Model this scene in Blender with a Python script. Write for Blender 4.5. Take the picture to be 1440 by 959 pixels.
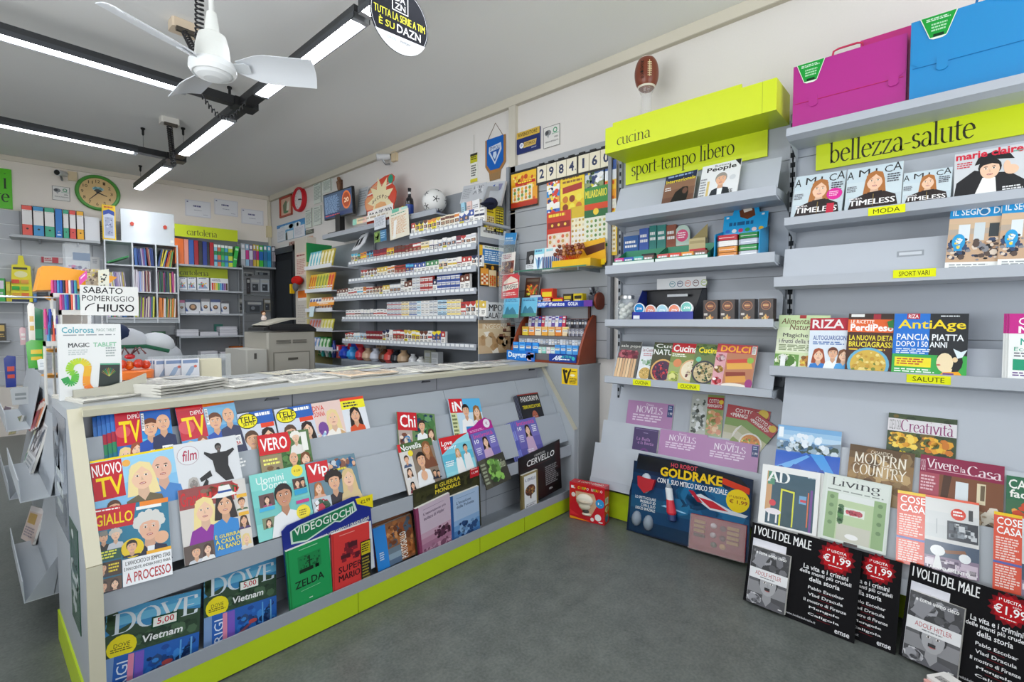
import bpy,math,random
from mathutils import Vector as V
sc = bpy.context.scene
for o in list(bpy.data.objects): bpy.data.objects.remove(o)
# ------------------------------------------------------------------ camera
FPX,CX,CY,HY,EYE = 694.0,720.0,479.5,452.0,1.26
PIT = math.atan((CY-HY)/FPX); YAW = math.atan2(625,694)
fh = V((math.cos(YAW),math.sin(YAW),0)); CR = V((math.sin(YAW),-math.cos(YAW),0))
CF = fh*math.cos(PIT)+V((0,0,-math.sin(PIT))); CU = CR.cross(CF)
cam = bpy.data.cameras.new('camera'); camo = bpy.data.objects.new('camera',cam); sc.collection.objects.link(camo)
cam.sensor_width = 36; cam.lens = 36*FPX/1440; cam.clip_start = .02
from mathutils import Matrix
mw = Matrix((CR,CU,-CF)).transposed().to_4x4(); mw.translation = V((0,0,EYE)); camo.matrix_world = mw
sc.camera = camo
# ------------------------------------------------------------------ light and exposure
sc.view_settings.view_transform = 'Standard'; sc.view_settings.look = 'None'
sc.view_settings.gamma = 1; sc.view_settings.use_curve_mapping = False
sc.view_settings.exposure = 0.3
try:
    sc.cycles.use_denoising = True; sc.cycles.denoiser = 'OPENIMAGEDENOISE'
    sc.cycles.max_bounces = 6; sc.cycles.diffuse_bounces = 4; sc.cycles.glossy_bounces = 3; sc.cycles.transmission_bounces = 6
    sc.cycles.transparent_max_bounces = 12; sc.cycles.caustics_reflective = False; sc.cycles.caustics_refractive = False
    sc.cycles.sample_clamp_indirect = 6
except Exception: pass
wd = bpy.data.worlds.new('world'); sc.world = wd; wd.use_nodes = True
wn = wd.node_tree.nodes; bg = wn['Background']
sky = wn.new('ShaderNodeTexSky'); sky.sky_type = 'HOSEK_WILKIE'; sky.turbidity = 5; sky.sun_direction = (0.3,0.5,0.8)
wd.node_tree.links.new(sky.outputs[0],bg.inputs[0]); bg.inputs[1].default_value = 1.0
def area_light(name,loc,rot,sx,sy,power,col):
    l = bpy.data.lights.new(name,'AREA'); l.shape = 'RECTANGLE'; l.size = sx; l.size_y = sy; l.energy = power; l.color = col
    o = bpy.data.objects.new(name,l); o.location = loc; o.rotation_euler = rot; sc.collection.objects.link(o)
# added area lamps: daylight from two unseen windows, tilted up to lift the ceiling
area_light('daylight_window',(1.2,-2.22,1.6),(math.radians(138),0,0),3.2,2.0,88,(.93,.97,1))
area_light('daylight_side_window',(-1.93,1.5,1.6),(math.radians(135),0,math.radians(-90)),3.0,1.8,92,(.95,.98,1))
TUBE = 28.0     # brightness of the fluorescent tubes
# ------------------------------------------------------------------ pixels to points of the place
def ray(x,y): return CF + CR*((x-CX)/FPX) - CU*((y-CY)/FPX)
E0 = V((0,0,EYE))
def onP(q,P,N):
    d = ray(*q); return E0 + d*((P-E0).dot(N)/d.dot(N))
def onX(q,X): return onP(q,V((X,0,0)),V((1,0,0)))
def onY(q,Y): return onP(q,V((0,Y,0)),V((0,1,0)))
def onZ(q,Z): return onP(q,V((0,0,Z)),V((0,0,1)))
# ------------------------------------------------------------------ colours and materials
def lin(c): return c/12.92 if c <= .04045 else ((c+.055)/1.055)**2.4
_cc = {}
def col(s):
    if not isinstance(s,str): return s
    if s not in _cc:
        t = s if len(s) == 6 else ''.join(a*2 for a in s)
        _cc[s] = tuple(lin(int(t[i:i+2],16)/255) for i in (0,2,4)) + (1,)
    return _cc[s]
MATS = {}
def material(n,rough,metal=0,spec=.5,bump=0,bscale=60,tint=0,emit=0,trans=0,alpha=1,coat=0):
    m = bpy.data.materials.new(n); m.use_nodes = True; nt = m.node_tree; N = nt.nodes; L = nt.links; b = N['Principled BSDF']
    at = N.new('ShaderNodeAttribute'); at.attribute_name = 'Col'; c = at.outputs['Color']
    no = N.new('ShaderNodeTexNoise'); no.inputs['Scale'].default_value = bscale; no.inputs['Detail'].default_value = 3
    tc = N.new('ShaderNodeTexCoord'); L.new(tc.outputs['Object'],no.inputs['Vector'])
    if tint:
        mr = N.new('ShaderNodeMapRange'); mr.inputs[3].default_value = 1-tint; mr.inputs[4].default_value = 1+tint; L.new(no.outputs[0],mr.inputs[0])
        mx = N.new('ShaderNodeMix'); mx.data_type = 'RGBA'; mx.blend_type = 'MULTIPLY'; mx.inputs[0].default_value = 1
        L.new(c,mx.inputs[6]); L.new(mr.outputs[0],mx.inputs[7]); c = mx.outputs[2]
    L.new(c,b.inputs['Base Color'])
    r2 = N.new('ShaderNodeMapRange'); r2.inputs[3].default_value = max(0,rough-.06); r2.inputs[4].default_value = rough+.06
    L.new(no.outputs[0],r2.inputs[0]); L.new(r2.outputs[0],b.inputs['Roughness'])
    b.inputs['Metallic'].default_value = metal; b.inputs['Specular IOR Level'].default_value = spec
    if bump:
        bp = N.new('ShaderNodeBump'); bp.inputs['Strength'].default_value = bump; bp.inputs['Distance'].default_value = .002
        L.new(no.outputs[0],bp.inputs['Height']); L.new(bp.outputs[0],b.inputs['Normal'])
    if emit: L.new(c,b.inputs['Emission Color']); b.inputs['Emission Strength'].default_value = emit
    if trans: b.inputs['Transmission Weight'].default_value = trans; b.inputs['IOR'].default_value = 1.1
    if alpha < 1: b.inputs['Alpha'].default_value = alpha
    if coat: b.inputs['Coat Weight'].default_value = coat; b.inputs['Coat Roughness'].default_value = .15
    MATS[n] = m; return m
material('paper',.75,spec=.2,tint=.03)
material('gloss',.34,spec=.45)
material('film',.14,spec=.5,coat=.2)
material('plastic',.4,spec=.45,bump=.05)
material('shelf',.42,spec=.4,tint=.02,bscale=8)
material('metal',.3,metal=.85)
material('matte',.85,spec=.15,tint=.03)
material('wood',.45,tint=.25,bscale=14)
material('tube',.5,emit=TUBE)
material('screen',.2,emit=.4)
material('clear',.06,alpha=.22,spec=.7)
material('wall',.9,spec=.1,tint=.02,bump=.12,bscale=120)
material('slat',.45,tint=.02,bscale=5)
# speckled dark vinyl floor
def floor_material():
    m = bpy.data.materials.new('vinyl_floor'); m.use_nodes = True; nt = m.node_tree; N = nt.nodes; L = nt.links; b = N['Principled BSDF']
    tc = N.new('ShaderNodeTexCoord'); n1 = N.new('ShaderNodeTexNoise'); n1.inputs['Scale'].default_value = 9; n1.inputs['Detail'].default_value = 8; n1.inputs['Roughness'].default_value = .75
    n2 = N.new('ShaderNodeTexNoise'); n2.inputs['Scale'].default_value = 90; n2.inputs['Detail'].default_value = 4
    for n in (n1,n2): L.new(tc.outputs['Object'],n.inputs['Vector'])
    cr = N.new('ShaderNodeValToRGB'); e = cr.color_ramp.elements; e[0].position = .3; e[0].color = col('484d4b'); e[1].position = .72; e[1].color = col('787d78')
    mx = N.new('ShaderNodeMix'); mx.data_type = 'FLOAT'; mx.inputs[0].default_value = .4; L.new(n1.outputs[0],mx.inputs[2]); L.new(n2.outputs[0],mx.inputs[3])
    L.new(mx.outputs[0],cr.inputs[0]); L.new(cr.outputs[0],b.inputs['Base Color'])
    mr = N.new('ShaderNodeMapRange'); mr.inputs[3].default_value = .22; mr.inputs[4].default_value = .5; L.new(n1.outputs[0],mr.inputs[0]); L.new(mr.outputs[0],b.inputs['Roughness'])
    b.inputs['Specular IOR Level'].default_value = .4
    MATS['vinyl_floor'] = m
floor_material()
# ------------------------------------------------------------------ mesh builder
class Fr:                                   # a local frame: point = o + u*a + v*b + n*c
    def __init__(s,o=(0,0,0),u=(1,0,0),v=(0,1,0),n=(0,0,1)): s.o,s.u,s.v,s.n = V(o),V(u),V(v),V(n)
    def P(s,a,b,c=0): return s.o+s.u*a+s.v*b+s.n*c
    def at(s,a,b,c=0): return Fr(s.P(a,b,c),s.u,s.v,s.n)
    def rot(s,t): c,k = math.cos(t),math.sin(t); return Fr(s.o,s.u*c+s.v*k,s.v*c-s.u*k,s.n)
W0 = Fr()
class MB:
    def __init__(s,name='',label=None): s.name = name; s.label = label; s.v = []; s.f = []; s.c = []; s.m = []; s.sm = []; s.kids = []; s.kind = None
    def add(s,pts,c,m='plastic',smooth=False):
        i = len(s.v); s.v.extend(pts); s.f.append(tuple(range(i,i+len(pts)))); s.c.append(col(c)); s.m.append(m); s.sm.append(smooth)
    def grid(s,rows,c,m='plastic',closed=False,smooth=True):    # rows of points joined to a sheet
        i0 = len(s.v); n = len(rows[0])
        for r in rows: s.v.extend(r)
        for a in range(len(rows)-1):
            for b in range(n if closed else n-1):
                b2 = (b+1) % n
                s.f.append((i0+a*n+b,i0+a*n+b2,i0+(a+1)*n+b2,i0+(a+1)*n+b)); s.c.append(col(c)); s.m.append(m); s.sm.append(smooth)
    def box(s,a0,a1,b0,b1,c0,c1,c,m='plastic',fr=W0,bev=0,cols=None):
        if a1 < a0: a0,a1 = a1,a0
        if b1 < b0: b0,b1 = b1,b0
        if c1 < c0: c0,c1 = c1,c0
        if bev:
            q = min(bev,(a1-a0)*.45,(b1-b0)*.45)
            loop = [(a0+q,b0),(a1-q,b0),(a1,b0+q),(a1,b1-q),(a1-q,b1),(a0+q,b1),(a0,b1-q),(a0,b0+q)]
            s.prism(loop,c0,c1,c,m,fr); return
        p = [fr.P(x,y,z) for z in (c0,c1) for x,y in ((a0,b0),(a1,b0),(a1,b1),(a0,b1))]
        i = len(s.v); s.v.extend(p); k = cols or {}
        for nm,q in (('c0',(3,2,1,0)),('c1',(4,5,6,7)),('b0',(0,1,5,4)),('a1',(1,2,6,5)),('b1',(2,3,7,6)),('a0',(3,0,4,7))):
            s.f.append(tuple(i+j for j in q)); s.c.append(col(k.get(nm,c))); s.m.append(m); s.sm.append(False)
    def prism(s,loop,c0,c1,c,m='plastic',fr=W0,side=None):
        ar = sum(loop[i][0]*loop[(i+1) % len(loop)][1]-loop[(i+1) % len(loop)][0]*loop[i][1] for i in range(len(loop)))
        if ar < 0: loop = loop[::-1]
        lo = [fr.P(x,y,c0) for x,y in loop]; hi = [fr.P(x,y,c1) for x,y in loop]; n = len(loop)
        s.add(lo[::-1],c,m); s.add(hi,c,m)
        for i in range(n): j = (i+1) % n; s.add([lo[i],lo[j],hi[j],hi[i]],side or c,m)
    def lathe(s,prof,c,m='plastic',fr=W0,n=20,cap=True):     # prof: (radius, height) or (radius, height, colour)
        k = len(prof); rings = []
        for p in prof: rings.append([fr.P(p[0]*math.cos(2*math.pi*i/n),p[0]*math.sin(2*math.pi*i/n),p[1]) for i in range(n)])
        for a in range(k-1): s.grid([rings[a],rings[a+1]],prof[a][2] if len(prof[a]) > 2 else c,m,True)
        if cap: s.add(rings[0][::-1],c,m); s.add(rings[-1],prof[-1][2] if len(prof[-1]) > 2 else c,m)
    def tube(s,path,r,c,m='plastic',n=7,closed=False):
        P = [V(p) for p in path]; rows = []; up = V((.123,.31,.94))
        for i,p in enumerate(P):
            d = (P[(i+1) % len(P)] if closed or i < len(P)-1 else p) - (P[i-1] if closed or i > 0 else p)
            d.normalize(); a = d.cross(up); a.normalize(); b = d.cross(a); rr = r[i] if isinstance(r,(list,tuple)) else r
            rows.append([p+(a*math.cos(2*math.pi*k/n)+b*math.sin(2*math.pi*k/n))*rr for k in range(n)])
        if closed: rows.append(rows[0])
        s.grid(rows,c,m,True)
        if not closed: s.add(rows[0],c,m); s.add(rows[-1][::-1],c,m)
    def ball(s,o,rx,ry,rz,c,m='plastic',fr=W0,n=14,k=9):
        g = fr.at(*o); rows = []
        for a in range(k+1):
            t = math.pi*a/k; rr = max(math.sin(t),1e-3)
            rows.append([g.P(rx*rr*math.cos(2*math.pi*i/n),ry*rr*math.sin(2*math.pi*i/n),-rz*math.cos(t)) for i in range(n)])
        s.grid(rows,c,m,True)
    def link(s,base,parent=None):
        me = bpy.data.meshes.new(s.name); me.from_pydata([tuple(p-base) for p in s.v],[],s.f)
        mats = list(dict.fromkeys(s.m))
        for n in mats: me.materials.append(MATS[n])
        idx = {n: i for i,n in enumerate(mats)}
        me.polygons.foreach_set('material_index',[idx[n] for n in s.m]); me.polygons.foreach_set('use_smooth',s.sm)
        ca = me.color_attributes.new('Col','FLOAT_COLOR','CORNER'); fl = []
        for f,c in zip(s.f,s.c): fl.extend(c*len(f))
        ca.data.foreach_set('color',fl); me.update()
        o = bpy.data.objects.new(s.name,me); sc.collection.objects.link(o)
        if parent is not None: o.parent = parent
        if s.label: o['label'] = s.label
        if s.kind: o['kind'] = s.kind
        return o
def base_of(mbs):
    pts = [p for m in mbs for p in m.v]
    return V(((min(p.x for p in pts)+max(p.x for p in pts))/2,(min(p.y for p in pts)+max(p.y for p in pts))/2,min(p.z for p in pts)))
class Thing(MB):                            # one top-level object; its own mesh and / or parts
    def __init__(s,name,label,cat,group=None): MB.__init__(s,name); s.meta = (label,cat,group); s.parts = []
    def part(s,name,under=None,label=None):
        m = MB(name,label); (under.kids if under else s.parts).append(m); return m
    def done(s,kind=None):
        ps = [p for p in s.parts if p.v]; allm = ([s] if s.v else [])+ps+[k for p in ps for k in p.kids if k.v]
        b = base_of(allm)
        if s.v: root = s.link(b)
        else: root = bpy.data.objects.new(s.name,None); root.empty_display_size = .05; sc.collection.objects.link(root)
        root.location = b; lb,ct,gr = s.meta; root['label'] = lb; root['category'] = ct
        if gr: root['group'] = gr
        if kind: root['kind'] = kind
        for p in ps:
            pb = base_of([p]); o = p.link(pb,root); o.location = pb-b
            for k in p.kids:
                if k.v: kb = base_of([k]); q = k.link(kb,o); q.location = kb-pb
        s.root = root; return root
def copy_thing(root,delta,label):         # a copy of a thing with copies of its parts
    r = root.copy(); sc.collection.objects.link(r); r.location = root.location+V(delta); r['label'] = label
    for ch in list(root.children):
        if ch.parent is not root: continue
        c = ch.copy(); sc.collection.objects.link(c); c.parent = r
        for g in list(ch.children): d = g.copy(); sc.collection.objects.link(d); d.parent = c
    return r
def struct(name,build):
    m = MB(name); build(m); b = base_of([m]); o = m.link(b); o.location = b; o['kind'] = 'structure'; return o
# ------------------------------------------------------------------ lettering
_tx = {}
def glyphs(s,bold):
    if 'M' in s: bold = 0
    k = (s,bold)
    if k not in _tx:
        cu = bpy.data.curves.new('t','FONT'); cu.body = s; cu.resolution_u = 2; cu.offset = bold; cu.fill_mode = 'FRONT'
        o = bpy.data.objects.new('t',cu); me = bpy.data.meshes.new_from_object(o)
        vs = [(v.co.x,v.co.y) for v in me.vertices]; fs = [tuple(p.vertices) for p in me.polygons]
        bpy.data.objects.remove(o); bpy.data.curves.remove(cu); bpy.data.meshes.remove(me)
        if vs:
            x0 = min(v[0] for v in vs); x1 = max(v[0] for v in vs); y0 = min(v[1] for v in vs); y1 = max(v[1] for v in vs)
            vs = [((x-x0)/max(x1-x0,1e-6),(y-y0)/max(y1-y0,1e-6)) for x,y in vs]
        _tx[k] = (vs,fs)
    return _tx[k]
# a broad-nib roman alphabet for the shop's lime signs: strokes in a unit x-height
def _arc(cx,cy,rx,ry,a0,a1,n=9): return [(cx+rx*math.cos(math.radians(a0+(a1-a0)*i/n)),cy+ry*math.sin(math.radians(a0+(a1-a0)*i/n))) for i in range(n+1)]
NIB = {
 'c': (.72,[_arc(.42,.5,.36,.47,50,310)]),'u': (.95,[[(.0,.97),(.16,.97),(.16,.3)]+_arc(.42,.3,.26,.27,180,290),[(.74,.97),(.74,.03),(.92,.03)],[(.58,.97),(.74,.97)]]),
 'i': (.46,[[(.05,.95),(.2,.97),(.2,.03)],[(.05,.03),(.37,.03)],[(.2,1.38),(.21,1.4)]]),
 'n': (1.0,[[(.04,.95),(.2,.97),(.2,.03)],[(.05,.03),(.35,.03)],_arc(.5,.62,.28,.35,160,0)+[(.78,.03)],[(.62,.03),(.93,.03)]]),
 'm': (1.5,[[(.04,.95),(.2,.97),(.2,.03)],[(.05,.03),(.35,.03)],_arc(.45,.64,.25,.33,160,0)+[(.7,.03)],[(.56,.03),(.84,.03)],_arc(.95,.64,.25,.33,160,0)+[(1.2,.03)],[(1.06,.03),(1.36,.03)]]),
 'a': (.82,[_arc(.37,.67,.25,.3,150,0)+[(.62,.15),(.68,.03),(.8,.08)],_arc(.35,.28,.27,.26,80,380)]),
 's': (.68,[_arc(.33,.73,.22,.24,30,270,7)+_arc(.33,.25,.25,.24,90,-150,8)]),
 'p': (.95,[[(.04,.95),(.2,.97),(.2,-.5)],[(.04,-.5),(.38,-.5)],_arc(.47,.5,.36,.46,140,-140)]),
 'o': (.95,[_arc(.46,.5,.38,.47,0,360,16)]),'r': (.68,[[(.04,.95),(.2,.97),(.2,.03)],[(.05,.03),(.37,.03)],_arc(.45,.68,.24,.28,160,50)]),
 't': (.58,[[(.22,1.25),(.22,.25)]+_arc(.4,.25,.18,.22,180,300,5),[(.02,.95),(.5,.95)]]),
 'e': (.8,[[(.08,.56),(.72,.56)]+_arc(.4,.5,.34,.47,8,315)]),'l': (.46,[[(.05,1.5),(.2,1.52),(.2,.03)],[(.05,.03),(.37,.03)]]),
 'b': (.95,[[(.04,1.5),(.18,1.52),(.18,.05)],_arc(.46,.5,.34,.46,150,-150)]),
 'z': (.8,[[(.1,.8),(.1,.95),(.68,.95),(.08,.04),(.7,.04),(.72,.2)]]),'-': (.55,[[(.06,.45),(.45,.45)]]),' ': (.45,[]),
 'L': (.9,[[(.2,1.45),(.2,.03)],[(.04,1.45),(.38,1.45)],[(.04,.03),(.8,.03),(.82,.3)]]),
 'v': (.85,[[(.06,.97),(.42,.05),(.78,.97)],[(0,.97),(.2,.97)],[(.66,.97),(.88,.97)]]),'g': (.85,[_arc(.38,.6,.28,.36,0,360,12),_arc(.4,-.18,.32,.26,90,440,10),[(.6,.9),(.8,.95)]]),
 'C': (1.15,[_arc(.6,.75,.5,.72,45,315,12)]),'V': (1.15,[[(.06,1.45),(.56,.05),(1.08,1.45)],[(0,1.45),(.25,1.45)],[(.95,1.45),(1.15,1.45)]]),
 'D': (1.2,[[(.2,1.45),(.2,.03)],[(.04,1.45),(.5,1.45)]+_arc(.5,.74,.55,.71,80,-80,9)+[(.04,.03)]]),
 'O': (1.3,[_arc(.62,.74,.54,.72,0,360,16)]),'E': (1.0,[[(.2,1.45),(.2,.03)],[(.04,1.45),(.8,1.45),(.82,1.2)],[(.2,.78),(.65,.78)],[(.04,.03),(.82,.03),(.85,.3)]]),
 'A': (1.2,[[(.06,.03),(.56,1.45),(1.06,.03)],[(.26,.5),(.86,.5)],[(0,.03),(.24,.03)],[(.9,.03),(1.18,.03)]]),
 'N': (1.3,[[(.2,.03),(.2,1.45),(1.0,.03),(1.0,1.45)],[(.04,.03),(.36,.03)],[(.84,1.45),(1.16,1.45)]]),'M': (1.55,[[(.2,.03),(.2,1.45),(.72,.1),(1.25,1.45),(1.25,.03)],[(.04,.03),(.36,.03)],[(1.08,.03),(1.42,.03)]]),
 'S': (.95,[_arc(.45,1.1,.33,.35,40,270,8)+_arc(.42,.38,.38,.37,90,-150,9)]),
 'R': (1.15,[[(.2,.03),(.2,1.45),(.55,1.45)]+_arc(.55,1.1,.3,.35,90,-90,6)+[(.2,.75)],[(.5,.75),(1.0,.03),(1.15,.03)],[(.04,.03),(.36,.03)]]),
 'Y': (1.1,[[(.04,1.45),(.52,.75),(.52,.03)],[(.52,.75),(1.0,1.45)],[(.36,.03),(.68,.03)]]),'T': (1.1,[[(.06,1.2),(.08,1.45),(1.0,1.45),(1.02,1.2)],[(.54,1.45),(.54,.03)],[(.36,.03),(.72,.03)]]),
 'U': (1.25,[[(.18,1.45),(.18,.45)]+_arc(.56,.45,.38,.42,180,360)+[(.94,1.45)],[(.02,1.45),(.34,1.45)],[(.8,1.45),(1.08,1.45)]]),
 'à': (.82,[_arc(.37,.67,.25,.3,150,0)+[(.62,.15),(.68,.03),(.8,.08)],_arc(.35,.28,.27,.26,80,380),[(.2,1.45),(.45,1.2)]])}
def nib_text(s,wx=.085,wy=.03):
    out = []; x = 0
    for ch in s:
        w,strokes = NIB.get(ch,NIB['o'])
        for st in strokes:
            for (ax,ay),(bx,by) in zip(st,st[1:]):
                h = []
                for px,py in ((ax,ay),(bx,by)): h += [(x+px-wx,py-wy*.4),(x+px-wx*.5,py-wy),(x+px+wx,py+wy*.4),(x+px+wx*.5,py+wy)]
                h = sorted(set(h))
                def half(pts):
                    r = []
                    for p in pts:
                        while len(r) > 1 and (r[-1][0]-r[-2][0])*(p[1]-r[-2][1])-(r[-1][1]-r[-2][1])*(p[0]-r[-2][0]) <= 0: r.pop()
                        r.append(p)
                    return r
                lo = half(h); hi = half(h[::-1]); out.append(lo[:-1]+hi[:-1])
        x += w
    xs = [p[0] for q in out for p in q]; ys = [p[1] for q in out for p in q]; x0,x1,y0,y1 = min(xs),max(xs),min(ys),max(ys)
    return [[((a-x0)/(x1-x0),(b-y0)/(y1-y0)) for a,b in q] for q in out]
# ------------------------------------------------------------------ printed surfaces
class Art:                                  # flat print on a surface; x to the reader's right, y down, both 0..1
    def __init__(s,mb,fr,w,h,mat='gloss',dz=.00005): s.mb,s.fr,s.w,s.h,s.mat,s.dz,s.k = mb,fr,w,h,mat,dz,1
    def _p(s,x,y): return s.fr.P(x*s.w,y*s.h,s.k*s.dz)
    def p(s,pts,c):
        s.mb.add([s._p(x,y) for x,y in pts][::-1],c,s.mat); s.k += 1
    def r(s,x0,y0,x1,y1,c): s.p([(x0,y0),(x1,y0),(x1,y1),(x0,y1)],c)
    def e(s,cx,cy,rx,ry,c,n=16): s.p([(cx+rx*math.cos(2*math.pi*i/n),cy+ry*math.sin(2*math.pi*i/n)) for i in range(n)],c)
    def o(s,cx,cy,r,c,n=16): s.e(cx,cy,r,r*s.w/s.h,c,n)
    def star(s,cx,cy,r,c,n=12,q=.7): s.p([(cx+r*(1 if i % 2 else q)*math.cos(math.pi*i/n),cy+r*(1 if i % 2 else q)*math.sin(math.pi*i/n)*s.w/s.h) for i in range(2*n)],c)
    def t(s,tx,x0,y0,x1,y1,c,b=.0,sl=0):
        vs,fs = glyphs(tx,b); i = len(s.mb.v); q = s.k*s.dz
        s.mb.v.extend(s.fr.P((x0+(x1-x0)*a+sl*bb*(y1-y0))*s.w,(y1+(y0-y1)*bb)*s.h,q) for a,bb in vs); cc = col(c)
        for f in fs: s.mb.f.append(tuple(i+j for j in f)); s.mb.c.append(cc); s.mb.m.append(s.mat); s.mb.sm.append(False)
        s.k += 1
    def T(s,tx,x0,y0,x1,y1,c,sl=0):
        d = .1*(x1-x0)/len(tx) if 'M' in tx else 0
        if d: s.t(tx,x0+d,y0,x1,y1,c,0,sl)
        s.t(tx,x0,y0,x1-d,y1,c,.014,sl)
    def n(s,tx,x0,y0,x1,y1,c,wx=.085):
        for q in nib_text(tx,wx): s.mb.add([s.fr.P((x0+(x1-x0)*a)*s.w,(y1+(y0-y1)*b)*s.h,s.k*s.dz) for a,b in q],c,s.mat)
        s.k += 1
    def l(s,x0,y0,x1,y1,n,c,seed=1,gap=.45):          # lines of small print
        rd = random.Random(seed*7+n); hh = (y1-y0)/n
        for i in range(n):
            x = x0; e = x1-(x1-x0)*rd.random()*.25
            while x < e:
                w = min((x1-x0)*(.08+.16*rd.random()),e-x)
                s.mb.add([s._p(a,b) for a,b in ((x,y0+hh*i),(x,y0+hh*(i+1-gap)),(x+w,y0+hh*(i+1-gap)),(x+w,y0+hh*i))],c,s.mat); x += w+(x1-x0)*.035
        s.k += 1
    def sp(s,x0,y0,x1,y1,n,cs,r=.06,seed=1,sq=0):   # speckle of a photograph: leaves, crowd, food
        rd = random.Random(seed)
        for i in range(n):
            rx = r*(.5+.8*rd.random()); ry = rx*s.w/s.h*(.6+.8*rd.random())
            rx = min(rx,(x1-x0)/2); ry = min(ry,(y1-y0)/2)
            cx = x0+rx+(x1-x0-2*rx)*rd.random(); cy = y0+ry+(y1-y0-2*ry)*rd.random(); a0 = rd.random()*3
            if sq: s.mb.add([s._p(cx+a*rx,cy+b*ry) for a,b in ((-1,-1),(-1,1),(1,1),(1,-1))],rd.choice(cs),s.mat)
            else: s.mb.add([s._p(cx+rx*math.cos(a0-j*1.047),cy+ry*math.sin(a0-j*1.047)) for j in range(6)],rd.choice(cs),s.mat)
            if i % 6 == 5: s.k += 1
        s.k += 1
    def g(s,x0,y0,x1,y1,cs):                             # bands of printed colour
        k = len(cs)
        for i,c in enumerate(cs): s.mb.add([s._p(a,b) for a,b in ((x0,y0+(y1-y0)*i/k),(x0,y0+(y1-y0)*(i+1)/k),(x1,y0+(y1-y0)*(i+1)/k),(x1,y0+(y1-y0)*i/k))],c,s.mat)
        s.k += 1
    def f(s,cx,cy,q,skin='e0ac88',hair='3a2a20',cloth='2b3a6a',st='m',yb=1.0):   # head and shoulders of a person
        rx = q*.76*s.h/s.w; ry = q; yb = min(yb,1.0); sk2 = tuple(min(1,c*.8) for c in col(skin))
        if st in 'fl': s.p([(cx-rx*1.1,cy-ry*.2),(cx-rx*.8,cy-ry*1.0),(cx,cy-ry*1.25),(cx+rx*.85,cy-ry*1.0),(cx+rx*1.15,cy-ry*.1),(cx+rx*1.45,min(yb,cy+ry*(2.1 if st == 'l' else 1.5))),(cx-rx*1.4,min(yb,cy+ry*(2.3 if st == 'l' else 1.4)))],hair)
        sh = cy+ry*1.35
        if sh < yb:
            k = min(1,(yb-sh)/(ry*2))
            s.p([(cx-rx*.45,sh),(cx+rx*.45,sh),(cx+rx*1.5,sh+ry*.35*k),(cx+rx*(1.7+.4*k),yb),(cx-rx*(1.7+.4*k),yb),(cx-rx*1.5,sh+ry*.35*k)],cloth)
            s.p([(cx-rx*.42,cy+ry*.6),(cx+rx*.42,cy+ry*.6),(cx+rx*.5,sh+.001),(cx,min(yb,sh+ry*.55)),(cx-rx*.5,sh+.001)],sk2)
        if st in 'mo': s.e(cx,cy-ry*.22,rx*1.1,ry*.98,hair)
        if st == 'o': [s.e(cx+rx*1.1*math.cos(a),cy-ry*.45+ry*.75*math.sin(a),rx*.42,ry*.36,hair,8) for a in (3.5,4.1,4.7,5.3,5.9,3.1,6.3)]
        s.e(cx,cy,rx*.92,ry,skin)
        if st in 'moc': s.p([(cx-rx*.98,cy-ry*.15),(cx-rx*.9,cy-ry*.85),(cx-rx*.2,cy-ry*1.18),(cx+rx*.6,cy-ry*1.08),(cx+rx*.97,cy-ry*.2),(cx+rx*.78,cy-ry*.45),(cx+rx*.2,cy-ry*.62),(cx-rx*.6,cy-ry*.5)],hair)
        if st in 'fl': s.p([(cx-rx*1.02,cy+ry*.35),(cx-rx*.98,cy-ry*.75),(cx,cy-ry*1.2),(cx+rx*.98,cy-ry*.75),(cx+rx*1.02,cy+ry*.5),(cx+rx*.75,cy-ry*.3),(cx+rx*.1,cy-ry*.82),(cx-rx*.62,cy-ry*.3)],hair)
        if st == 'h': s.p([(cx-rx*1.5,cy-ry*.4),(cx-rx*.9,cy-ry*.6),(cx-rx*.85,cy-ry*1.3),(cx+rx*.8,cy-ry*1.35),(cx+rx*.9,cy-ry*.6),(cx+rx*1.5,cy-ry*.45),(cx,cy-ry*.3)],hair)
        if q*s.h > .006:
            for d in (-1,1):
                s.e(cx+d*rx*.37,cy-ry*.1,rx*.17,ry*.075,'f4f0ea',8); s.e(cx+d*rx*.37,cy-ry*.1,rx*.085,ry*.075,'2a1d16',8)
                s.p([(cx+d*rx*.18,cy-ry*.3),(cx+d*rx*.45,cy-ry*.34),(cx+d*rx*.6,cy-ry*.25),(cx+d*rx*.2,cy-ry*.255)][::d],hair if st not in 'bh' else '4a3a30')
            s.p([(cx-rx*.03,cy-ry*.05),(cx+rx*.13,cy+ry*.28),(cx-rx*.1,cy+ry*.28)],sk2)
            s.e(cx,cy+ry*.53,rx*.3,ry*.09,'b3504a',10); s.r(cx-rx*.2,cy+ry*.505,cx+rx*.2,cy+ry*.55,'f2e6df')
    def plate(s,cx,cy,r,cs,seed=3,dish='f2efe8',n=40):                           # a dish of food
        k = s.w/s.h; s.o(cx,cy,r,dish,22); s.o(cx,cy,r*.86,cs[0],20); rd = random.Random(seed)
        for i in range(n):
            a = rd.random()*6.28; d = r*.76*math.sqrt(rd.random()); q = r*.07*(.7+rd.random())
            s.o(cx+d*math.cos(a),cy+d*math.sin(a)*k,q,rd.choice(cs),7)
    def run(s,ops):
        for q in ops: getattr(s,q[0])(*q[1:])
ORD = 'first second third fourth fifth sixth seventh eighth ninth tenth eleventh twelfth thirteenth fourteenth fifteenth sixteenth seventeenth eighteenth nineteenth twentieth'.split()
def nth(i):
    if i < 20: return ORD[i]
    t,u = divmod(i+1,10); tens = {2: 'twenty',3: 'thirty',4: 'forty',5: 'fifty'}; tth = {2: 'twentieth',3: 'thirtieth',4: 'fortieth',5: 'fiftieth'}
    return tens[t]+'-'+ORD[u-1] if u else tth[t]
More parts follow.
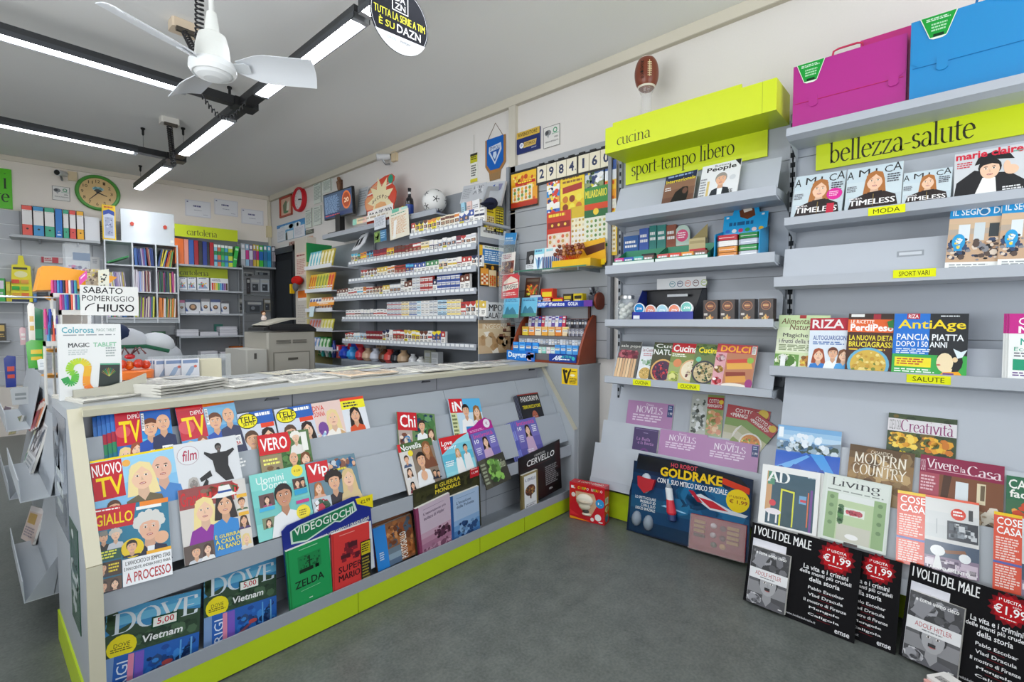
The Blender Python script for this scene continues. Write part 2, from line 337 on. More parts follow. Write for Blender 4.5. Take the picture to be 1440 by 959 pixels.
# a leaning plane: facing the customer, tilted back by t degrees, through point P
def lean_x(X,z,t): t = math.radians(t); return V((X,0,z)),V((-math.cos(t),0,math.sin(t)))
def lean_y(Y,z,t): t = math.radians(t); return V((0,Y,z)),V((0,-math.cos(t),math.sin(t)))
def off(pl,d): return pl[0]+pl[1]*d,pl[1]
def sheet(TL,TR,hgt,pl,square=True):    # frame on plane pl from two upper corners seen at pixels; hgt in metres or a pixel of the lower corner
    a = onP(TL,*pl[:2]); b = onP(TR,*pl[:2]); u = (b-a); w = u.length; u.normalize(); n = pl[1].normalized(); v = u.cross(n)
    if v.z > 0: v = -v
    if len(pl) > 2: hgt = (a.z-pl[2])/-v.z
    if not isinstance(hgt,(int,float)): hgt = (onP(hgt,*pl[:2])-a).dot(v)
    return Fr(a,u,v,n),w,hgt
def booklet(mb,fr,w,h,t,bg,ops=(),mat='gloss',edge='e9e6df',spine=None):
    mb.box(0,w,0,h,-t,0,bg,mat,fr,cols={'a1': edge,'b0': edge,'b1': edge,'a0': spine or bg})
    if ops: Art(mb,fr,w,h,mat).run(ops)
def mag(name,label,TL,TR,hgt,pl,bg,ops,t=.005,cat='magazine',group=None,mat='gloss',spine=None,vert=None):
    fr,w,h = sheet(TL,TR,hgt,pl); T = Thing(name,label,cat,group); booklet(T,fr,w,h,t,bg,ops,mat,spine=spine)
    if vert: g = fr.at(w*vert[1],h*vert[2]); A = Art(T,Fr(g.o,-g.v,g.u,g.n),h*vert[4],w*vert[3]); A.k = 30; A.t(vert[0],0,0,1,1,'f0ece4',.01)
    T.done()
    return fr,w,h
# ------------------------------------------------------------------ the room
CEIL,XR,XL,YF = 3.06,3.02,-2.0,-2.3
C0 = V((3.02,7.426,0)); BU = V((.99446,-.10516,0)); BN = V((-.10516,-.99446,0))   # rear wall: towards the corner, into the room
Z3 = V((0,0,1)); DN = V((0,0,-1))
def onB(q,d): return onP(q,C0+BN*d,BN)
BW = Fr(C0,-BU,Z3,BN)                    # rear wall frame: metres from the corner, height, metres off the wall
def bs(q,d=0): p = onB(q,d)-C0; return -p.dot(BU),p.z     # pixel -> (metres from the corner, height)
bl = C0-BU*5.2
struct('floor',lambda m: m.add([V((XL-.1,YF-.1,0)),V((XR+.1,YF-.1,0)),V((XR+.1,7.5,0)),V((XL-.1,8.05,0))],'4a4e4d','vinyl_floor'))
struct('ceiling',lambda m: m.add([V((XL-.1,YF-.1,CEIL)),V((XL-.1,8.05,CEIL)),V((XR+.1,7.5,CEIL)),V((XR+.1,YF-.1,CEIL))],'e6e6e4','wall'))
struct('wall_right',lambda m: m.box(XR,XR+.1,YF,7.42,0,CEIL,'e4e0dc','wall'))
struct('wall_back',lambda m: m.box(0,5.2,0,CEIL,-.1,0,'f0e8df','wall',BW))
def wall_with_window(m,fr,L,a,b,z0,z1):
    m.box(0,a,0,CEIL,-.1,0,'dedad5','wall',fr); m.box(b,L,0,CEIL,-.1,0,'dedad5','wall',fr)
    m.box(a,b,0,z0,-.1,0,'dedad5','wall',fr); m.box(a,b,z1,CEIL,-.1,0,'dedad5','wall',fr)
def window(m,fr,a,b,z0,z1):
    for x in (a,(a+b)/2-.03,b-.06): m.box(x,x+.06,z0,z1,-.08,-.02,'8d9196','shelf',fr)
    for z in (z0,z1-.06): m.box(a,b,z,z+.06,-.08,-.02,'8d9196','shelf',fr)
    m.add([fr.P(a,z0,-.05),fr.P(b,z0,-.05),fr.P(b,z1,-.05),fr.P(a,z1,-.05)],'e8f0f0','clear')
FW = Fr((XL,YF,0),(1,0,0),Z3,(0,1,0)); LW = Fr((XL,YF,0),(0,1,0),Z3,(1,0,0))
struct('wall_front',lambda m: wall_with_window(m,FW,5.02,1.6,4.8,.5,2.7)); struct('window_1',lambda m: window(m,FW,1.6,4.8,.5,2.7))
struct('wall_left',lambda m: wall_with_window(m,LW,10.3,2.2,5.4,.6,2.6)); struct('window_2',lambda m: window(m,LW,2.2,5.4,.6,2.6))
# cable ducts along the ceiling and down the walls
struct('trim_1',lambda m: (m.box(XR-.03,XR,YF,7.38,CEIL-.075,CEIL-.001,'d9d3c4','plastic'),m.box(XR-.034,XR,YF,7.38,CEIL-.08,CEIL-.074,'b9b2a2','plastic')))
struct('trim_2',lambda m: m.box(.03,5.1,CEIL-.055,CEIL-.001,0,.025,'ddd5c6','plastic',BW))
struct('trim_3',lambda m: m.box(XR-.035,XR,2.655,2.725,1.0,CEIL-.08,'d3cdbf','plastic'))
struct('trim_4',lambda m: (m.box(0.005,.04,2.35,CEIL-.055,0,.03,'d6cfbc','plastic',BW),m.box(0,.065,2.47,2.63,0,.05,'dccfa6','plastic',BW)))
# dark service door in the far end of the long wall
def door(m):
    m.box(XR-.02,XR,6.62,7.30,0,2.20,'26282b','matte'); m.box(XR-.05,XR,6.55,6.62,0,2.28,'33363a','plastic'); m.box(XR-.05,XR,7.30,7.36,0,2.28,'33363a','plastic')
    m.box(XR-.05,XR,6.55,7.36,2.20,2.28,'33363a','plastic'); m.box(XR-.03,XR-.018,6.72,7.2,.2,2.1,'2f3236','matte')
struct('door_1',door)
def handle(m): m.tube([V((XR-.03,6.70,1.05)),V((XR-.07,6.70,1.05)),V((XR-.07,6.82,1.05))],.009,'9a9ca0','metal')
# grey slat-wall panels on the far end of the rear wall and beside the tobacco shelves
def slats(m,fr,w,h,n,c='c4c8ce',g='e4e7ea'):
    st = h/n
    for i in range(n): m.box(0,w,i*st+.012,(i+1)*st,0,.014,c,'slat',fr)
    m.box(0,w,0,h,0,.004,g,'slat',fr)
T = Thing('slatwall_panel','pale grey slat-wall panel behind the ring binder shelf on the rear wall','wall panel')
s0 = 1.18; slats(T,BW.at(s0,.55,0),3.1,1.92,12); [T.box(s0+a,s0+a+.012,.55,2.47,.002,.0165,'9a9ea4','slat',BW) for a in (.8,1.4,2.0,2.6)]; T.done()
RW = lambda x,y=0,z=0: Fr((x,y,z),(0,-1,0),Z3,(-1,0,0))   # frame on a plane facing -X: u towards the photographer
# ------------------------------------------------------------------ ceiling: suspended tube lights, fan, fixings
T = Thing('suspended_tube_light','black suspended track of fluorescent tubes, one long run with two side branches','ceiling light')
LX,LZ = 1.42,2.84
def tube_unit(name,a,b):
    a,b = V(a),V(b); u = (b-a).normalized(); L = (b-a).length; side = u.cross(Z3); fr = Fr(a,u,side,Z3)
    h = T.part(name); h.prism([(0,-.045),(L,-.045),(L,.045),(0,.045)],.0,.035,'2b2d30','plastic',fr)
    for s in (-1,1): h.box(.0,L,s*.045-.003,s*.045+.003,-.03,.0,'3a3d42','plastic',fr)
    d = T.part('diffuser',h,'glowing white tube cover'); rows = []
    for x in (.03,L-.03): rows.append([fr.P(x,.042*math.cos(t),-.006-.03*math.sin(t)) for t in [math.pi*i/8 for i in range(9)]])
    d.grid(rows,'f4f8ff','tube')
    for x in (.0,L-.03): e = T.part('end_cap',h); e.box(x,x+.03,-.044,.044,-.034,.0,'b9bcc0','metal',fr)
for a,b in (((LX,1.0,LZ),(LX,2.28,LZ)),((LX,2.32,LZ),(LX,3.62,LZ)),((LX,4.2,LZ),(LX,5.42,LZ)),((LX,5.93,LZ),(LX,7.2,LZ)),
             ((1.06,3.92,LZ),(-.22,3.92,LZ)),((-.3,3.92,LZ),(-1.5,3.92,LZ)),((1.12,5.68,LZ),(-.1,5.68,LZ)),((-.18,5.68,LZ),(-1.4,5.68,LZ))): tube_unit('light_housing',a,b)
c = T.part('track_connector'); c.box(LX-.045,LX+.045,3.62,4.2,LZ-.02,LZ+.035,'1f2022','plastic'); c.box(1.06,LX,3.88,3.96,LZ-.02,LZ+.034,'1f2022','plastic'); c.box(LX-.08,LX+.08,3.86,3.98,LZ-.03,LZ+.03,'17181a','plastic')
c = T.part('track_connector'); c.box(LX-.045,LX+.045,5.42,5.93,LZ-.02,LZ+.035,'1f2022','plastic'); c.box(1.12,LX,5.64,5.72,LZ-.02,LZ+.034,'1f2022','plastic'); c.box(LX-.08,LX+.08,5.62,5.74,LZ-.03,LZ+.03,'17181a','plastic')
for x,y in ((LX,4.2),(1.17,5.68),(LX,5.4),(LX,7.06)): w = T.part('suspension_wire'); w.tube([V((x,y,LZ+.03)),V((x,y,CEIL-.05))],.0015,'6a6c70','metal',4)
T.done()
for (x,y),lb in zip(((LX,4.2),(1.17,5.68),(LX,5.4),(LX,7.06)),('beside the fan blade over the first light joint','over the far side branch of the lights','beside the white ceiling box','over the last tube before the clock')):
    T = Thing('ceiling_hook','black wire gripper on the ceiling '+lb,'hook','wire grippers on the ceiling')
    T.lathe([(.018,0),(.018,-.012),(.010,-.02),(.010,-.06),(.004,-.07)],'17181a','plastic',Fr((x,y,CEIL)),10); T.done()
def coil(p,q,r,n,wire): p,q = V(p),V(q); d = (q-p); L = d.length; d.normalize(); a = d.orthogonal().normalized(); b = d.cross(a); return [p+d*(L*i/(n*8))+(a*math.cos(i*math.pi/4)+b*math.sin(i*math.pi/4))*r for i in range(n*8+1)]
p1 = onZ((258,33),CEIL); p2 = onZ((238,167),CEIL)
for p,lb in ((p1,'beige plastic junction box on the ceiling by the fan rod'),(p2,'white junction box on the ceiling above the far lights')):
    T = Thing('junction_box',lb,'junction box'); T.box(p.x-.07,p.x+.07,p.y-.05,p.y+.05,CEIL-.055,CEIL-.001,'d8c6ae' if p is p1 else 'dcd9d2','plastic',bev=.01); T.box(p.x-.05,p.x+.05,p.y-.052,p.y-.03,CEIL-.075,CEIL-.05,'4a443c','plastic'); T.done()
T = Thing('coiled_cord','black coiled cord dropping from the white ceiling box to the lights','cord'); T.tube(coil((p2.x,p2.y,CEIL-.07),(LX-.06,5.5,LZ-.12),.02,22,0),.005,'1c1c1e','plastic',5); T.done()
T = Thing('coiled_cord','black coiled cord hanging in a loop under the first light joint','cord')
P = [V((1.12+.26*i/60,3.86-.1*i/60,LZ-.03-.14*math.sin(math.pi*i/60))) for i in range(61)]
T.tube([p+V((0,.016*math.cos(i*1.6),.016*math.sin(i*1.6))) for i,p in enumerate(P)],.005,'242528','plastic',5); T.done()
T = Thing('coiled_cord','long black coiled cord running down beside the white fan rod','cord')
T.tube(coil((.845,2.87,CEIL-.005),(.85,2.93,2.62),.018,20,0)+coil((.86,2.95,2.6),(.93,3.45,CEIL-.09),.016,12,0),.005,'1f1f22','plastic',5); T.done()
# ceiling fan
FX,FY,FZ = .852,2.735,2.5
T = Thing('ceiling_fan','white three-bladed ceiling fan on a rod beneath the grey ceiling','ceiling fan')
fr = Fr((FX,FY,FZ))
m = T.part('rod'); m.lathe([(.045,CEIL-FZ-.001),(.045,CEIL-FZ-.05),(.012,CEIL-FZ-.09),(.012,.18)],'e9eae8','plastic',fr,14)
m = T.part('motor_housing'); m.lathe([(.022,.26),(.03,.2),(.032,.165),(.045,.16),(.06,.15),(.072,.1),(.078,.03),(.085,.02)],'eceeea','plastic',fr,26)
m = T.part('hub'); m.lathe([(.085,.022),(.102,.015),(.104,-.015),(.092,-.035),(.088,-.036),(.084,-.03),(.07,-.045),(.04,-.056),(.001,-.058)],'e6e9ea','plastic',fr,30)
for k,(tip,tw) in enumerate((((432,107),-23),((153,14),-23),((258,138),-23))):
    d = onZ(tip,FZ)-V((FX,FY,FZ)); a = math.atan2(d.y,d.x); L = .475
    u = V((math.cos(a),math.sin(a),0)); t = math.radians(tw); v = V((-math.sin(a)*math.cos(t),math.cos(a)*math.cos(t),math.sin(t))); n = u.cross(v); bf = Fr((FX,FY,FZ+.012),u,v,n)
    b = T.part('blade'); rows = []
    for i in range(9):
        x = .11+(L-.11)*i/8; wv = .035+.05*min(1,i/2.5); q = .02 if i < 8 else .03
        for top in (0,): rows.append([bf.P(x-(q*(j/4-.5)**2 if i == 8 else 0),wv*(j/2-1),.012*(1-(j/2-1)**2)) for j in range(5)])
    b.grid(rows,'dfe3e8','plastic'); b.grid([[p-n*.004 for p in r] for r in rows][::-1],'dfe3e8','plastic')
    for j in (0,-1): b.grid([[r[j] for r in rows],[r[j]-n*.004 for r in rows]],'d5d9de','plastic')
    b.grid([rows[-1],[p-n*.004 for p in rows[-1]]],'d5d9de','plastic')
    k = T.part('blade_bracket',b); k.prism([(.08,-.02),(.15,-.03),(.17,-.02),(.17,.02),(.15,.03),(.08,.02)],-.009,-.004,'c9cdd0','plastic',bf)
T.done()
# round hanging sign
p = onX((563,28),1.24); n = V((-.06,-1,0)).normalized(); u = n.cross(DN).normalized()
if u.dot(CR) < 0: u = -u
u = (u-n*u.dot(n)).normalized(); v = n.cross(u)
if v.z > 0: v = -v
R = .137; T = Thing('hanging_sign','round black advertising disc with yellow and white lettering hung from the ceiling','sign')
b = T.part('sign_disc'); fr = Fr(p,u,v,n); loop = [(R*math.cos(i*math.pi/20),R*math.sin(i*math.pi/20)) for i in range(40)]
b.prism(loop,-.004,0,'1c1e26','paper',fr)
A = Art(b,fr.at(-R,-R,0),2*R,2*R,'paper')
A.o(.5,.5,.485,'d9dbe0',36); A.o(.5,.5,.478,'1c1e26',36); A.o(.5,.06,.05,'e9eaee')
ring = [(.5+.5*math.cos(math.radians(q)),.5+.5*math.sin(math.radians(q))) for q in range(28,153,5)]; A.p(ring,'e4e6ea')
A.r(.36,.13,.64,.40,'f0f1f3'); A.r(.375,.145,.625,.385,'1c1e26'); A.T('DA',.41,.16,.59,.25,'f0f1f3'); A.T('ZN',.41,.275,.59,.365,'f0f1f3')
A.T('TUTTA LA SERIE A TIM',.06,.43,.94,.54,'e8e34a'); A.T('È SU',.14,.565,.4,.69,'e8e34a'); A.T('DAZN',.44,.58,.86,.70,'ffffff'); A.t('DAZN',.28,.8,.42,.84,'9fb0b8'); A.t('PAYPOINT',.5,.8,.68,.835,'3a3c44')
w = T.part('hanging_wire'); w.tube([fr.P(0,-R*.98),V((fr.P(0,-R).x,fr.P(0,-R).y,CEIL-.002))],.0015,'9a9c9f','metal',4)
T.done()
# ------------------------------------------------------------------ the shop counter
GR,GR2,LIME,BEI = 'a6adb5','9ca3ab','b9d21f','bcb9a4'
XA,XE = .222,2.757
def SL(d): N = V((0,-1,.4)).normalized(); return V((0,2.0,.45))+N*d,N      # sloping face of the counter's magazine rack
T = Thing('shop_counter','long grey shop counter with a sloping magazine rack front and lime green plinth','counter')
prof = [(2.63,0),(1.9,0),(1.9,.53),(2.19,.965),(2.30,1.0),(2.63,1.0)]
YZ = Fr((0,0,0),(0,1,0),Z3,(1,0,0))
m = T.part('side_panel'); m.prism([(2.62,0),(1.892,0),(1.892,.53),(2.19,.965),(2.62,.965)],XA,XA+.034,'a7acb2','shelf',YZ)
e = T.part('panel_edge',m,'beige edge strip')
for (a,b) in (((1.892,.12),(1.892,.53)),((1.892,.53),(2.19,.965))):
    d = V((0,b[0]-a[0],b[1]-a[1])).normalized(); n = V((0,-d.z,d.y)); n = -n if n.y > 0 else n
    f2 = Fr((XA-.002,a[0],a[1]),(1,0,0),d,n); L = math.hypot(b[0]-a[0],b[1]-a[1]); e.box(0,.038,0,L,-.004,.005,'cfcab4','plastic',f2)
k = T.part('side_plinth',None,'lime green plinth at the counter end'); k.box(XA-.006,XA,1.9,2.62,0,.118,LIME,'plastic')
m = T.part('side_panel'); m.prism([(2.62,0),(1.89,0),(1.89,.53),(2.19,.955),(2.62,.955)],XE-.03,XE-.001,'adb3ba','shelf',YZ)
e = T.part('panel_edge',m,'beige edge strip'); d = V((0,.3,.425)).normalized(); f2 = Fr((XE-.034,1.89,.53),(1,0,0),d,V((0,-d.z,d.y))); e.box(0,.032,0,.52,-.004,.006,'b9b5a4','plastic',f2)
m = T.part('corner_cabinet'); m.box(XE,XR-.001,1.878,2.62,.0,.955,'9ca1a6','shelf')
m = T.part('worktop'); m.box(XA+.034,XE,2.24,2.62,.945,.965,'aeb2b5','shelf'); m.box(XA+.034,XE,2.142,2.24,.943,.9651,BEI,'shelf'); m.box(XE,XR-.001,1.872,2.62,.955,.967,'9fa3a6','shelf')
m = T.part('front_panel'); m.box(XA+.034,XE-.03,2.214,2.224,.84,.943,'9a9da5','shelf')
for x in (.98,1.81): m.box(x-.0015,x+.0015,2.2128,2.2142,.868,.942,'4b4e53','matte')
for x in (.89,1.73,2.66): l = T.part('latch'); l.prism([(x-.03,.918),(x+.03,.918),(x+.026,.926),(x-.02,.928)],-2.2142,-2.205,'5d6065','metal',Fr((0,0,0),(1,0,0),Z3,(0,-1,0)))
N = V((0,-1,.4)).normalized(); sv = V((0,.4,1)).normalized()
def rack_plate(mb,x0,x1,z0,z1,d,c=GR,th=.003):     # thin plate parallel to the rack slope between heights z0, z1
    L = (z1-z0)/sv.z; o = V((0,2.0,.45))+sv*((z0-.45)/sv.z)+N*d; f = Fr((x0,o.y,o.z),(1,0,0),sv,N); mb.box(0,x1-x0,0,L,-th,0,c,'shelf',f)
for nm,z0,z1,d in (('rack_back',.66,.866,.010),('rack_shelf',.545,.735,.034),('rack_shelf',.43,.615,.058)):
    m = T.part(nm); cuts = (XA+.036,.98,1.81,2.42,XE-.032)
    for a,b in zip(cuts,cuts[1:]): rack_plate(m,a+.001,b-.001,z0,z1,d,GR if nm == 'rack_back' else 'a9b0b9')
m = T.part('rack_ledge'); m.box(XA+.036,XE-.032,1.916,1.922,.357,.427,'a8aeb7','shelf'); m.box(XA+.036,XE-.032,1.922,2.055,.40,.406,GR2,'shelf')
m = T.part('lower_back'); m.box(XA+.036,XE-.032,2.055,2.06,.1,.43,'a9aeb6','shelf')
for x in (.38,.98,1.40,1.81,2.05,2.42): m.box(x-.0012,x+.0012,2.0535,2.0552,.1,.40,'6f747a','matte')
for z in (.2,.3): m.box(XA+.036,XE-.032,2.0536,2.0552,z-.0012,z+.0012,'767b82','matte')
m = T.part('lower_shelf'); m.box(XA+.036,XE-.032,1.888,2.06,.096,.104,GR2,'shelf'); m.box(XA+.036,XE-.032,1.880,1.887,.096,.142,'9ba1ab','shelf')
m = T.part('plinth',None,'lime green kick plate'); m.box(XA+.0,2.985,1.881,1.888,.006,.1,LIME,'plastic',cols={'c1': LIME})
for x in (.37,1.10,1.83,2.2): m.box(x-.001,x+.001,1.8802,1.8812,.006,.1,'6d7c14','matte')
T.done()
T = Thing('sticker','yellow square sticker with a black figure on the grey counter end','sticker')
p = onX((790,517),XE-.0); p2 = onX((812,542),XE)
f2 = Fr((XE-.0005,p.y,p.z),(0,-1,0),DN,(-1,0,0)); w,h = p.y-p2.y,p.z-p2.z
T.box(0,w,0,h,-.0004,.0006,'f0c81a','gloss',f2)
A = Art(T,f2.at(0,0,.0006),w,h); A.p([(.06,.1),(.2,.08),(.33,.75),(.28,.95),(.2,.9)],'2a2414'); A.p([(.55,.02),(.4,.3),(.28,.95),(.36,.95),(.5,.4),(.62,.08)],'2a2414'); A.o(.3,.2,.08,'2a2414'); A.l(.5,.15,.95,.24,1,'4a3c10'); A.e(.7,.42,.16,.07,'f7efc0'); A.l(.5,.6,.97,.95,4,'5a4a12',4); T.done()
# ---------------- magazines on the sloping rack
R1,R2,R3 = SL(.031),SL(.054),SL(.069)+(.432,)
SK,SK2,BLO,BRO,BLK,RED,YEL = 'e5b290','f0c6a8','e8cf8e','4a3020','1c1a1c','d2202a','f8d800'
TVA = [('r',0,0,1,1,'1d5fae'),('g',.44,0,1,1,['1b63c0','2a8ad8','59c3e0','2a8ad8','1a4e9e']),('r',0,0,1,.05,'d9232e'),('r',.44,0,1,.045,'f07a1a'),('r',0,.05,.44,.45,'c41230'),('t','DIPIÙ',.22,.06,.43,.13,'fff'),
       ('o',.12,.28,.13,'d8505a'),('T','TV',.06,.15,.43,.42,YEL),('f',.13,.56,.075,SK2,BLO,'2a2a38','f',.75),('f',.33,.52,.075,SK2,'9a4a2a','d83a60','f',.75),('r',0,.72,.44,1,'3a3548'),('T','ANTONELLA',.02,.76,.42,.82,YEL),('l',.02,.84,.42,.98,3,'fff'),
       ('f',.60,.27,.105,SK,'6a3a22','1f4fae','m',1),('f',.84,.22,.105,SK,'b09a88','2b3358','b',1),('p',[(.56,.55),(.64,.55),(.61,.75),(.57,.72)],'e8eef4'),('e',.62,.72,.085,.06,SK),('e',.52,.78,.06,.05,SK),('r',.45,.08,.5,.3,'f4f4f4'),('l',.455,.1,.495,.28,9,'333'),('r',.78,.52,.98,.66,'fafafa'),('T','FLAVIO',.8,.54,.96,.59,'1a2a6a'),('T','ALBA',.8,.6,.96,.65,RED),('l',.7,.84,.97,.98,3,'fff',3)]
mag('magazine','TV weekly with two men in blue jackets, first in the top rack row',(160,577),(238,569.5),.285,R1,'1d5fae',TVA)
# its fan of copies towards the counter end
for i in range(5):
    fr,w,h = sheet((160,577),(238,569.5),.285,R1); T = Thing('magazine','TV weekly, '+nth(i)+' copy fanned out beside the two men in blue jackets','magazine','fanned TV weeklies in the top rack row')
    booklet(T,fr.at(-.011*(i+1),.002*(i+1),-.0062*(i+1)),w,h,.005,'1d5fae',[('g',0,0,.2,1,['2464b8','3a7ac8','b22038','2a8a5a','1b7a8a','1f8f8f','cfe4e8','1b6a7a'])]); T.done()
mag('magazine','clear film-wrapped TV weekly, second issue along the top rack row',(246,574),(328,561),.285,R1,'3a7ac0',[('g',0,0,1,1,['7ab8e0','5aa0d8','3d80c8'])]+TVA[2:],mat='film')
TELE = [('r',0,0,1,1,'d5dbe8'),('r',.35,0,1,.2,'2a62b8'),('l',.5,.03,.95,.12,1,'fff'),('e',.28,.13,.27,.12,'2a2410'),('e',.28,.13,.255,.105,'f6ea1a'),('T','TELE',.06,.06,.5,.15,'1c1a14'),('T','SETTE',.14,.15,.45,.2,'1c1a14'),('r',.6,.2,.97,.27,'e8482a'),('f',.3,.42,.12,SK,'5a4030','3a3560','m',1),('f',.75,.42,.12,SK2,'2a1a18','e8b0b8','f',1),('r',.0,.78,.42,.96,'22264a'),('l',.03,.8,.4,.94,3,YEL)]
mag('magazine','TV guide with yellow oval title partly covered by the royal couple weekly',(331,583),(382,574.5),.27,R1,'d5dbe8',TELE)
mag('magazine','TV guide with yellow oval title tucked beneath the pink women weekly',(385,576),(437,567.5),.27,R1,'d5dbe8',TELE)
mag('magazine','pink women weekly with a blonde in a beige cardigan, top rack row',(436,568),(478,561.5),.27,R1,'e8ccc4',[('T','DIVA',.03,.05,.4,.14,'d83a2a'),('T','DONNA',.03,.15,.4,.24,'d83a2a'),('f',.62,.3,.13,SK2,'ead29a','f2ece4','l',1),('p',[(.78,.5),(.98,.6),(.98,1),(.8,1)],'d0a878'),('e',.25,.45,.16,.12,'7a4a9a'),('l',.05,.85,.6,.97,2,'b02a3a'),('sp',.02,.45,.35,.8,20,['6a3a8a','9ac0e0','e0e8f0'],.06)])
mag('magazine','weekly with a dark haired woman in an orange jumper, end of the row',(477,561),(510,556.5),.27,R1,'dfe3ea',[('g',0,0,1,.05,['e8482a']),('r',0,.05,1,.2,'f2e82a'),('l',.1,.08,.7,.18,2,'2a2a3a'),('f',.5,.32,.12,SK,'241814','d8542a','l',.85),('T','TERINA',.1,.86,.8,.95,'3a3a4a')])
mag('magazine','women weekly with a blonde woman and a man in blue shirt, second rack row',(126,649),(243,628),.275,R2,'8cc4e8',[('g',0,0,1,1,['9ad0ee','86c2ea','8ac8ea']),('r',0,0,1,.025,YEL),('r',0,.03,.35,.48,'c4182a'),('T','NUOVO',.01,.06,.34,.2,'fff'),('T','TV',.04,.22,.34,.45,YEL),('o',.4,.1,.05,'f0b050'),('f',.82,.24,.15,'e8b8a0','a09088','4a86c8','b',1),('f',.56,.3,.155,SK2,'f0dca0','6a6048','f',1),('p',[(.6,1),(1,.72),(1,.8),(.75,1)],'e0708a'),('T','RIVELA',.66,.86,.84,.93,'b02a78'),('f',.2,.6,.08,SK,'5a3a2a','dce4ee','m',.9),('r',0,.78,.3,.9,'e2d84a'),('l',.02,.8,.28,.89,2,'4a4010'),('f',.14,.97,.05,SK,'2a1c18','26324a','m',1),('r',.25,.9,.6,1,'58a8c8')])
mag('magazine','white film monthly with a black robed figure and a megaphone',(243,626),(331,611.5),.275,R2,'dde0e4',[('o',.2,.17,.17,'b8a8b0'),('o',.2,.17,.16,'e2e4e8'),('T','film',.1,.1,.32,.24,'b0224a',.2),('f',.68,.13,.05,'5a5450','1c1a1c','1c1c1e','m',.3),('p',[(.55,.2),(.45,.16),(.44,.19),(.56,.3),(.58,.45),(.72,.6),(.86,.6),(.8,.4),(.82,.28),(.94,.2),(.92,.17),(.8,.2)],'2a2a2c'),('p',[(.32,.5),(.5,.42),(.52,.5),(.34,.55)],'2a2a2c'),('f',.22,.55,.07,'8a8480','b8b4b0','232325','f',1),('p',[(.3,.66),(.42,.52),(.45,.56),(.36,.8)],'232325'),('l',.5,.72,.85,.8,2,'c08a90')])
mag('magazine','red titled royal weekly showing a man in navy suit and woman in black',(361,613),(433,603),.25,R2,'5a7a4a',[('sp',.3,.1,1,.8,60,['3a6a34','5a8a48','2a4a28'],.08),('p',[(0,0),(.58,0),(.62,.18),(.56,.33),(0,.33)],'d41e28'),('T','VERO',.04,.06,.54,.27,'fff'),('r',0,.34,.4,1,'9a8a6a'),('sp',.02,.5,.38,.98,26,['7a5a3a','c8b890','4a3a30'],.07),('l',.05,.4,.36,.52,2,'f4f07a'),('f',.72,.12,.08,SK2,'f0ece4','e8e4e0','o',.4),('f',.62,.46,.1,SK,'c09a6a','26346a','b',1),('f',.85,.5,.1,SK2,'7a4a2a','1c1c24','l',1),('r',.82,.04,.94,.36,'f0f0ea')])
GI = [('r',0,0,1,1,'2a7a9a'),('p',[(0,0),(.55,0),(.5,.27),(0,.27)],'c81e2e'),('T','GIALLO',.02,.08,.5,.22,YEL),('l',.02,.02,.35,.05,1,'fff'),('r',.6,.0,1,.06,'f08a2a'),('r',.55,.06,.9,.1,'f4f4f0'),('f',.72,.35,.155,'e6b498','d8d8d4','1c2240','o',.8),('e',.88,.5,.1,.08,SK),('p',[(.68,.58),(.78,.58),(.76,.75),(.68,.75)],'e6ecf4'),
      ('f',.12,.36,.06,SK,'8a8a84','2a2a2a','h',.52),('f',.27,.36,.06,SK2,'c8c4bc','c8ccd4','o',.52),('r',.0,.52,.33,.64,'2a5a4a'),('l',.01,.53,.32,.63,3,'e8e84a'),('r',0,.66,.33,.83,'4a3424'),('f',.1,.72,.05,SK,'2a1c16','3a3a44','m',.83),('l',.17,.69,.32,.8,3,'f0d83a'),('r',0,.85,.33,1,'5a4434'),('f',.1,.93,.05,SK,'3a2a20','30445a','m',1),('f',.24,.93,.05,SK2,'3a2018','a04a4a','f',1),('o',.48,.56,.15,'f0d020'),('o',.48,.56,.14,'e8c820'),('f',.47,.54,.07,SK,'241a18','2a2430','m',.66),('r',.34,.68,1,1,'eef0f4'),('r',.66,.64,1,.68,'f0b01a'),('T','L’AVVOCATO DI SEMPIO: STASI',.38,.71,.98,.76,'1c1a1c'),('T','È INNOCENTE, ANDREA INVECE FINIRÀ',.36,.775,.98,.825,'1c1a1c'),('T','A PROCESSO',.38,.85,.98,.97,'b01c2a')]
mag('magazine','crime weekly with a white haired man resting his head on his hand',(131,717),(236,699),(138,838),R3,'2a7a9a',GI)
mag('magazine','gossip weekly with a woman in purple and a man in white hat',(250,690),(344,672),(255,805),R3,'d8d4d0',[('r',0,0,.8,.28,'9a4a4a'),('sp',.3,.02,.9,.2,24,['c83a3a','3a6a3a','8a6a5a'],.08),('T','Grand',.02,.05,.3,.24,'d2202a'),('T','Hotel',.32,.1,.84,.23,'e03a3a'),('f',.34,.34,.15,SK2,'f0dc9a','8a1f9a','l',.8),('f',.64,.32,.14,SK,'2a2020','2a86d0','f',1),('p',[(.44,.2),(.56,.14),(.58,.05),(.74,.05),(.78,.16),(.86,.2),(.64,.22)],'f2f2ee'),('r',.56,.12,.77,.15,'1d4a9a'),('r',.82,.22,1,1,'e0d8d0'),('f',.9,.34,.06,SK,BRO,'4a6a4a','m',.45),('f',.9,.6,.06,SK,BRO,'4a3a6a','f',.72),('f',.9,.86,.06,SK2,BLO,'d8d8d8','f',.98),('r',.83,.22,.99,.27,'f0b83a'),('r',.83,.48,.99,.53,'f0b83a'),('r',0,.76,.42,1,'5a4a44'),('f',.16,.86,.07,SK,'5a4030','c8ccd4','m',1),('f',.32,.86,.06,SK2,'4a2a20','e8e8e8','f',1),('T','È GUERRA',.44,.71,.82,.77,'f0e03a'),('T','A CASA DI',.44,.785,.82,.845,'f0e03a'),('T','AL BANO',.46,.86,.8,.92,'f0e03a')])
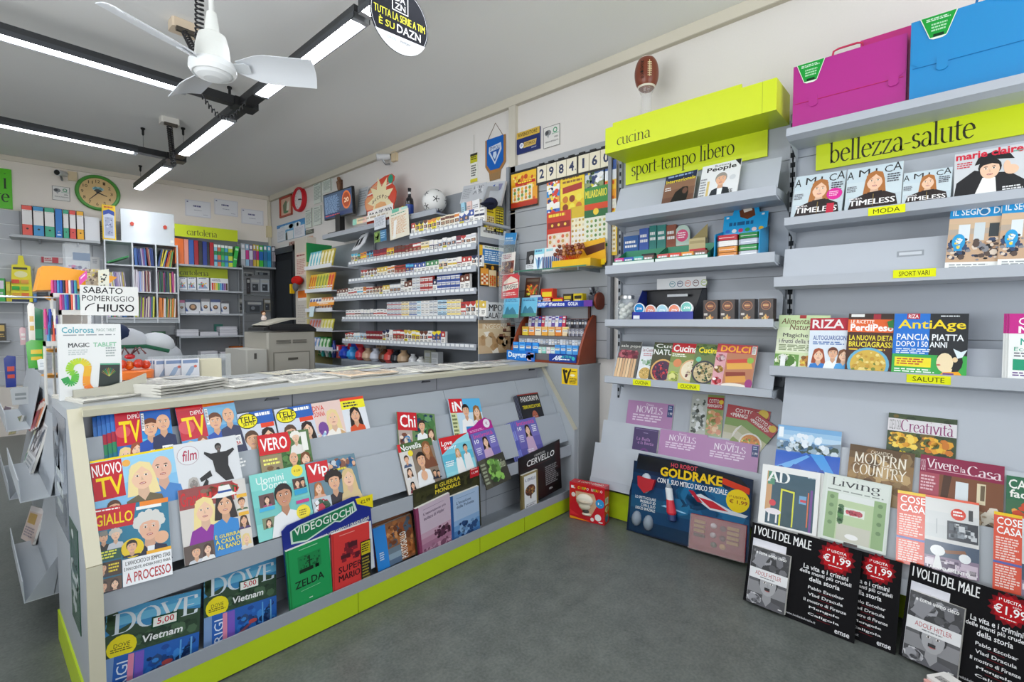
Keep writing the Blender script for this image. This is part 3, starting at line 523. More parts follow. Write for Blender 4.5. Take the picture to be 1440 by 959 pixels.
mag('magazine','aqua gossip monthly with a dark haired young man looking up',(350,669),(428,652.5),.285,R3,'7fd4cc',[('g',0,0,1,1,['86d8d0','78cec8','70c4c0','80d2ca']),('t','Uomini',.1,.06,.58,.17,'e8f8f4',.01),('t','Donne',.18,.16,.62,.27,'e8f8f4',.01),('o',.84,.08,.11,'f2dc3a'),('T','€ 2,00',.78,.06,.9,.1,'7a6a10'),('r',.1,.33,.36,.52,'6a4a4a'),('f',.23,.42,.05,SK2,'3a2020','b04a7a','f',.52),('r',.08,.53,.34,.58,'3ab0e0'),('r',.1,.68,.32,.84,'7a8a6a'),('f',.2,.76,.05,SK2,'4a3424','4a8a5a','f',.84),('r',.72,.2,.95,.37,'5a3a3a'),('f',.8,.28,.05,SK2,BRO,'c04a5a','f',.36),('f',.9,.28,.045,SK,BLK,'2a2a3a','m',.36),('r',.72,.38,.96,.46,'2aa0d0'),('f',.52,.42,.165,'c89070','1e1614','e6e8ea','m',1),('r',.72,.55,.96,.6,'c83a8a'),('o',.82,.74,.13,'f0dc2a'),('l',.74,.7,.9,.8,3,'8a7a1a')])
mag('magazine','gossip weekly with red square title, curly haired man and long haired blonde',(429,651),(498,637),.275,R3,'6a8a9a',[('sp',.4,.02,1,.25,40,['8a5a4a','c8d0d8','3a4a6a','e0b090','2a6aa0'],.06),('r',0,.02,.42,.34,'d2242e'),('t','Vip',.04,.05,.4,.28,'fff',.02),('l',.45,.2,.8,.26,1,'f0e03a'),('f',.48,.4,.14,SK,'241a18','2c2630','o',.85),('f',.78,.4,.14,SK2,'dcc08a','d8c090','l',.85),('r',.0,.6,.36,1,'c0ccd4'),('sp',.02,.62,.34,.98,40,['3a5a44','f0f0f4','8a6a5a','c03a4a'],.07),('f',.16,.45,.08,SK2,'b07040','e0a890','f',.6)])
mag('magazine','celebrity weekly with red title and a couple in white, beside the seam',(558,579),(611,582),.26,R2,'6a8a5a',[('sp',.4,0,1,.7,50,['4a7a44','2a5a3a','6a9a6a','1a3a5a'],.09),('r',0,0,.5,.36,'c81e2a'),('t','Chi',.06,.05,.46,.3,'fff',.015),('f',.62,.26,.1,SK,'3a2a22','eef2f4','m',.8),('f',.85,.42,.09,SK2,'5a3a2a','d4e4e8','f',.9),('r',0,.36,.35,.8,'b8a8a0'),('sp',.02,.4,.33,.78,18,['7a4a3a','4a8ac0','e8d8c8'],.08),('e',.6,.8,.2,.1,'e0c04a'),('l',.02,.82,.4,.98,3,'4a4a5a')])
mag('magazine','gossip weekly with a bearded man in white and a woman in sunglasses',(558,626),(606,615),.285,R3,'8a7a6a',[('r',0,0,1,.16,'4a6a3a'),('T','Novella',.05,.03,.66,.15,'fff'),('r',0,0,.08,.16,RED),('f',.78,.2,.13,'d09870','8a5a34','7a4a34','l',.6),('f',.56,.4,.14,SK,'2c2018','eceef0','m',1),('r',0,.16,.33,1,'dcd8d4'),('f',.16,.32,.07,SK,BRO,'4a5a7a','m',.48),('f',.16,.58,.07,SK2,BRO,'e0e0e4','f',.72),('f',.16,.84,.06,SK,BLK,'8a3a4a','f',.98),('o',.3,.22,.07,'f0dc3a'),('e',.54,.72,.09,.1,SK),('f',.84,.72,.05,SK,BLK,'2a2a3a','m',.85),('f',.95,.75,.05,SK,BLK,'2a2a3a','m',.85)])
mag('magazine','romance weekly with red corner title and a couple by turquoise sea',(616,617),(658,608),.26,R3,'7ac8dc',[('g',0,0,1,1,['9adcec','7accE0'.lower(),'5ab8d4','8ad4e4','9adce8']),('p',[(0,0),(1,0),(.6,.1),(0,.38)],RED),('T','Love',.05,.08,.4,.19,'fff',.1),('T','Story',.1,.2,.5,.31,'fff',.1),('f',.5,.4,.08,SK2,'c89a5a','f0f0f0','f',.9),('f',.78,.34,.085,SK,'2a1c16','e8eef0','m',.9),('l',.05,.55,.35,.68,3,'fff'),('T','PASSIONE',.2,.9,.85,.96,'c03a4a')])
mag('magazine','weekly with two letter white title on red and a couple in white shirts',(630,561),(674,560),.27,R2,'c8e0f0',[('r',0,0,.42,.3,'d2202a'),('t','iN',.08,.06,.4,.27,'fff',.03),('r',.42,0,1,.3,'5ab4e4'),('f',.48,.26,.12,SK,'241a16','f4f4f4','m',.8),('f',.82,.3,.12,SK2,'9a6a34','e8ecf0','l',.8),('r',.4,.6,.75,1,'3a8ac8'),('r',0,.3,.18,1,'d4d8a8'),('l',.02,.34,.16,.95,8,'5a6a3a')])
INT = [('g',0,0,1,1,['6a6ab8','7a74c0','6a64b0','5a58a4']),('t','Intimità',.1,.04,.9,.15,'d84a9a',.01),('T','10',.08,.18,.25,.28,'fff'),('f',.5,.3,.12,SK2,'2a1a16','c8a8c8','l',.95),('l',.06,.4,.28,.6,4,'d8d8f0'),('l',.72,.2,.95,.4,4,'f0f0f8'),('l',.25,.8,.6,.95,3,'e0d8e8')]
fr,w,h = sheet((661,611),(694,601),.26,R3)
T = Thing('magazine','violet women weekly with a magenta card flap standing above its cover','magazine')
booklet(T,fr,w,h,.006,'6a64b0',INT); fl = T.part('card_flap',None,'magenta promotional card flap'); A = Art(fl,fr.at(-.004,-.055,-.002),w+.01,.07)
fl.prism([(-.004,.02),(-.002,-.03),(w*.3,-.04),(w*.55,-.062),(w*.8,-.07),(w+.004,-.045),(w+.004,.02)],-.012,-.0075,'b0208a','gloss',fr)
A.fr = fr.at(0,-.06,-.0074); A.o(.76,.35,.13,'f0e8f4'); A.t('€',.72,.22,.8,.48,'b0208a'); A.l(.05,.6,.6,.8,2,'e0a0d0'); T.done()
for i in range(6):
    fr,w,h = sheet((722,592.5),(752,586),.26,R3); lb = 'violet women weekly in front of its pile beside the black brain poster' if i == 0 else 'violet women weekly, '+nth(i)+' copy in the pile beside the black brain poster'
    T = Thing('magazine',lb,'magazine','violet weeklies by the brain poster'); booklet(T,fr.at(-.0115*i,.001*i,-.0045*i),w,h,.0036,'6a64b0',INT if i == 0 else [('g',0,0,.12,1,['6a74c0','8a94d8','5a64b4','7a84cc']),('r',.13,0,.15,1,'a8b0e0')]); T.done()
mag('book','small dark paperback with a green picture leaning low in the rack',(672,649),(707,635),.16,SL(.082),'3a3a30',[('r',0,0,.25,1,'4a4a3c'),('sp',.25,.05,.8,.95,40,['6a9a4a','8ac05a','2a4a24','4a6a34'],.1),('t','Tolkien',.7,.2,.95,.5,'c8d0b0'),('l',.04,.15,.22,.9,6,'a0a890')],cat='book')
for i in range(4):
    fr,w,h = sheet((727,555.5),(756,551.5),.27,R2); lb = 'black news weekly with a stern face in front of its pile' if i == 0 else 'black news weekly, '+nth(i)+' copy in the pile at the rack end'
    T = Thing('magazine',lb,'magazine','black news weeklies at the rack end'); booklet(T,fr.at(-.007*i,.002*i,-.0045*i),w,h,.0038,'24242a',[('r',0,0,1,.03,'8a2a2a'),('t','PANORAMA',.1,.06,.95,.19,'f0f0ee',.015),('T','TERRORIZZATORE',.1,.28,.95,.36,'e8d81a'),('f',.58,.58,.15,'b0604a','3a2824','2a2226','b',.95)] if i == 0 else [('r',0,0,.08,1,'5a5e70')]); T.done()
# ---------------- books and display boards standing on the counter's lower shelf
LB = lean_y(1.945,.104,10); LC = lean_y(1.9095,.104,.05); LD = lean_y(1.908,.104,8.5); LF = lean_y(1.894,.104,.05)
DOVE = [('g',0,0,1,.5,['4aa0d0','6ab8dc','3a8ac0','3a6a5a','2e4e3a']),('p',[(0,.3),(.25,.2),(.5,.34),(.7,.18),(1,.25),(1,.56),(0,.56)],'2f4a34'),('sp',0,.34,1,.55,60,['26402c','3a5a3a','48664a','1c3224'],.05),('sp',0,0,.12,.3,12,['2c4630','3a5a34'],.06),('n','DOVE',.06,.05,.97,.3,'dfeaf2',.1),('e',.17,.46,.15,.12,'f0e01a'),('t','DOVE',.09,.41,.25,.46,'3a3410'),('l',.06,.47,.28,.52,2,'6a6010'),('t','Vietnam',.36,.4,.8,.49,'f2f4f4',.02,.15),('r',0,.56,1,1,'2460b4'),('sp',.42,.57,1,1,90,['1c4a98','2a70c4','18407c','3a84d0','0f2a5a','2c4a7a'],.05),('r',.0,.56,.1,1,'7a9ac8'),('r',.24,.57,.3,1,'e08aa8'),('r',.31,.57,.4,1,'7a5ac0'),('p',[(.3,.86),(.62,.74),(.63,.76),(.3,.9)],'8a4a5a'),('e',.65,.73,.06,.025,'b04a4a'),('r',.78,.58,.8,1,'5aa0dc'),('r',.9,.58,.92,1,'6aacdf'),('T','5',0,0,.001,.001,'fff')]
DOVE = [tuple((.47+(v-.56)*1.2 if v >= .56 else v*.84) if (isinstance(v,(int,float)) and j in ((2,4) if q[0] in 'rgsp' and q[0] != 'p' else (3,5) if q[0] in 'tn' else (2,4) if q[0] == 'l' else ())) else v for j,v in enumerate(q)) if q[0] not in 'pe' else (q[0],[(x,y*.84 if y < .6 else .47+(y-.56)*1.2) for x,y in q[1]],q[2]) if q[0] == 'p' else (q[0],q[1],q[2]*.84 if q[2] < .5 else q[2]-.05) + q[3:] for q in DOVE]
def dove(name,label,TL,TR):
    fr,w,h = sheet(TL,TR,.30,LB); T = Thing(name,label,'magazine'); booklet(T,fr,w,h,.008,'2a4a6a',DOVE[:-1])
    g = fr.at(w*.13,h*.97,0); A = Art(T,Fr(g.o,-g.v,g.u,g.n),.13,.03); A.k = 30; A.t('PARIGI',0,0,1,1,'dce8f8')
    tg = T.part('price_label',None,'white price label with red handwriting'); g = fr.at(w*.46,h*.17,.0045); tg.box(0,w*.28,0,h*.12,-.0012,0,'1d4a34','paper',g); A = Art(tg,g,w*.28,h*.12,'paper'); A.r(.05,.12,.95,.88,'eef0ea'); A.t('5,00',.2,.18,.85,.8,'c42a3a',.01); T.done()
dove('magazine','travel monthly with yellow oval sticker standing first on the lower shelf',(150,861),(283,828))
dove('magazine','travel monthly with yellow oval sticker standing against the blue videogame board',(287,811),(388,784))
# video game book board
fr,w,h = sheet((396,748),(520,700),(381,872),LC)
T = Thing('display_board','blue cardboard display board for video game history books with yellow corner','display board')
T.prism([(0,.0),(.06*w,-.05*h),(w*.78,-.10*h),(w*.86,-.085*h),(w*1.0,.07*h),(w*1.0,h),(0,h)],-.004,0,'1a2a86','gloss',fr)
A = Art(T,fr,w,h); A.p([(.08,.04),(.17,.0),(.80,-.04),(.83,.1),(.62,.17),(.56,.14),(.24,.24),(.08,.2)],'c8dcd0'); A.p([(.10,.045),(.17,.02),(.78,-.02),(.80,.09),(.62,.15),(.56,.12),(.24,.22),(.10,.18)],'157a4e'); A.T('VIDEOGIOCHI',.12,.02,.78,.12,'e8f0e8')
A.p([(.82,-.06),(1.04,-.04),(1.03,.15),(.84,.02)],'f0dc1a'); A.t('€2,99',.88,-.01,1.0,.05,'3a3410',.01)
A.T('LA STORIA DEI VIDEOGIOCHI ATTRAVERSO LE GRANDI SAGHE',.02,.245,.97,.29,'e4e8d0'); A.r(.02,.32,.99,1,'dfe4ea')
T.done()
BK = lambda z: lean_y(1.905-z,.104,8.5)
fr,w,h = sheet((402,776),(462,752),(393,869),LF); T = Thing('book','green hardback with a black pixel title in front of the blue board','book')
booklet(T,fr,w,h,.014,'1d9a55',[('r',.02,0,.05,1,'15803f'),('r',.28,.06,.72,.07,'a8d8b8'),('r',.24,.17,.78,.44,'178548'),('sp',.26,.18,.76,.4,26,['0f4a28','126038'],.02,4,1),('r',.49,.2,.52,.4,'0c2a18'),('r',.44,.28,.57,.3,'0c2a18'),('sp',.26,.39,.76,.45,16,['0f2a1a'],.04,2,1),('T','ZELDA',.14,.56,.82,.68,'10241a'),('r',.26,.74,.72,.745,'a8d8b8'),('r',.44,.9,.52,.915,'d8ecdc')],spine='158046',edge='e9e6df'); T.done()
fr,w,h = sheet((466,752),(519,733),.275,LF); T = Thing('book','red hardback with dark pixel lettering in front of the blue board','book')
booklet(T,fr,w,h,.014,'d63a38',[('r',.02,0,.05,1,'b82c2c'),('r',.2,.06,.6,.07,'f0a8a0'),('sp',.2,.2,.75,.5,20,['5a1424','8a1c2c','7a1a2a'],.05,3,1),('r',.42,.22,.66,.3,'4a1420'),('r',.22,.38,.46,.44,'4a1420'),('T','SUPER',.15,.55,.78,.65,'3a0f18'),('T','MARIO',.15,.68,.72,.78,'3a0f18'),('r',.45,.9,.55,.915,'f4c8c0')],spine='b02a2a')
wp = T.part('wrap_band',None,'black and yellow shrink wrap band'); g = fr.at(w*.74,h*.28,.004); wp.box(0,w*.27,0,h*.72,-.001,0,'16161a','film',g); A = Art(wp,g,w*.27,h*.72,'film'); A.r(.05,.02,.95,.3,'c8b41a'); A.l(.1,.06,.9,.26,4,'2a2408'); A.l(.1,.36,.9,.95,9,'9a8a2a',3); T.done()
mag('book','travel guide with blue band and a cliff town, standing on the lower shelf',(524,744),(578,722),(519,811),LD,'8a5a3a',[('r',0,0,.3,1,'2a86d8'),('sp',.3,0,1,.6,60,['a86a3a','c88a54','6a3a20','8a4a28','4a5a6a'],.07),('g',.3,.6,.62,1,['6a7a88','8aa0b0','5a708a']),('sp',.62,.55,1,1,40,['a8622e','8a4a22','c07a40'],.07),('l',.08,.6,.2,.8,4,'d0e4f4')],t=.016,cat='book',vert=('PORTOGALLO',.62,.96,.17,.62))
g,w,h = sheet((524,744),(578,722),(519,811),LD); T = Thing('travel_guide','second travel guide with upright white title just behind the cliff town guide','book'); booklet(T,g.at(.01,-.012,-.022),w,h+.01,.012,'7a4a2c',[]); T.done()
fr,w,h = sheet((581,690),(674,656),.2,LC)
T = Thing('display_board','olive cardboard display board for war history books with red price tag','display board'); hb = h+.13
T.prism([(0,0),(w,0),(w,hb),(0,hb)],-.004,0,'34341c','gloss',fr); A = Art(T,fr,w,hb)
A.sp(.02,.02,.98,.25,60,['3c3c20','2a2a18','444424'],.05); A.T('II GUERRA',.3,.03,.68,.095,'e6d23a'); A.T('MONDIALE',.3,.115,.68,.18,'e6d23a'); A.r(.84,-.01,.99,.14,'c41e2a'); A.T('11,90',.87,.05,.97,.09,'fff'); A.l(.86,.0,.97,.03,1,'f4c8c8'); T.done()
mag('book','pink washed war history book leaning on the olive display board',(584,716),(632,693),.275,LF,'c9b6c6',[('g',0,.5,1,1,['c4a0b4','b888a0','a87490','b48aa0','9a6a84']),('r',0,0,.08,1,'8a3a60'),('sp',.45,.5,.95,.75,40,['5a3048','3a2030','7a4a60'],.05),('sp',.1,.75,.95,.98,30,['9a6a84','c89ab0','7a4a64'],.06),('t',"L'operazione più",.2,.14,.85,.2,'4a3a5a'),('t','audace di Hitler',.2,.22,.8,.28,'4a3a5a'),('r',.2,.08,.8,.085,'7a6a8a')],t=.018,cat='book',spine='7a2a50')
mag('book','blue washed war history book leaning on the olive display board',(633,699),(673,683),.275,LF,'a8c0de',[('g',0,.5,1,1,['8aaed8','6a98cc','4a7eb8','3a6aa4','4a78b0']),('r',0,0,.09,1,'2a5a9a'),('sp',.2,.55,.95,.98,50,['2a4a7a','1c3a68','6a94c4','8ab0d8'],.06),('t',"L'invasione",.2,.14,.7,.2,'3a4a6a'),('t','della Polonia',.2,.22,.8,.28,'3a4a6a'),('r',.2,.08,.85,.085,'5a78a0')],t=.018,cat='book',spine='2a5a9a')
fr,w,h = sheet((729,645),(787,620),(713,728),LC)
T = Thing('display_board','black cardboard display board for brain books near the counter corner','display board'); T.prism([(0,0),(w*.5,-.004),(w,-.012),(w,h),(0,h)],-.004,0,'141012','gloss',fr)
A = Art(T,fr,w,h); A.r(.86,0,1,.55,'2c1214'); A.t('I SEGRETI DEL',.36,.06,.62,.1,'e8e8e4'); A.T('CERVELLO',.17,.12,.84,.24,'f2f2f0',.12); A.r(.2,.275,.75,.28,'6a2a2a'); A.l(.6,.4,.93,.8,10,'8a8a8c'); A.T('RBA',.68,.86,.76,.9,'e0e0e0'); T.done()
mag('book','white brain book with a mosaic brain on the black display board',(734,669),(756,660),.225,LF,'e8e4dc',[('r',0,0,.12,1,'8a7c50'),('r',0,0,1,.05,'9a8c5c'),('r',.9,0,1,1,'8a7c50'),('r',.13,.06,.89,1,'eceff2'),('t','IL CERVELLO',.2,.14,.85,.22,'3a4a7a',.01),('e',.5,.48,.32,.15,'5a3a30'),('sp',.22,.36,.8,.6,90,['6a4a30','a86a3a','3a2a24','8a3a30','c8a45a','4a5a4a'],.05),('p',[(.46,.58),(.58,.56),(.55,.72),(.48,.7)],'5a3428'),('t','COM\'È E COME FUNZIONA',.2,.82,.85,.86,'4a4a54'),('l',.2,.88,.8,.92,1,'6a6a74')],t=.02,cat='book',spine='7a6c44')
# ------------------------------------------------------------------ wall shelving on the long wall
SH,SHB = 'b2b8c1','a6acb5'
FXR = 2.65                                   # front edge of the shelves
def shelf_board(T,y0,y1,z,name='shelf',lip=.042,x0=2.895,xf=FXR,ends=True):
    m = T.part(name); fr = Fr((0,0,0),(1,0,0),Z3,(0,1,0))
    m.prism([(x0,z-.012),(xf+.012,z-.012),(xf+.012,z),(xf,z),(xf,z-lip),(xf+.05,z-lip-.012),(x0,z-lip-.002)],y0,y1,SH,'shelf',fr)
    for y in (y0-.003,y1+.001): b = T.part('bracket'); b.prism([(x0,z-.1),(x0,z+.02),(x0-.05,z-.008),(xf+.02,z-.012),(xf+.02,z-lip+.004),(x0-.09,z-.065)],y,y+.002,'a4aab1','shelf',fr)
    return m
def wall_unit(T,ya,yb,ztop,x0=2.90):
    b = T.part('back_panel')
    zs = [0.0,.5,.86,1.18,1.5,1.84,ztop-.42,ztop-.2,ztop]
    for z0,z1 in zip(zs,zs[1:]): b.box(x0,x0+.012,ya,yb,z0+.0015,z1-.0015,'a8aeb7','shelf')
    b.box(x0+.01,x0+.02,ya,yb,0,ztop,'8d9299','shelf')
    for y in (ya-.012,yb-.006):
        u = T.part('upright',None,'slotted steel upright'); u.box(x0-.028,XR-.001,y,y+.018,0,ztop+.02,'8f949b','shelf')
        for i in range(40): z = .3+i*.05; u.box(x0-.0285,x0-.027,y+.003,y+.015,z,z+.025,'24272b','matte') if z < ztop else 0
def tape(shelf,q0,q1,txt,X=FXR,c='e6ea1e'):      # strip of yellow tape with a handwritten word on a shelf edge
    t = MB('shelf_label','yellow tape reading '+txt); shelf.kids.append(t); a = onX(q0,X-.0008); b = onX(q1,X-.0008); u = b-a; w = u.y*-1; d = V((0,-1,(b.z-a.z)/w)).normalized() if 0 else V((0,-1,0))
    fr = Fr(V((X-.0012,a.y,max(a.z,b.z))),(0,-1,0),DN,(-1,0,0)); h = .034; t.box(0,w,0,h,-.0004,.0004,c,'paper',fr); A = Art(t,fr.at(0,0,.0005),w,h,'paper'); A.t(txt,.14,.22,.86,.8,'2a2a1a')
def sign_panel(part,fr,w,h,txt,x0,y0,x1,y1,t=.006):
    part.box(0,w,0,h,-t,0,'cfdf10','plastic',fr); A = Art(part,fr,w,h,'plastic',.0003); A.n(txt,x0,y0,x1,y1,'2a2c10')
def rwf(q,X): p = onX(q,X); return Fr(p,(0,-1,0),DN,(-1,0,0))
# ---- first section: cooking and leisure
TA = Thing('wall_shelving','grey wall shelving section topped by the lime green cooking sign','shelving')
wall_unit(TA,.655,1.64,2.3)
zA = {2: 1.922,3: 1.60,4: 1.272,5: .924}
SA = {k: shelf_board(TA,.668,1.615,z,lip=.05 if k in (2,3) else .04) for k,z in zA.items()}
for k,h,t in ((2,.20,24),(5,.2,22)):
    P,n = lean_x(2.72,zA[k]-.01,t); v = V((-n.z*-1,0,0)); up = V((n.z,0,-n.x)).normalized(); f = Fr((P.x,1.6,P.z),(0,-1,0),up,n); m = TA.part('display_plate'); m.box(0,.92,0,h,-.003,0,'b6bcc5','shelf',f)
m = TA.part('display_plate'); f = Fr((2.86,1.6,zA[4]),(0,-1,0),V((.2,0,1)).normalized(),V((-1,0,.2)).normalized()); m.box(0,.92,0,.16,-.003,0,'b9bfc8','shelf',f)
tape(SA[5],(890,533),(915,543),'CUCINA'); tape(SA[5],(953,538),(984,547),'CUCINA')
m = TA.part('sign_box',None,'lime green light box reading cucina')
m.box(2.645,2.895,.672,1.618,2.278,2.43,'cfdf10','plastic',cols={'c0': 'b4c80c'}); m.box(2.70,2.712,.85,1.60,2.43,2.475,'d2e018','plastic')  # underside face painted a darker lime to stand for its shade
for y in (.735,): m.box(2.6445,2.6452,y-.001,y+.001,2.278,2.43,'9fb00c','plastic')
fr = Fr((2.6445,1.618,2.43),(0,-1,0),DN,(-1,0,0)); A = Art(m,fr,.946,.152,'plastic',.0003); A.n('cucina',.085,.38,.315,.80,'2a2c10',.07)
m = TA.part('sign_panel',None,'lime green strip reading sport-tempo libero'); fr = rwf((880,224),2.885); sign_panel(m,fr,1.50-.66,.165,'sport-tempo libero',.05,.16,.80,.90,.01)
def SA_(d): n = V((-1,0,.25)).normalized(); return V((2.78,0,.45))+n*d,n
def xr_plate(T,name,y0,y1,z0,z1,P,n,c=SH,th=.003):
    up = V((n.z,0,-n.x)).normalized(); o = P+up*((z0-P.z)/up.z); f = Fr((o.x,y1,o.z),(0,-1,0),up,n); m = T.part(name); m.box(0,y1-y0,0,(z1-z0)/up.z,-th,0,c,'shelf',f); return m
for nm,z0,z1,d,ye in (('rack_back',.60,.87,-.014,1.70),('rack_shelf',.44,.61,-.002,1.722),('rack_shelf',.24,.465,.015,1.752)): xr_plate(TA,nm,.668,ye,z0,z1,*SA_(d),c='b4bac3' if nm == 'rack_back' else 'bac0c8')
xr_plate(TA,'rack_ledge',.668,1.752,.2,.25,*SA_(.021))
m = TA.part('rack_floor'); m.box(2.72,2.89,.668,1.752,.2,.206,SHB,'shelf')
m = TA.part('plinth',None,'lime green kick plate'); m.box(2.745,2.755,.66,1.75,.006,.17,LIME,'plastic'); m.box(2.755,2.89,.66,1.74,.0,.15,'5d6268','shelf')
TA.done()
T = Thing('american_football','brown american football with white stripes on a clear stand above the cooking sign','ball'); p = onX((909,130),2.80); f = Fr((2.80,p.y,p.z)); b = T.part('ball',None,'brown ball with white stripes'); h = onX((909,79),2.80).z-p.z
pf = [(.5*h*.66*max(.02,math.cos(math.pi*(k/24-.5)))**.85,h*(.5+.5*math.sin(math.pi*(k/24-.5))*1.0),'e4dcd0' if k in (5,19) else '7a3a24') for k in range(25)]; b.lathe(pf,'7a3a24','gloss',f,24)
vd = (V((0,0,0))-f.o); vd.z = 0; vd.normalize(); sd = vd.cross(Z3); l = T.part('lacing',None,'cream lacing'); L = lambda a,z: f.o+(vd*math.cos(a)+sd*math.sin(a))*(.5*h*.66*math.cos(math.asin(2*z/h-1))**.85+.002)+Z3*z
l.tube([L(-.25,h*(.3+.045*i)) for i in range(11)],.0022,'e8d8b0','matte',5)
for i in range(8): l.tube([L(-.42,h*(.33+.05*i)),L(-.25,h*(.33+.05*i)),L(-.08,h*(.33+.05*i))],.0022,'e8d8b0','matte',5)
for i,ch in enumerate('SONDICO'): z = h*(.72-.07*i); q = L(.38,z); n = (q-f.o); n.z = 0; n.normalize(); u = n.cross(Z3)*-1; Art(b,Fr(q+n*.0015-DN*.008-u*.008,DN,u,n) if 0 else Fr(q+n*.001+Z3*.006-u*.009,DN,u,n),.012,.018,'gloss').t(ch,0,0,1,1,'2a1a14',.02)
k = T.part('clear_stand',None,'clear plastic cup stand'); k.lathe([(.035,2.432-p.z),(.03,-.02),(.045,.015),(.05,.02)],'d8d8dc','clear',f,18,False); T.done()
# ---- second section: beauty and health
TB = Thing('wall_shelving','grey wall shelving section with the beauty and health sign and art folders on top','shelving')
Y1,Y0 = .638,-.40
wall_unit(TB,Y0,Y1,2.3)
zB = {0: 2.178,1: 1.756,2: 1.475,3: 1.044}
SB = {k: shelf_board(TB,Y0+.012,{2: .668,3: .68}.get(k,.628),z,lip=.036 if k < 2 else .046) for k,z in zB.items()}
tape(SB[1],(1221,293),(1273,301),'MODA'); tape(SB[2],(1256,380),(1316,391),'SPORT VARI'); tape(SB[3],(1275,526),(1337,540),'SALUTE')
for k,h,t in ((1,.24,20),(3,.12,18)):
    P,n = lean_x(2.735,zB[k]-.01,t); up = V((n.z,0,-n.x)).normalized(); f = Fr((P.x,.625,P.z),(0,-1,0),up,n); m = TB.part('display_plate'); m.box(0,1.0,0,h,-.003,0,'b9bfc8','shelf',f)
m = TB.part('display_plate',None,'tilted grey plate with a slotted hand grip'); P,n = lean_x(2.69,zB[2]-.01,14); up = V((n.z,0,-n.x)).normalized(); f = Fr((P.x,.64,P.z),(0,-1,0),up,n); m.box(0,1.02,0,.155,-.003,0,'bcc2cb','shelf',f); m.box(.44,.53,.075,.1,0,.0015,'9aa0a8','shelf',f); m.box(.447,.523,.081,.094,.0016,.002,'cdd2d9','shelf',f)
m = TB.part('sign_panel',None,'lime green strip reading bellezza-salute'); fr = rwf((1148,199),2.885); sign_panel(m,fr,1.0,.145,'bellezza-salute',.055,.14,.585,.86,.008)
def SBp(d): n = V((-1,0,.3)).normalized(); return V((2.505,0,.45))+n*d,n
for nm,z0,z1,d in (('rack_back',.66,1.0,-.07),('rack_shelf',.46,.70,-.03),('rack_shelf',.24,.50,.004)): xr_plate(TB,nm,Y0+.012,.628,z0,z1,*SBp(d),c='b4bac3' if nm == 'rack_back' else 'bac0c8')
xr_plate(TB,'rack_ledge',Y0+.012,.628,.205,.262,*SBp(.034))
m = TB.part('rack_floor'); m.box(2.43,2.89,Y0+.012,.628,.19,.196,SHB,'shelf')
m = TB.part('plinth',None,'lime green kick plate'); m.box(2.62,2.63,Y0,.65,.006,.16,LIME,'plastic'); m.box(2.63,2.89,Y0,.64,0,.15,'5d6268','shelf')
TB.done()
# ---- art folders on the top shelf
def art_folder(name,label,q0,q1,qb,c,c2,X,right_end=None):
    a = onX(q0,X); b = onX(q1,X); z0 = zB[0]-.012; w = (a.y-b.y) if right_end is None else a.y-right_end; h = max(a.z,b.z)-z0 if qb is None else qb
    fr = Fr((X,a.y,z0),(0,-1,0),Z3,(-1,0,0)); T = Thing(name,label,'folder'); T.box(0,w,0,h,-.04,0,c,'film',fr)
    T.add([fr.P(.004,h,.0005),fr.P(.004,h*.5,.002),fr.P(.03,h*.44,.003),fr.P(w-.03,h*.44,.003),fr.P(w-.004,h*.5,.002),fr.P(w-.004,h,.0005)],c,'film'); T.box(.01,w-.01,h*.436,h*.441,.001,.0034,c2,'film',fr)
    for x in (.2,.9): t = T.part('closing_tab'); t.prism([(w*x-.018,h*.5),(w*x+.018,h*.5),(w*x+.018,h*.37),(w*x+.009,h*.345),(w*x-.009,h*.345),(w*x-.018,h*.37)],.0035,.006,c,'film',fr)
    k = T.part('carry_handle'); k.tube([fr.P(w*.5-.06,h-.002,-.02),fr.P(w*.5-.055,h+.026,-.02),fr.P(w*.5-.035,h+.032,-.02),fr.P(w*.5+.035,h+.032,-.02),fr.P(w*.5+.055,h+.026,-.02),fr.P(w*.5+.06,h-.002,-.02)],.0045,c2,'plastic')
    s = T.part('paper_tag',None,'green tapering paper tag'); x = w*.17; f2 = Fr(fr.P(x-.055,h-.001,.0045),(0,-1,0),DN,(-1,0,0)); s.prism([(-.004,-.002),(.114,-.002),(.082,.088),(.07,.094),(.04,.094),(.028,.088)],-.001,-.0002,'e8f0e4','paper',f2); s.prism([(0,0),(.11,0),(.08,.086),(.03,.086)],0,.0006,'1f9a3c','paper',f2)
    A = Art(s,f2.at(0,0,.0007),.11,.09,'paper'); A.l(.15,.1,.85,.25,2,'d4ecd8'); A.l(.3,.35,.75,.75,3,'a8d8b0',4); A.r(.36,.82,.66,.95,'123a22')
    T.done(); return fr,w,h
fr,w,h = art_folder('art_folder','magenta plastic art folder with carry handle on the top shelf',(1116,97),(1276,52),.32,'b21e8a','c42250',2.72)
fr,w,h = art_folder('art_folder','bright blue plastic art folder beside the magenta one',(1281,50),(1440,5),.345,'0a86c8','0a70b0',2.70,-.34)
T = Thing('art_folder','second magenta art folder mostly hidden behind the blue one','folder'); T.box(2.775,2.80,-.3,.36,zB[0]-.012,zB[0]+.36,'c0207c','film'); T.done()
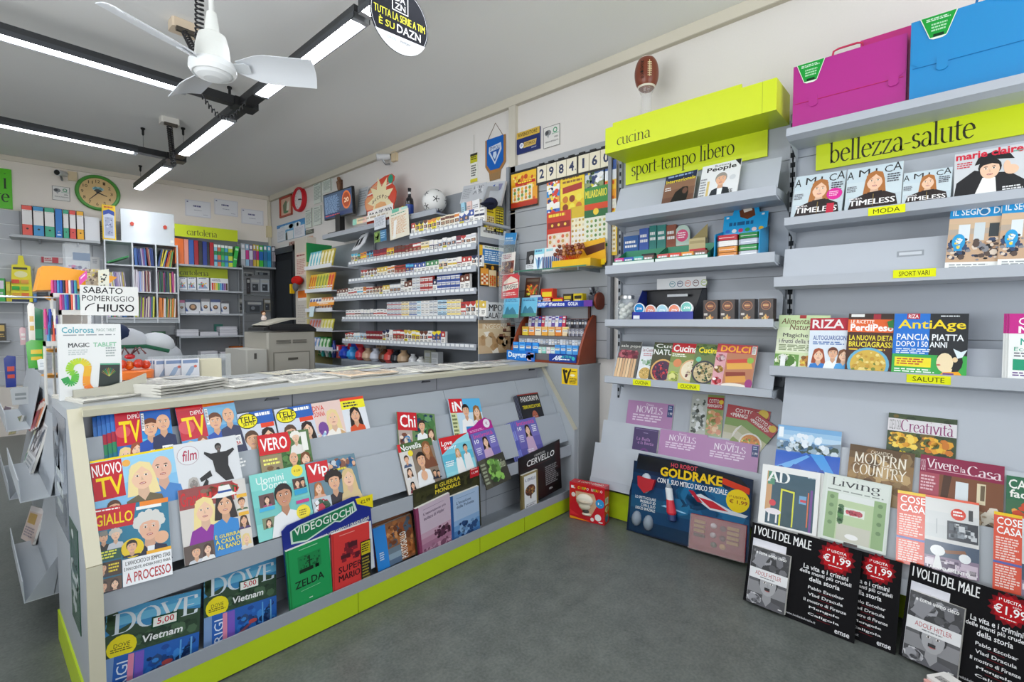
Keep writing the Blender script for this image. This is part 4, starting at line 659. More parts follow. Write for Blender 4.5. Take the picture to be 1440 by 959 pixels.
# ---- magazines, second section
def MX(k,zmap,X=2.672,t=16,d=0): P,n = lean_x(X,zmap[k],t); return P+n*d,n,zmap[k]-.011
def amica(flag=0):
    o = [('g',0,0,1,1,['c6d6de','ccdae0','c4d2da']),('t','A',.0,.07,.13,.25,'1c1c1e'),('t','M',.22,.06,.42,.22,'1c1c1e'),('t','I',.52,.07,.55,.2,'1c1c1e'),('t','C',.68,.04,.82,.2,'1c1c1e'),('t','A',.83,.0,.98,.18,'1c1c1e'),
         ('f',.52,.36,.19,SK2,'b0703a','2a201e','l',1.0),('p',[(.05,1),(.12,.72),(.35,.62),(.7,.6),(.9,.7),(.96,1)],'2b2120'),('p',[(.4,.6),(.66,.58),(.66,.7),(.42,.72)],'241b1a'),('r',.505,.64,.52,.9,'8a7440'),('T','MODA',.08,.69,.32,.73,'e8e4e4'),('T','TIMELESS',.08,.75,.9,.87,'f4f2f2'),('l',.74,.24,.98,.44,4,'4a4a54'),('l',.02,.42,.22,.56,4,'6a6a74')]
    if flag: o += [('e',.82,.5,.15,.13,'e02a9a'),('l',.72,.44,.92,.56,3,'f8c8e4'),('r',.7,.7,.84,1,'c82a44')]
    return o
mag('magazine','fashion monthly with a magenta round sticker at the start of the top row',(1120,249),(1191,239),.25,MX(1,zB,d=.004),'c6d6de',amica(1),t=.008)
mag('magazine','fashion monthly with a woman in black, standing tallest above the yellow tape',(1192.5,238.7),(1271,226),.27,MX(1,zB,d=.012),'c6d6de',amica(),t=.008)
mag('magazine','smaller pocket fashion monthly with a woman in black, beside the red titled one',(1271.5,244),(1340,234.5),.225,MX(1,zB,d=.004),'c6d6de',amica(),t=.008)
mag('magazine','fashion magazine with a woman in a black beret under a red title',(1343,217.5),(1442,201),.25,MX(1,zB,d=.006),'cfd2d6',[('p',[(0,1),(.04,.65),(.3,.42),(.5,.5),(.8,.55),(1,.75),(1,1)],'1c1c20'),('p',[(.3,.98),(.42,.6),(.6,.62),(.62,.98)],'f2f2f0'),('f',.52,.44,.2,SK2,'1a1a1c','1d1d22','m',.55),('p',[(.3,.32),(.36,.14),(.6,.06),(.8,.16),(.86,.28),(.6,.24)],'141418'),('t','marie claire',.02,.0,.98,.16,'d21e3a',.03),('e',.82,.5,.1,.1,SK2),('e',.76,.42,.05,.12,SK2),('l',.04,.22,.3,.36,3,'c83a4a'),('l',.7,.84,.98,.94,2,'e8e8ea'),('l',.84,.12,.98,.16,1,'4aa08a')],t=.008)
SEG = [('r',0,0,1,.2,'1a94d4'),('t','IL SEGNO DI',.06,.06,.98,.16,'f4f8fa',.015),('o',.66,.12,.1,'e8eef2'),('o',.66,.12,.075,'2a7ab0'),('r',0,.2,1,.87,'c9a88a'),('g',0,.2,1,.45,['d8b898','d0b494','b8a898']),('r',.2,.3,.42,.55,'dfe6ea'),('r',.5,.28,.7,.55,'cfd8dc'),('r',.78,.3,.96,.5,'3a4044'),('sp',0,.5,1,.86,80,['2a2a38','5a4a44','1c1c22','b08a6a','3a4a6a','8a8a90','e0d0c0'],.06),('e',.22,.56,.13,.12,'2aa0d8'),('r',.14,.5,.3,.7,'2a9ad4'),('sp',.14,.5,.32,.68,12,['e8d44a','e8f0f4'],.03),('r',0,.87,1,1,'eef0ee'),('l',.08,.9,.9,.97,2,'9aa0a4')]
mag('magazine','news magazine with blue banner title and a crowd, beside the grey hand grip plate',(1337.5,290),(1412,284),(1335.5,376),MX(2,zB,X=2.68,t=10,d=.012),'e8e8e6',SEG)
mag('magazine','second crowd news magazine, overlapping its twin',(1411,281.5),(1488,275),(1410,371),MX(2,zB,X=2.68,t=10,d=.02),'e8e8e6',SEG)
MB3 = lambda d: MX(3,zB,X=2.70,t=14,d=d)
mag('magazine','pale green nutrition magazine first on the health shelf',(1096,443),(1168,443.6),(1089.5,512.5),MB3(.002),'d2e0b4',[('g',0,0,1,.7,['c8dca8','d6e2ba','e0e6cc']),('r',.42,.0,.55,.06,'a82a2a'),('t','Alimentazione',.06,.06,.95,.17,'6a4a2a',.01,.15),('t','Naturale',.24,.17,.8,.28,'6a4a2a',.01,.15),('T','Magiche',.12,.34,.62,.44,'5a5a54'),('T','i frutti della terra',.05,.45,.85,.53,'5a5a54'),('l',.06,.56,.9,.68,4,'7a8a5a'),('r',0,.74,.48,1,'6a9a4a'),('sp',0,.74,.46,1,24,['4a7a2a','e8e8e0','8ab05a','c8d8a0'],.09),('sp',.5,.74,1,1,30,['c88a3a','d8a84a','8a5a2a','e8d04a'],.09),('r',.12,.78,.22,.98,'eef0ee')])
mag('magazine','psychology monthly with red banner title over two people in blue',(1140,447.5),(1196,446.8),(1137,515),MB3(.011),'dfe8f2',[('r',0,0,1,.24,'b81c34'),('t','RIZA',.06,.03,.86,.2,'f4ecec',.02),('T','AUTOGUARIGIONE',.1,.34,.98,.43,'1a4a9a'),('l',.1,.46,.9,.53,2,'3a6ab0'),('f',.26,.72,.11,SK2,'a04a2a','2a7ac8','f',1),('f',.62,.68,.1,SK,'6a3420','f0f4f8','m',1),('f',.88,.72,.1,SK2,'7a4a2a','4aa0dc','f',1)])
mag('magazine','recipe monthly with orange banner above a plate of pasta',(1194,441),(1258,441),(1191,520),MB3(.019),'4a2a1e',[('r',0,0,1,.08,'3a2a24'),('r',.06,.01,.36,.06,'f0f0ec'),('r',.56,.01,.72,.1,'a82a3a'),('r',0,.1,1,.32,'e8642a'),('T','LE RICETTE',.06,.11,.58,.17,'fff4e8'),('t','PerdiPeso',.06,.18,1,.3,'ffffff',.03),('T','LA NUOVA DIETA',.05,.37,1,.46,'f8e43a'),('T','BRUCIAGRASSI',.05,.48,1,.57,'f8e43a'),('l',.06,.6,.9,.64,1,'f0c83a'),('plate',.5,.86,.46,['d8b44a','e8cc6a','c89a3a','7a8a3a','f0dc8a'],5,'6ab0d0',80),('p',[(.86,.14),(1,.1),(1,.24),(.9,.24)],'2a7a3a')])
mag('magazine','blue green health magazine with a drawn profile and a white dove',(1258.5,441),(1363,441),(1256,523),MB3(.027),'1f6ec8',[('r',0,0,.5,.7,'1c72d0'),('r',.5,0,1,.85,'20242a'),('r',0,.66,1,1,'3aa84a'),('p',[(.0,.66),(.6,.66),(.7,1),(0,1)],'38a84c'),('r',.18,0,.36,.09,'b8203a'),('t','RIZA',.2,.015,.34,.075,'fff',.01),('l',.64,.03,.9,.07,1,'d0d4d8'),('t','AntiAge',.06,.1,.97,.29,'f4d820',.015),('T','PANCIA PIATTA',.05,.33,.95,.43,'f4f8fc'),('T','DOPO I 50 ANNI',.05,.45,.74,.54,'f4f8fc'),('l',.05,.57,.6,.66,3,'e0ecf8'),('r',.04,.71,.54,.86,'f0e02a'),('l',.07,.73,.5,.84,3,'b84a2a'),('l',.04,.89,.6,.96,2,'f0f8f0'),('e',.78,.75,.17,.2,'15181c'),('e',.72,.77,.11,.15,'f0dcb4'),('p',[(.7,.88),(.82,.86),(.8,1),(.68,1)],'f0dcb4'),('p',[(.62,1),(.7,.92),(.9,.9),(.98,1)],'f0a81a'),('r',.7,.93,.84,.97,'6a3a8a'),('e',.85,.72,.035,.04,'e8cca0'),('p',[(.82,.55),(.92,.6),(1,.56),(.94,.68),(.88,.7)],'e0ecf4'),('e',.64,.81,.03,.012,'c04a3a',8)])
for i in range(3):
    mag('magazine',('magenta and white puzzle magazine, '+('frontmost of three' if i == 2 else ('rearmost','middle one')[i]+' of three')+', on the health shelf'),(1412+4*i,441),(1480+4*i,441),.27,MB3(.004+.006*i),'eef0ee',[('r',0,0,1,.3,'c8208a'),('T','CRUCI',.2,.06,.95,.17,'fff'),('T','MIX',.2,.19,.8,.29,'fff'),('T','Nuova',.25,.37,.9,.47,'2aa08a'),('t','Eccellenza',.12,.5,1,.56,'2a9a7a'),('l',.12,.58,.95,.66,2,'7a7a84'),('r',.1,.68,1,.84,'1f9a74'),('l',.1,.87,.9,.94,2,'6a4a8a')],t=.005)
# ---- base rack of the second section
QB1,QB2,QB3 = SBp(-.06),SBp(-.018),SBp(.022)
mag('magazine','home craft magazine with yellow flower panels, highest in the base rack',(1250,580),(1346.6,590.5),.27,SBp(-.06),'3a4a30',[('sp',0,0,1,1,120,['2a3a24','4a5a34','5a6a3a','6a5a2a','34442c'],.08),('r',0,.08,1,.28,'dcd8dc'),('t','COSE DI CASA',.02,.1,.2,.26,'7a7a7a'),('n','Creatività',.2,.08,.96,.27,'8a2a6a'),('sp',.02,.29,.48,.56,60,['e8b83a','d8982a','f0d05a','6a5a1a'],.05),('sp',.5,.31,.98,.58,60,['e0a030','e8b83a','c8782a','4a5a2a'],.05),('T','20',.2,.58,.3,.66,'f0d81a'),('T','zucche',.56,.9,.9,1,'f0d81a')],t=.006)
mag('magazine','glossy travel magazine with a blue pool under a bright sky',(1094.7,596.6),(1184,607.4),.285,QB2,'3a6ac0',[('g',0,0,1,.3,['7aacd8','9cc4e4','b8d4ea','8ab4dc']),('p',[(0,.25),(.5,.3),(1,.2),(1,.4),(0,.42)],'8a9aa8'),('sp',0,.24,1,.44,60,['4a5a54','9ab0c0','d0dce4','5a7a9a'],.05),('p',[(0,.45),(1,.4),(1,1),(0,1)],'2f5fc0'),('p',[(.55,.42),(.75,.4),(1,.78),(1,.95)],'4a9ae0'),('p',[(0,.7),(.5,.44),(.55,.46),(0,.85)],'6aaae4'),('r',.02,.03,.1,.2,'eef4f8'),('sp',.2,.1,.8,.35,20,['e8f0f8','d0e4f4'],.05),('sp',.05,.6,.9,.98,30,['2a50b0','3a70cc','264aa4'],.08)],mat='film',t=.008)
mag('magazine','brown country house magazine with cream serif title',(1196,623.7),(1287,638.5),.285,QB2,'8a6a44',[('g',0,0,1,.3,['5a4226','6a5030','8a6a40']),('sp',0,0,1,1,100,['7a5a34','a0804f','5a4226','b89a6a','8a7048'],.09),('t','CASANTICA',.34,.05,.68,.1,'e8dcc4'),('n','MODERN',.08,.1,.9,.26,'f0e8d8',.1),('n','COUNTRY',.08,.27,.9,.43,'f0e8d8',.1),('e',.7,.75,.2,.12,'c8a878'),('r',.1,.6,.5,.9,'6a4a2a')],t=.007)
mag('magazine','home magazine with a maroon banner over a wooden interior',(1295,638.5),(1413,656),.285,QB2,'8a5a3a',[('r',0,0,1,.24,'8a1c44'),('t','CASA',.01,.06,.07,.22,'e8c8d0'),('n','Vivere',.08,.04,.48,.17,'f4e4ea',.1),('t','la',.5,.1,.56,.17,'f4e4ea'),('n','Casa',.58,.06,.98,.2,'f4e4ea',.1),('r',.1,.185,.9,.195,'d8a0b0'),('r',0,.24,1,1,'7a4a2e'),('r',0,.24,.25,.6,'a84a5a'),('l',.02,.28,.22,.5,5,'e0b8c0'),('r',.45,.3,.6,.62,'d8e0e4'),('r',.7,.28,.8,.55,'dcd0b0'),('r',.74,.3,.79,.5,'6a5a44'),('p',[(.3,.24),(.4,.24),(.34,.7),(.26,.7)],'4a2c1a'),('sp',.3,.55,.98,.95,70,['5a3a22','c8b090','3a2818','9a7a5a','e0d8c8'],.06)],t=.007)
mag('magazine','garden magazine with white title on green at the frame edge',(1415.7,668),(1500,681),.285,QB2,'3a6a4a',[('r',0,0,1,.3,'2a6a4a'),('T','CASA',.04,.04,.6,.16,'f0f0ea'),('t','facile',.06,.17,.6,.27,'f0f0ea',.02),('sp',0,.3,1,1,80,['c8482a','4a8a4a','e0a04a','8a3a3a','d8d4c8'],.1)],t=.007)
mag('magazine','white framed design magazine with a teal room and red lamp',(1073,652),(1154,665.6),(1067.6,735),QB3,'e8e8e6',[('r',.12,.1,.93,.97,'1f4a5c'),('r',.1,.1,.2,.75,'c89a6a'),('r',.12,.1,.24,.32,'4a8a6a'),('r',.36,.35,.6,.97,'16404a'),('p',[(.36,.36),(.6,.38),(.6,.41),(.39,.39),(.39,.97),(.36,.97)],'d8d82a'),('r',.575,.38,.6,.95,'d8d82a'),('n','AD',.1,.09,.5,.27,'eef0ee',.13),('o',.23,.62,.06,'d02a3a'),('e',.25,.76,.14,.05,'e8e0e4'),('r',.17,.78,.2,.94,'e8e8ea'),('r',.3,.78,.33,.94,'e8e8ea'),('r',.68,.42,.8,.55,'6aa0c8'),('r',.7,.48,.8,.52,'c83a4a'),('r',.86,.3,.9,.97,'6a3a8a'),('r',.82,.35,.84,.9,'d86a3a'),('l',.8,.1,.95,.13,1,'b8c8d0')],t=.008)
mag('magazine','second teal room design magazine just behind its twin',(1080,653),(1159,666),.29,SBp(.013),'e4e4e2',[],t=.006)
mag('magazine','pale green interiors magazine with a black serif title',(1159.7,664),(1254.5,683),(1155,756),SBp(.024),'d0d8d0',[('r',.05,.02,.97,.98,'d8dfd8'),('n','Living',.12,.04,.86,.2,'20242a',.08),('l',.08,.22,.95,.25,1,'8a948c'),('r',.08,.27,.25,.96,'8fae7a'),('r',.78,.27,.95,.96,'8fae7a'),('r',.25,.27,.78,.96,'b8ccA0'.lower()),('r',.25,.27,.78,.36,'dfe4e0'),('r',.27,.72,.76,.96,'c8c8b8'),('r',.36,.46,.66,.58,'dce4d8'),('sp',.38,.48,.64,.57,24,['d04a5a','e07a8a','b03a4a'],.04),('sp',.26,.42,.36,.75,24,['3a6a3a','4a8a44','2a5a34'],.05),('e',.5,.88,.1,.04,'f0f0ee')]+[('o',.16,.34+.13*i,.035,'6a8a5a') for i in range(4)]+[('o',.87,.34+.13*i,.035,'6a8a5a') for i in range(4)]+[('r',.4,.97,.6,1,'3a2a2a')],t=.012)
COSE = [('r',0,0,.36,1,'e05a44'),('r',0,0,.36,.04,'f0c82a'),('T','COSE',.04,.06,.36,.16,'fff'),('T','CASA',.04,.18,.36,.28,'fff'),('l',.03,.32,.34,.62,9,'f8d8d0'),('r',0,.63,.36,.66,'5a6ab0'),('l',.03,.68,.34,.97,9,'f8d8d0',4),('r',.36,0,1,1,'d8d8d6'),('r',.36,0,1,.03,'e8644a'),('g',.36,.03,1,.55,['dcdcda','d4d6d6','cfd2d2']),('o',.76,.2,.09,'d8402a'),('l',.7,.16,.82,.24,2,'fff'),('r',.88,.12,.93,.26,'4a4a4c'),('r',.63,.3,.99,.55,'3a3e46'),('sp',.64,.32,.98,.52,24,['8a929a','c8ccd0','5a626a'],.03,2,1),('r',.5,.3,.51,.5,'a8acb0'),('r',.36,.6,1,.8,'4a5a70'),('p',[(.36,.8),(1,.78),(1,1),(.36,1)],'8a7a90'),('sp',.36,.82,1,1,50,['c8b8c8','5a4a64','e0d8e0'],.04,3,1),('e',.52,.72,.09,.07,'eceeee'),('p',[(.5,.78),(.54,.78),(.58,.95),(.46,.95)],'e4e6e6'),('p',[(.6,.7),(.84,.66),(.86,.7),(.62,.74)],'8a5a3a'),('e',.84,.76,.07,.06,'e8ecee'),('T','ARREDAMENTO',.42,.93,.9,.97,'f0f0f0')]
mag('magazine','film-wrapped red and white home magazine with white chairs',(1262.6,688.7),(1377,707.6),(1261,790),SBp(.026),'d8d8d6',COSE,mat='film',t=.014)
mag('magazine','second red and white home magazine at the edge of the base rack',(1398,718.5),(1514,740),.27,SBp(.026),'d8d8d6',COSE,mat='film',t=.014)
# ---- black cardboard boards leaning on the base, standing on the floor
def floor_plane(a,b,top):                  # plane through two floor points and a top point
    A,B = onZ(a,.002),onZ(b,.002); u = (B-A).normalized(); return A,B,u
def board(name,label,BL,BR,TLz,tilt,draw,extend=0):
    A,B,u = floor_plane(BL,BR,0); w = (B-A).length+extend; side = Z3.cross(u); side = side if side.x > 0 else -side
    t = math.radians(tilt); v = -(Z3*math.cos(t)+side*math.sin(t)); n = u.cross(v).normalized(); n = -n if n.x > 0 else n
    h = TLz/math.cos(t); fr = Fr(A-v*h,u,v,n); T = Thing(name,label,'display board'); T.box(0,w,0,h,-.004,0,'0b0a0e','paper',fr,cols={'c0': 'b8a890'}); draw(Art(T,fr,w,h,'paper'),fr,w,h); T.done(); return fr,w,h
def volti(A,fr,w,h):
    A.T('I VOLTI DEL MALE',.03,.03,.58,.14,'f0f0f0'); A.r(.03,.19,.36,.97,'dcdce4'); A.star(.80,.15,.16,'7a0c18',16,.82); A.star(.80,.15,.13,'b8141e',14,.85); A.T('1ª USCITA',.72,.06,.88,.09,'fff'); A.T('€1,99',.69,.12,.92,.22,'fff'); A.t('solo',.82,.10,.88,.12,'fff'); A.l(.74,.24,.86,.255,1,'fff')
    for i,s in enumerate(('La vita e i crimini','delle menti più crudeli','della storia')): x = .03*abs(i-1)+(.06 if i == 2 else 0); A.T(s,.50+x,.31+.065*i,.94-x,.365+.065*i,'f0f0f2')
    for i,s in enumerate(('Pablo Escobar','Vlad Dracula','Il mostro di Firenze','Mengele','Caligola')): q = .10+.008*len(s)/2; A.T(s,.74-q,.55+.075*i,.74+q,.585+.075*i,'e8e8ea'); A.r(.68,.60+.075*i,.80,.603+.075*i,'8a1420')
    A.T('www.ivoltidelmale.it',.40,.93,.68,.955,'c8c8cc'); A.T('emse',.84,.93,.96,.97,'e8e8ec')
fr1,w1,h1 = board('display_board','black cardboard board with red price burst, first on the floor by the robot toy pack',(1044.8,843),(1201,905),.33,16,volti)
fr2,w2,h2 = board('display_board','black cardboard board half hidden between the other two black boards',(1110,862),(1259,921),.325,15,volti)
fr3,w3,h3 = board('display_board','black cardboard board with red price burst, farthest from the robot toy pack',(1263.5,920),(1412,988),.33,16,volti,.06)
def paperback(fr,w,h,label):
    g = fr.at(w*.05,h*.28,.022); T = Thing('paperback',label,'book'); bw,bh = .155,h*.70; booklet(T,g,bw,bh,.02,'4a4a4e',[('g',0,0,1,1,['3a3a3e','2c2c30','5a5a5e','8a8a8e','4a4a4e']),('sp',0,.02,1,.42,60,['2a2a2e','4a4a4e','6a6a70','9a9aa0'],.09),('p',[(.2,.06),(.5,.1),(.3,.36),(.05,.3)],'8a8a90'),('f',.52,.6,.2,'a8a8ac','2a2a2e','5c5c62','m',1),('r',.44,.66,.58,.71,'1e1e20'),('t','e come uomo cieco',.12,.06,.92,.12,'f4f4f4',.02),('r',0,.37,1,.55,'e8e8ea'),('t','ADOLF HITLER',.16,.41,.84,.48,'b0242e'),('l',.3,.5,.7,.53,1,'7a7a80'),('sp',0,.8,.4,1,20,['c8c8cc','9a9aa0','4a4a50'],.1),('l',.84,.94,.95,.97,1,'f0f0f0')],spine='2a2a2e'); T.done()
paperback(fr1,w1,h1,'grey portrait paperback on the first black board by the robot toy pack')
paperback(fr3,w3,h3,'grey portrait paperback on the black board at the photo edge')
T = Thing('packet','small white packet with printed squares lying on the floor edge','packet'); p = onZ((1328,956),0); f = Fr((p.x-.05,p.y,0),V((.8,-.6,0)),V((.6,.8,0)),Z3); T.box(-.045,.045,-.03,.03,.001,.03,'e9e6e2','paper',f,bev=.008); A = Art(T,f.at(-.03,.02,.0302),.06,.04,'paper'); A.fr.v = -A.fr.v; A.r(.1,.1,.6,.9,'b8b4b0'); A.l(.12,.15,.55,.85,5,'5a5a5a'); T.box(-.062,-.045,-.025,.025,.001,.022,'e0a8a0','paper',f,bev=.006); T.done()
# ---- magazines of the first section
MA2,MA5 = (lambda d: MX(2,zA,X=2.675,t=24,d=d)),(lambda d: MX(5,zA,X=2.70,t=20,d=d))
mag('magazine','brown news weekly with a hooded face on the shelf under the leisure sign',(937,248.5),(981,238),(933,284),MA2(.008),'5a4034',[('r',0,0,1,.28,'1f2a4a'),('l',.08,.04,.92,.14,1,'8aa0c8'),('t','Internazionale',.04,.16,.98,.3,'e8d02a',.02),('g',0,.28,1,1,['8a6650','7a5844','6a4a3a']),('p',[(.25,1),(.4,.62),(.62,.48),(.78,.5),(.82,.7),(.78,1)],'16140f'),('e',.7,.62,.08,.1,'6a4a3c'),('l',.05,.42,.25,.56,2,'f0f0f0'),('e',.42,.98,.1,.05,SK)],t=.006)
mag('magazine','white business magazine with a smiling grey haired man',(988.5,235),(1043,222.5),(984.5,275),MA2(.008),'e4e6e8',[('t','Business',.34,.03,.74,.1,'1c1c1e'),('t','People',.14,.09,.9,.26,'141416',.025),('f',.55,.5,.17,SK,'9a948c','2a3038','m',1),('p',[(.48,.76),(.62,.76),(.6,1),(.5,1)],'eef2f4'),('p',[(.85,0),(1,0),(1,.2)],'2a2a2e'),('o',.84,.5,.08,'d0d4d8'),('r',.2,.5,.26,.98,'d8c07a'),('l',.02,.4,.18,.95,7,'8a8e94'),('T','FREE',.66,.84,.88,.94,'22262a')],t=.008)
mag('magazine','cookery monthly with asparagus tied in a bundle, first on the cooking shelf',(873,479.5),(903,481),(868,530),MA5(.004),'5a5a54',[('g',0,0,1,.3,['4a4c4a','5a5a56']),('t','sale pepe',.08,.08,.98,.18,'d8d8d0',.01),('sp',.02,.22,.98,.5,50,['7a2a3a','9a3a4a','5a1c2c','b05a64'],.1)]+[('p',[(.02+.13*i,.46),(.12+.13*i,.46),(.13+.13*i,1),(.01+.13*i,1)],['d8b48a','e4c49a','c8a078'][i % 3]) for i in range(7)])
mag('magazine','white recipe booklet with a bottle top bag and noodles',(903,487),(924,488),(897,534),MA5(.010),'d8dce0',[('T','La Cucina',.1,.05,.9,.15,'8a3a44'),('l',.2,.2,.8,.3,2,'b05a64'),('sp',.1,.35,.9,.6,20,['dfe4e8','aac0b0','6a9a6a'],.12),('plate',.5,.8,.45,['c8a45a','e0c47a','8a7a3a','d8b46a'],7,'e8eaec',40)])
mag('magazine','cookery monthly with a berry tart, white letters on dark leaves',(921,481),(950,482.5),(917,536),MA5(.012),'4a4a34',[('sp',0,0,1,.3,40,['3a4a2c','4a5a3a','5a6a4a'],.1),('T','Cuc',.1,.04,.95,.14,'eef0ea'),('T','NATU',.05,.18,.95,.32,'f0f2ee'),('plate',.6,.72,.55,['4a2a4a','7a2a3a','2a2438','b03a44','c8404a'],3,'d8a860',60)])
mag('magazine','cookery monthly with red banner title and a creamy pie',(947,482),(984,484),(943,538),MA5(.020),'8a9a6a',[('r',0,0,1,.24,'c4222c'),('t','Cucina',.05,.04,.98,.22,'f6f2ee',.03),('g',0,.24,1,1,['7a8a4a','9aa86a','b8b890']),('l',.05,.27,.6,.36,2,'f0f0e4'),('o',.3,.5,.16,'d88a5a'),('plate',.85,.66,.42,['e8dcc0','d8c49a','6a3a3a','f0e8d4'],4,'d8b080',40),('sp',.02,.7,.45,1,20,['b8c84a','d8d88a','8aa03a'],.12)])
mag('magazine','cookery monthly with yellow title and a bowl of grains',(980,483),(1014,485),(976,539),MA5(.026),'6a7a4a',[('sp',0,0,1,.3,30,['4a6a34','6a8a4a','3a5a2a'],.1),('t','Cucina',.14,.08,.98,.22,'f0dc1a',.03),('o',.2,.38,.11,'6ac0a0'),('plate',.5,.68,.5,['c8b48a','e0d0a8','a8905a','4a4a3a','3a5a3a'],9,'3a3a44',90)])
mag('magazine','dessert magazine with orange letters on red and slices of cake',(1010,483),(1066,486.5),(1006,542.5),MA5(.032),'c8785a',[('r',0,0,1,.2,'c83a2a'),('r',0,.0,.9,.2,'b8404a'),('t','DOLCI',.1,.03,.84,.18,'f0a82a',.035),('r',.88,.02,.98,.2,'e0e0dc'),('l',.89,.03,.97,.19,8,'2a2a2a'),('r',0,.2,.28,1,'d8a0a8'),('sp',.01,.24,.26,.42,16,['a04a5a','f0d8d8','d8788a'],.08),('sp',.01,.5,.26,.68,16,['8a5a2a','d8a84a','f0e0c8'],.08),('sp',.01,.76,.26,.95,16,['c82a3a','e0606a','f4e8e4'],.08),('r',.28,.2,1,1,'b87a5a'),('p',[(.3,.42),(.9,.36),(.96,.52),(.34,.58)],'e0a84a'),('p',[(.3,.36),(.88,.3),(.92,.38),(.32,.44)],'c8483a'),('p',[(.32,.7),(.8,.66),(.86,.82),(.36,.88)],'d89a4a'),('p',[(.32,.64),(.8,.6),(.82,.68),(.34,.74)],'8a3a2a'),('e',.6,.93,.34,.06,'e8e0d4'),('o',.88,.34,.08,'8ab84a'),('e',.92,.85,.09,.1,'9a3a7a')],t=.006)
# ---- base rack of the first section
RA1,RA2,RA3 = SA_(-.006),SA_(.007),SA_(.028)
def NOV(a=0):
    o = [('t','Disney',.42,.03,.58,.08,'f0e4f0'),('n','NOVELS',.2,.08,.78,.2,'f2e6f2',.1),('l',.14,.23,.88,.36,3,'e4d0e4'),('r',.88,.02,.99,.22,'1f3a74'),('t','1,99',.9,.14,.98,.19,'fff'),('l',.9,.04,.97,.11,2,'b8c8e8')]
    return o
fr,w,h = sheet((884,562),(948,569),.36,RA1); T = Thing('display_board','lilac book display card standing alone at the rack start','display board'); booklet(T,fr,w,h,.004,'b282b0',NOV()+[('r',.22,.43,.8,1,'c8b8cc')]); T.done()
g = fr.at(w*.24,h*.46,.017); T = Thing('book','small purple novel mounted on the lone lilac card','book'); booklet(T,g,w*.53,h*.53,.015,'4a3a66',[('r',.05,.04,.95,.05,'8a7aa8'),('r',.05,.95,.95,.96,'8a7aa8'),('t','La Bella',.14,.3,.7,.4,'b88ac0',.0,.1),('t','e la Bestia',.2,.42,.85,.52,'b88ac0',.0,.1),('o',.5,.8,.2,'6a3a7a'),('o',.5,.8,.13,'4a3a66'),('l',.4,.14,.6,.18,1,'9a8ab0')],spine='3a2c54'); T.done()
fr,w,h = sheet((929,603),(995,612),.30,RA2); T = Thing('display_board','lilac book display card overlapped by its neighbour behind the robot pack','display board'); booklet(T,fr,w,h,.004,'b282b0',NOV()[:-3]); T.done()
fr,w,h = sheet((990,614),(1068,626),.30,SA_(.0125)); T = Thing('display_board','lilac book display card with a blue price corner behind the robot pack','display board'); booklet(T,fr,w,h,.004,'b282b0',NOV()); T.done()
COT = [('r',0,0,1,.3,'b01c28'),('T','COTTO E',.2,.06,.75,.15,'f4e8e4'),('T','<MANGIATO>',.1,.17,.8,.26,'f4e8e4'),('o',.85,.1,.12,'e8c42a'),('g',0,.3,1,1,['7a9a4a','b8b890','d0ccb8','8a9a5a']),('plate',.6,.72,.38,['d88a3a','e0b04a','c85a3a','6a9a3a','f0d07a'],6,'e8e4dc',60)]
mag('magazine','recipe digest half behind another in a clear bag with cutlery',(974,553),(1019,556.5),(967,610),RA1,'8a9a5a',[('r',0,0,.5,1,'b8bcb4'),('sp',.02,.1,.48,.98,50,['e4e8e8','8a9290','5a625a','d0d4d0','3a4038'],.06)]+[('r',.5,.06,1,.34,'b01c28'),('T','COTTO',.55,.1,.85,.2,'f4e8e4'),('T','MANGIATO',.5,.22,.95,.3,'f4e8e4'),('o',.92,.16,.07,'e8c42a'),('sp',.5,.36,1,.98,60,['d8a06a','e8c49a','c8784a','8aa04a'],.08)],mat='film')
mag('magazine','recipe digest with red title and a dish, standing straight',(1024,568),(1084,579),.24,RA1,'8a9a5a',COT)
mag('magazine','recipe digest with red title, tilted across the straight one',(1060,577),(1096,603),.22,SA_(.002),'8a9a5a',COT)
# ---- toy packs on the floor
def free_board(a_px,b_px,h,tilt): A = onZ(a_px,.002); B = onX(b_px,A.x-.012); u = (B-A); w = u.length; u.normalize(); s = Z3.cross(u); s = s if s.x > 0 else -s; t = math.radians(tilt); v = -(Z3*math.cos(t)+s*math.sin(t)); n = u.cross(v); n = -n if n.x > 0 else n; return Fr(A-v*h,u,v,n),w,h
fr,w,h = free_board((881,745),(1052,792),.465,8)
T = Thing('toy_pack','large dark blue toy pack card with gold title standing on the floor','toy pack')
b = T.part('backing_card'); b.prism([(.06*w,.0),(.45*w,.02*h),(1.0*w,.1*h),(1.0*w,h),(0,h),(0,.5*h)],-.006,0,'10203a','film',fr); A = Art(b,fr,w,h,'film')
A.g(.02,.1,.99,.98,['0e2440','123458','14406a','16507a','14406a','10304e']); A.sp(.3,.2,.98,.7,60,['1a5a8a','164a78','1f6a9a','123a60'],.07); A.p([(.06,.02),(.45,.03),(.9,.1),(.98,.2),(.05,.2)],'12161e')
A.T('HO ROBOT',.36,.055,.58,.11,'d84a5a'); A.t('GOLDRAKE',.27,.12,.78,.235,'f0c81e',.035); A.T('CON IL SUO MITICO DISCO SPAZIALE',.25,.26,.82,.32,'f0f2f4')
A.p([(.78,.13),(.98,.2),(.98,.27),(.78,.2)],'d83a1a'); A.o(.90,.36,.085,'f0d21a',20); A.T('1ª USCITA',.84,.31,.96,.335,'8a2a1a'); A.T('€ 1,99',.84,.35,.97,.40,'8a1c1c')
A.T('LO SPETTACOLARE',.06,.53,.25,.565,'e8ecf0'); A.T('MODELLO 3D',.11,.575,.25,.61,'e8ecf0'); A.T('CON IL SUO',.12,.62,.25,.655,'e8ecf0'); A.T('DISCO SPAZIALE',.07,.665,.25,.70,'e8ecf0')
